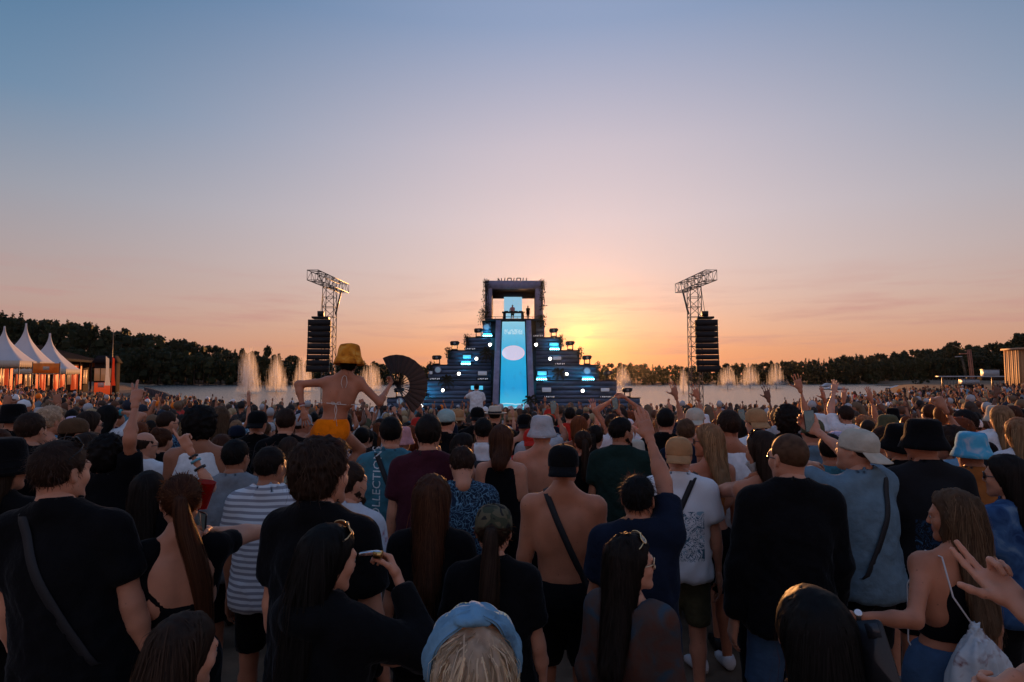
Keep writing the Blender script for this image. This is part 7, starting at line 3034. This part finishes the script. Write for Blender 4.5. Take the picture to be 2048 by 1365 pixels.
def watch():
    root, J, _, sp = BLONDE
    wr, el = J['wrL'], J['elL']
    d = (el - wr) / np.linalg.norm(el - wr)
    c = wr + d * .03
    n = np.array([-.3, -.6, .75])
    n -= d * (n @ d)
    n /= np.linalg.norm(n)
    M = np.eye(4)
    M[:3, 0], M[:3, 1], M[:3, 2] = d, np.cross(n, d), n
    M[:3, 3] = c + n * .026
    w = MB().lathe([(0, .008), (.015, .008), (.018, .006), (.018, 0)], 16, M=M).build('watch_case', mat_basic('watch_metal', (.6, .55, .5), rough=.25, metal=1), root, True)
    MB().lathe([(0, .0088), (.0145, .0088)], 16, M=M).build('watch_dial', mat_basic('watch_dial', (.75, .75, .78), rough=.2), w, True)


watch()


def backpack():
    root, J, (sv, sq), sp = BACKP
    P = J['P']
    M = root.matrix_basis
    t = thing('backpack', 'black backpack on the man in the white T-shirt', 'backpack', M @ Vector(P(.02, -.21, 1.0)), root.rotation_euler[2])
    S = Solid().rbox((0, 0, .22), (.14, .075, .22), .06).rbox((0, -.07, .12), (.11, .04, .11), .04, k=.02)
    v, q = S.surface(.018)
    v = disp(v, q, vnoise(v * 18, 4) * .005)
    obj('pack', mesh_np('pack', v, [q]), mat_basic('backpack_cloth', (.014, .014, .017), rough=.8, bump=.2), t)
    b = P(.02, -.21, 1.0)
    for dx in (-1, 1):
        MB().tube([(dx * .08, .05, .42), P(dx * .10, -.02, 1.52) - b, P(dx * .12, .12, 1.40) - b, P(dx * .15, .06, 1.12) - b, (dx * .12, .05, .06)], .014, 6).build('shoulder_strap', mat_basic('backpack_cloth', (.014, .014, .017), rough=.8, bump=.2), t, True)


backpack()


def shirt_text(rec, text, size, origin, along, up, mat, name='lettering'):
    """Letters laid on the back of a shirt: origin, reading and up directions in the person's space."""
    root, J, (sv, sq), sp = rec
    bvh = BVHTree.FromPolygons([Vector(x) for x in np.concatenate(sv)], [tuple(x) for x in np.concatenate(sq)])
    cu = bpy.data.curves.new('text', 'FONT')
    cu.body = text
    cu.size = size
    cu.resolution_u = 2
    to = bpy.data.objects.new('text', cu)
    COL.objects.link(to)
    dg = bpy.context.evaluated_depsgraph_get()
    me = bpy.data.meshes.new_from_object(to.evaluated_get(dg))
    bpy.data.objects.remove(to)
    for v in me.vertices:
        p = np.asarray(origin) + np.asarray(along) * v.co.x + np.asarray(up) * v.co.y
        hit = bvh.ray_cast(Vector((p[0], -1.0, p[2])), Vector((0, 1, 0)), 2.0)
        v.co = (p[0], (hit[0].y if hit[0] else p[1]) - .004, p[2])
    me.name = name
    obj(name, me, mat, root)


shirt_text(TEALMAN, 'RECOLLECTIONS', .092, TEALMAN[1]['P'](-.055, -.15, .92), (0, 0, 1), (-1, 0, 0), mat_basic('print_white', (.6, .66, .68), rough=.8))


def small_worn():
    root, J, _, sp = FEATH
    b = J['P'](0, -.13, 1.40)
    bl = mat_basic('blue_feather', (.02, .07, .35), rough=.7)
    for i in range(11):
        a = i * 2 * PI / 11
        d = np.array([math.cos(a), -.15, math.sin(a) - .3])
        w = np.array([-math.sin(a), 0, math.cos(a)]) * .010
        p = b + d * .10
        MB().hexa([b - w * .4, b + w * .4, p + w, p - w, b - w * .4 - [0, .005, 0], b + w * .4 - [0, .005, 0], p + w - [0, .005, 0], p - w - [0, .005, 0]]).build('feather', bl, root)
    root, J, _, sp = BADGE
    M = frame_of(J, (0, -.085, .118), math.radians(10) + .9)
    hat = [o for o in root.children if o.name.startswith('bucket_hat')][0]
    MB().lathe([(0, .006), (.026, .006), (.028, .003), (.028, -.004)], 18, M=M).build('badge', mat_basic('badge_pink', (.55, .18, .35), rough=.5), hat, True)


small_worn()

# ================================================================ the rest of the crowd
PRO = []
_defs = [
    ('m', dict(hair='short'), 'short {h} hair', 'tee', 'down', 'down', None), ('m', dict(hair='quiff'), 'brushed-up {h} hair', 'tee', 'bent', 'down', None),
    ('m', dict(hair='buzz'), 'cropped {h} hair', 'tank', 'down', 'down', None), ('f', dict(hair='long', hl=.36), 'long {h} hair', 'tee', 'down', 'bent', None),
    ('f', dict(hair='longw', hl=.40), 'long wavy {h} hair', 'crop', 'down', 'down', None), ('f', dict(hair='pony', hl=.36), 'a {h} ponytail', 'tank', 'down', 'down', None),
    ('f', dict(hair='bun'), 'a {h} bun', 'tee', 'bent', 'bent', None), ('m', dict(hair='buzz', hat='capback'), 'a backward {k} cap', 'tee', 'down', 'down', None),
    ('m', dict(hair='buzz', hat='cap'), 'a {k} cap', 'shirt', 'down', 'bent', None), ('m', dict(hair='buzz', hat='bucket'), 'a {k} bucket hat', 'tee', 'down', 'down', None),
    ('f', dict(hair='bob'), 'a {h} bob', 'tee', 'phone', 'phone', 'filming'), ('m', dict(hair='short'), 'short {h} hair', 'tee', 'up', 'down', 'one hand up'),
    ('f', dict(hair='long', hl=.34), 'long {h} hair', 'crop', 'vee', 'down', 'a V sign up'), ('m', dict(hair='wavy'), 'tousled {h} hair', 'tee', 'fist', 'bent', 'fist up'),
    ('m', dict(hair='short'), 'short {h} hair', 'bare', 'down', 'down', 'bare back'), ('m', dict(hair='curly'), 'curly {h} hair', 'tee', 'up', 'up', 'both hands up'),
    ('m', dict(hair='short'), 'short {h} hair', 'polo', 'phoneup', 'down', 'phone up'),
]
for i, (sx, hd, hs_t, tp, ra, la, act) in enumerate(_defs):
    sp = dict(sex=sx, H=1.76 if sx == 'm' else 1.66, top=tp, R=ra, L=la, seed=40 + i, hyaw=(.25, -.3, 0, .4, -.2)[i % 5], botc='black', bottom='shorts' if i % 2 else 'jeans', **hd)
    parts, J, _ = person_meshes(sp, 2)
    PRO.append((parts, J, sp, hs_t, act))

TOPC = ['black', 'black', 'black', 'char', 'navy', 'white', 'white', 'grey', 'slate', 'teal', 'maroon', 'olive', 'beige', 'ltgrey', 'pink', 'sage', 'red', 'ltdenim']
WORD = {'black': 'black', 'char': 'charcoal', 'navy': 'navy', 'white': 'white', 'grey': 'grey', 'slate': 'slate blue', 'teal': 'teal', 'maroon': 'maroon', 'olive': 'olive',
        'beige': 'beige', 'ltgrey': 'pale grey', 'pink': 'dusty pink', 'sage': 'sage', 'red': 'red', 'ltdenim': 'light blue', 'tan': 'tan', 'lilac': 'lilac', 'rust': 'rust'}
HAIRW = {'black': 'black', 'dark': 'dark', 'brown': 'brown', 'auburn': 'auburn', 'light': 'light brown', 'blond': 'blond', 'ginger': 'ginger', 'bleach': 'bleached'}
TOPW = {'tee': 'T-shirt', 'tank': 'tank top', 'crop': 'crop top', 'shirt': 'shirt', 'polo': 'polo shirt'}
TOPPART = {'tee': 't_shirt', 'tank': 'tank_top', 'crop': 'crop_top', 'shirt': 'shirt', 'polo': 'polo_shirt'}
HATPART = {'cap': 'cap', 'capback': 'cap', 'bucket': 'bucket_hat'}


def scatter():
    r = np.random.default_rng(21)
    cell = {}
    pts = []

    def ok(x, y, dmin):
        ci, cj = int(x // .6), int(y // .6)
        for a in range(ci - 2, ci + 3):
            for b in range(cj - 2, cj + 3):
                for q in cell.get((a, b), ()):
                    if (q[0] - x) ** 2 + (q[1] - y) ** 2 < dmin * dmin:
                        return False
        return True
    for x, y in TAKEN:
        cell.setdefault((int(x // .6), int(y // .6)), []).append((x, y))
    for _ in range(42000):
        y = 3.2 + 70 * r.random() ** 1.9
        x = r.uniform(-.97, .97) * y
        if math.hypot(x, y) < 5.3 or y > shore_y(x) - 1.2:
            continue
        u = x / y
        if y < 7.0 and -.37 < u < -.20:
            continue
        if y > 40 and u < 0 and (abs(x + 34) < 14 and y > 46):
            continue
        if abs(x) > 9.0 and abs(abs(x) - 10.1) < 1.2 and abs(y - 33) < 1.5:
            continue
        if u < 0 and y > 58 or u > 0 and y > 62:
            continue
        dm = .46 + .014 * max(0, y - 8)
        if ok(x, y, dm):
            cell.setdefault((int(x // .6), int(y // .6)), []).append((x, y))
            pts.append((x, y))
    return sorted(pts, key=lambda p: p[0] ** 2 + p[1] ** 2)


PTS = scatter()
N_IND = 300 - len(PERSONS) - 2
rc = np.random.default_rng(77)


def zone(px):
    for lim, nm in ((150, 'before the tents'), (420, 'left of the fountains'), (640, 'left of the dancing woman'), (850, 'behind the dancing woman'), (1060, 'before the stage left half'),
                    (1230, 'before the stage right half'), (1420, 'before the right tower'), (1640, 'right of the right tower'), (1850, 'before the lake at right')):
        if px < lim:
            return nm
    return 'near the wooden hut'


ind = []
for (x, y) in PTS[:N_IND]:
    w = np.array([1.5, 1.2, .8, 1.3, 1.0, 1.0, .7, 1.0, .6, .9, .6, .45, .4, .35, .5, .25, .45])
    k = int(rc.choice(len(PRO), p=w / w.sum()))
    parts, J, sp, hs_t, act = PRO[k]
    hc_ = str(rc.choice(['black', 'dark', 'dark', 'brown', 'brown', 'auburn', 'light', 'blond', 'blond', 'ginger'] if sp['sex'] == 'f' else ['black', 'black', 'dark', 'dark', 'brown', 'brown', 'auburn', 'light', 'blond', 'ginger']))
    tc_ = str(rc.choice(TOPC))
    kc_ = str(rc.choice(['black', 'black', 'white', 'beige', 'tan', 'ltgrey', 'navy', 'olive', 'red', 'lilac']))
    px = 1024 + FPX * x / y
    H = float(np.clip(rc.normal(.995, .05), .90, 1.09))
    yaw = math.atan2(x, 60 - y) * 1.0 + float(rc.normal(0, .38))
    top = TOPW.get(sp['top'])
    base = ('Man' if sp['sex'] == 'm' else 'Woman') + ' with ' + hs_t.format(h=HAIRW[hc_], k=WORD[kc_])
    if top:
        base += ', ' + WORD[tc_] + ' ' + top
    if act:
        base += ', ' + act
    base += ', ' + zone(px)
    ind.append((base.lower(), px, x, y, k, hc_, tc_, kc_, H, yaw))
cnt = {}
for t in ind:
    cnt.setdefault(t[0], []).append(t[1])
ORD = ['leftmost', 'second from left', 'third from left', 'fourth from left', 'fifth from left', 'sixth from left', 'seventh from left', 'eighth from left']
HELD = []
SK = ['fair', 'fair', 'tan', 'tan', 'tan', 'olive', 'brown']
for (base, px, x, y, k, hc_, tc_, kc_, H, yaw) in ind:
    parts, J, sp, hs_t, act = PRO[k]
    lab = base
    if len(cnt[base]) > 1:
        lab = lab.replace('long wavy', 'wavy').replace('the ', '').replace('T-shirt', 'top').replace('t-shirt', 'top').replace('before stage', 'stage') + ', ' + ORD[min(7, sorted(cnt[base]).index(px))]
    if len(lab.replace(',', ' ').split()) > 16:
        lab = lab.replace(' with ', ', ').replace('right of right tower', 'right of tower').replace(' a ', ' ')
    mats = {'body': skin_mat(SK[int(rc.integers(0, 7))]), 'hair': hair_mat(hc_)}
    if sp['top'] in TOPPART:
        mats[TOPPART[sp['top']]] = cloth(tc_)
    if sp.get('hat'):
        for q in (HATPART[sp['hat']], 'crown', 'bill', 'button'):
            mats[q] = cloth(kc_)
    bc = cloth(['black', 'denim', 'black', 'olive', 'char', 'beige'][int(rc.integers(0, 6))])
    mats['shorts'] = mats['trousers'] = bc
    ps = parts
    if y > 9:
        ps = [p for p in parts if p[0] not in ('button', 'eye')]
    root = spawn(ps, 'person', lab, 'person', (x, y, float(gz(x, y))), yaw, 'people in the crowd', mats)
    root.scale = (H, H, H)
    if act in ('filming', 'phone up'):
        HELD.append((px, root, J, zone(px)))


HELD.sort(key=lambda t: t[0])
_zc = {}
for px, root, J, zn in HELD:
    i = _zc[zn] = _zc.get(zn, -1) + 1
    ph_ = hold_phone((root, J), 'R', 'phone held up in the crowd ' + zn + ', ' + ORD[min(i, 7)] + ' there', (.10, .12, .14))
    ph_['group'] = 'phones held up in the crowd'


# ---- everybody further away, too small to pick out: one mass
def low_person(r, armsup):
    V, F, C = [], [], []
    n = 0
    H = r.normal(1.0, .04)

    def put(mb, col):
        nonlocal n
        v, f = mb.arrays()
        V.append(v)
        for q in f:
            F.append((q + n))
        C.append(np.broadcast_to(np.asarray(col, float), (len(v), 3)) if np.ndim(col) == 1 else col(v))
        n += len(v)
    skin = np.array(SKINS[('fair', 'tan', 'tan', 'olive', 'brown')[r.integers(0, 5)]])
    hair = np.array(HAIRS[('black', 'dark', 'dark', 'brown', 'brown', 'auburn', 'light', 'blond')[r.integers(0, 8)]])
    top = np.array(CLOTH[TOPC[r.integers(0, len(TOPC))]])
    if r.random() < .12:
        top = skin
    hat = r.random() < .2
    hc = np.array(CLOTH[('black', 'white', 'beige', 'ltgrey', 'navy', 'orange')[r.integers(0, 6)]])
    w = r.uniform(.15, .185)
    put(MB().sphere((0, .02, 1.65), (.074, .092, .115), 6, 4), skin)
    put(MB().sphere((0, .0, 1.685), (.088, .105, .10), 6, 4), hc if hat else hair)
    if r.random() < .35:
        put(MB().tube([(0, -.05, 1.66), (0, -.13, 1.5), (0, -.13, 1.32)], [.08, .075, .03], 4, False), hair)
    put(MB().lathe([(.03, 1.56), (.06, 1.52), (w, 1.42), (w * .94, .88)], 6, 1.0, .66), top)
    put(MB().tube([(0, -.01, 1.48), (0, .01, 1.60)], .052, 4, False), skin)
    for d in (-1, 1):
        up = (armsup == 3) or (armsup == 1 and d > 0) or (armsup == 2 and d < 0)
        sh = np.array((d * (w + .01), 0, 1.42))
        if up:
            e = sh + (d * .12, .12, .16)
            h_ = e + (-d * r.uniform(-.05, .12), .08, .26)
        else:
            e = sh + (d * .05, -.04, -.29)
            h_ = e + (-d * .02, .12 * r.random(), -.25)
        put(MB().tube([sh, sh * .5 + e * .5], [.055, .05], 4, False), top)
        put(MB().tube([sh * .5 + e * .5, e, h_], [.042, .036, .026], 3, False), skin)
        put(MB().sphere(h_ + (h_ - e) / np.linalg.norm(h_ - e) * .07, (.035, .025, .06), 4, 3), skin)
        put(MB().tube([(d * .09, 0, .9), (d * .1, 0, .02)], [.085, .045], 3, False), np.array((.02, .02, .025)))
    return np.concatenate(V) * H, F, np.concatenate(C)


def crowd():
    r = np.random.default_rng(9)
    lib = [low_person(r, (0, 0, 0, 0, 0, 1, 0, 0, 2, 0, 0, 0, 3 if i < 30 else 0)[i % 13]) for i in range(52)]
    Vs, F4, F3, Cs, n = [], [], [], [], 0
    for (x, y) in PTS[N_IND:]:
        v, f, c = lib[r.integers(0, len(lib))]
        a = math.atan2(x, 60 - y) + r.normal(0, .35)
        R = np.array([[math.cos(a), -math.sin(a), 0], [math.sin(a), math.cos(a), 0], [0, 0, 1]])
        s = r.normal(1, .035)
        Vs.append(v @ R.T * s + (x, y, float(gz(x, y))))
        Cs.append(c)
        for q in f:
            (F4 if q.shape[1] == 4 else F3).append(q + n)
        n += len(v)
    me = mesh_np('distant_crowd', np.concatenate(Vs), [np.concatenate(F4), np.concatenate(F3)] if F3 else [np.concatenate(F4)], True, col=np.concatenate(Cs))
    m = bpy.data.materials.new('crowd')
    nt, b = nodes(m)
    at_ = nt.nodes.new('ShaderNodeAttribute')
    at_.attribute_name = 'Col'
    nt.links.new(at_.outputs['Color'], b.inputs['Base Color'])
    b.inputs['Roughness'].default_value = .8
    o = obj('distant_crowd', me, m)
    tag(o, 'dense distant crowd filling the beach to the water', 'crowd', kind='stuff')


crowd()

# ---- two people on the stage platform
zp = Z0 + .2
for px, y, k, tc_, lab, sc_, yw in ((1025, 63.7, 1, 'pink', 'man in pale top behind the desk on top of the stage', .96, PI), (1056, 63.9, 0, 'black', 'dark figure standing at the right of the stage platform', .93, PI * .8)):
    parts, J, sp, _, _ = PRO[k]
    root = spawn(parts, 'person', lab, 'person', (at(px, 640, y).x, y, zp), yw, None, {'t_shirt': cloth(tc_), 'hair': hair_mat('dark')})
    root.scale = (sc_,) * 3

# ================================================================ haze
hz = MB().hexa([(-620, -40, -6), (620, -40, -6), (620, 620, -6), (-620, 620, -6), (-620, -40, 60), (620, -40, 60), (620, 620, 60), (-620, 620, 60)])
hm = bpy.data.materials.new('haze')
hm.use_nodes = True
nt = hm.node_tree
nt.nodes.clear()
pv = nt.nodes.new('ShaderNodeVolumePrincipled')
pv.inputs['Color'].default_value = (.95, .93, .92, 1)
pv.inputs['Density'].default_value = .000014
pv.inputs['Anisotropy'].default_value = .90
ou = nt.nodes.new('ShaderNodeOutputMaterial')
nt.links.new(pv.outputs[0], ou.inputs['Volume'])
ho = hz.build('haze', hm)
ho['kind'] = 'stuff'
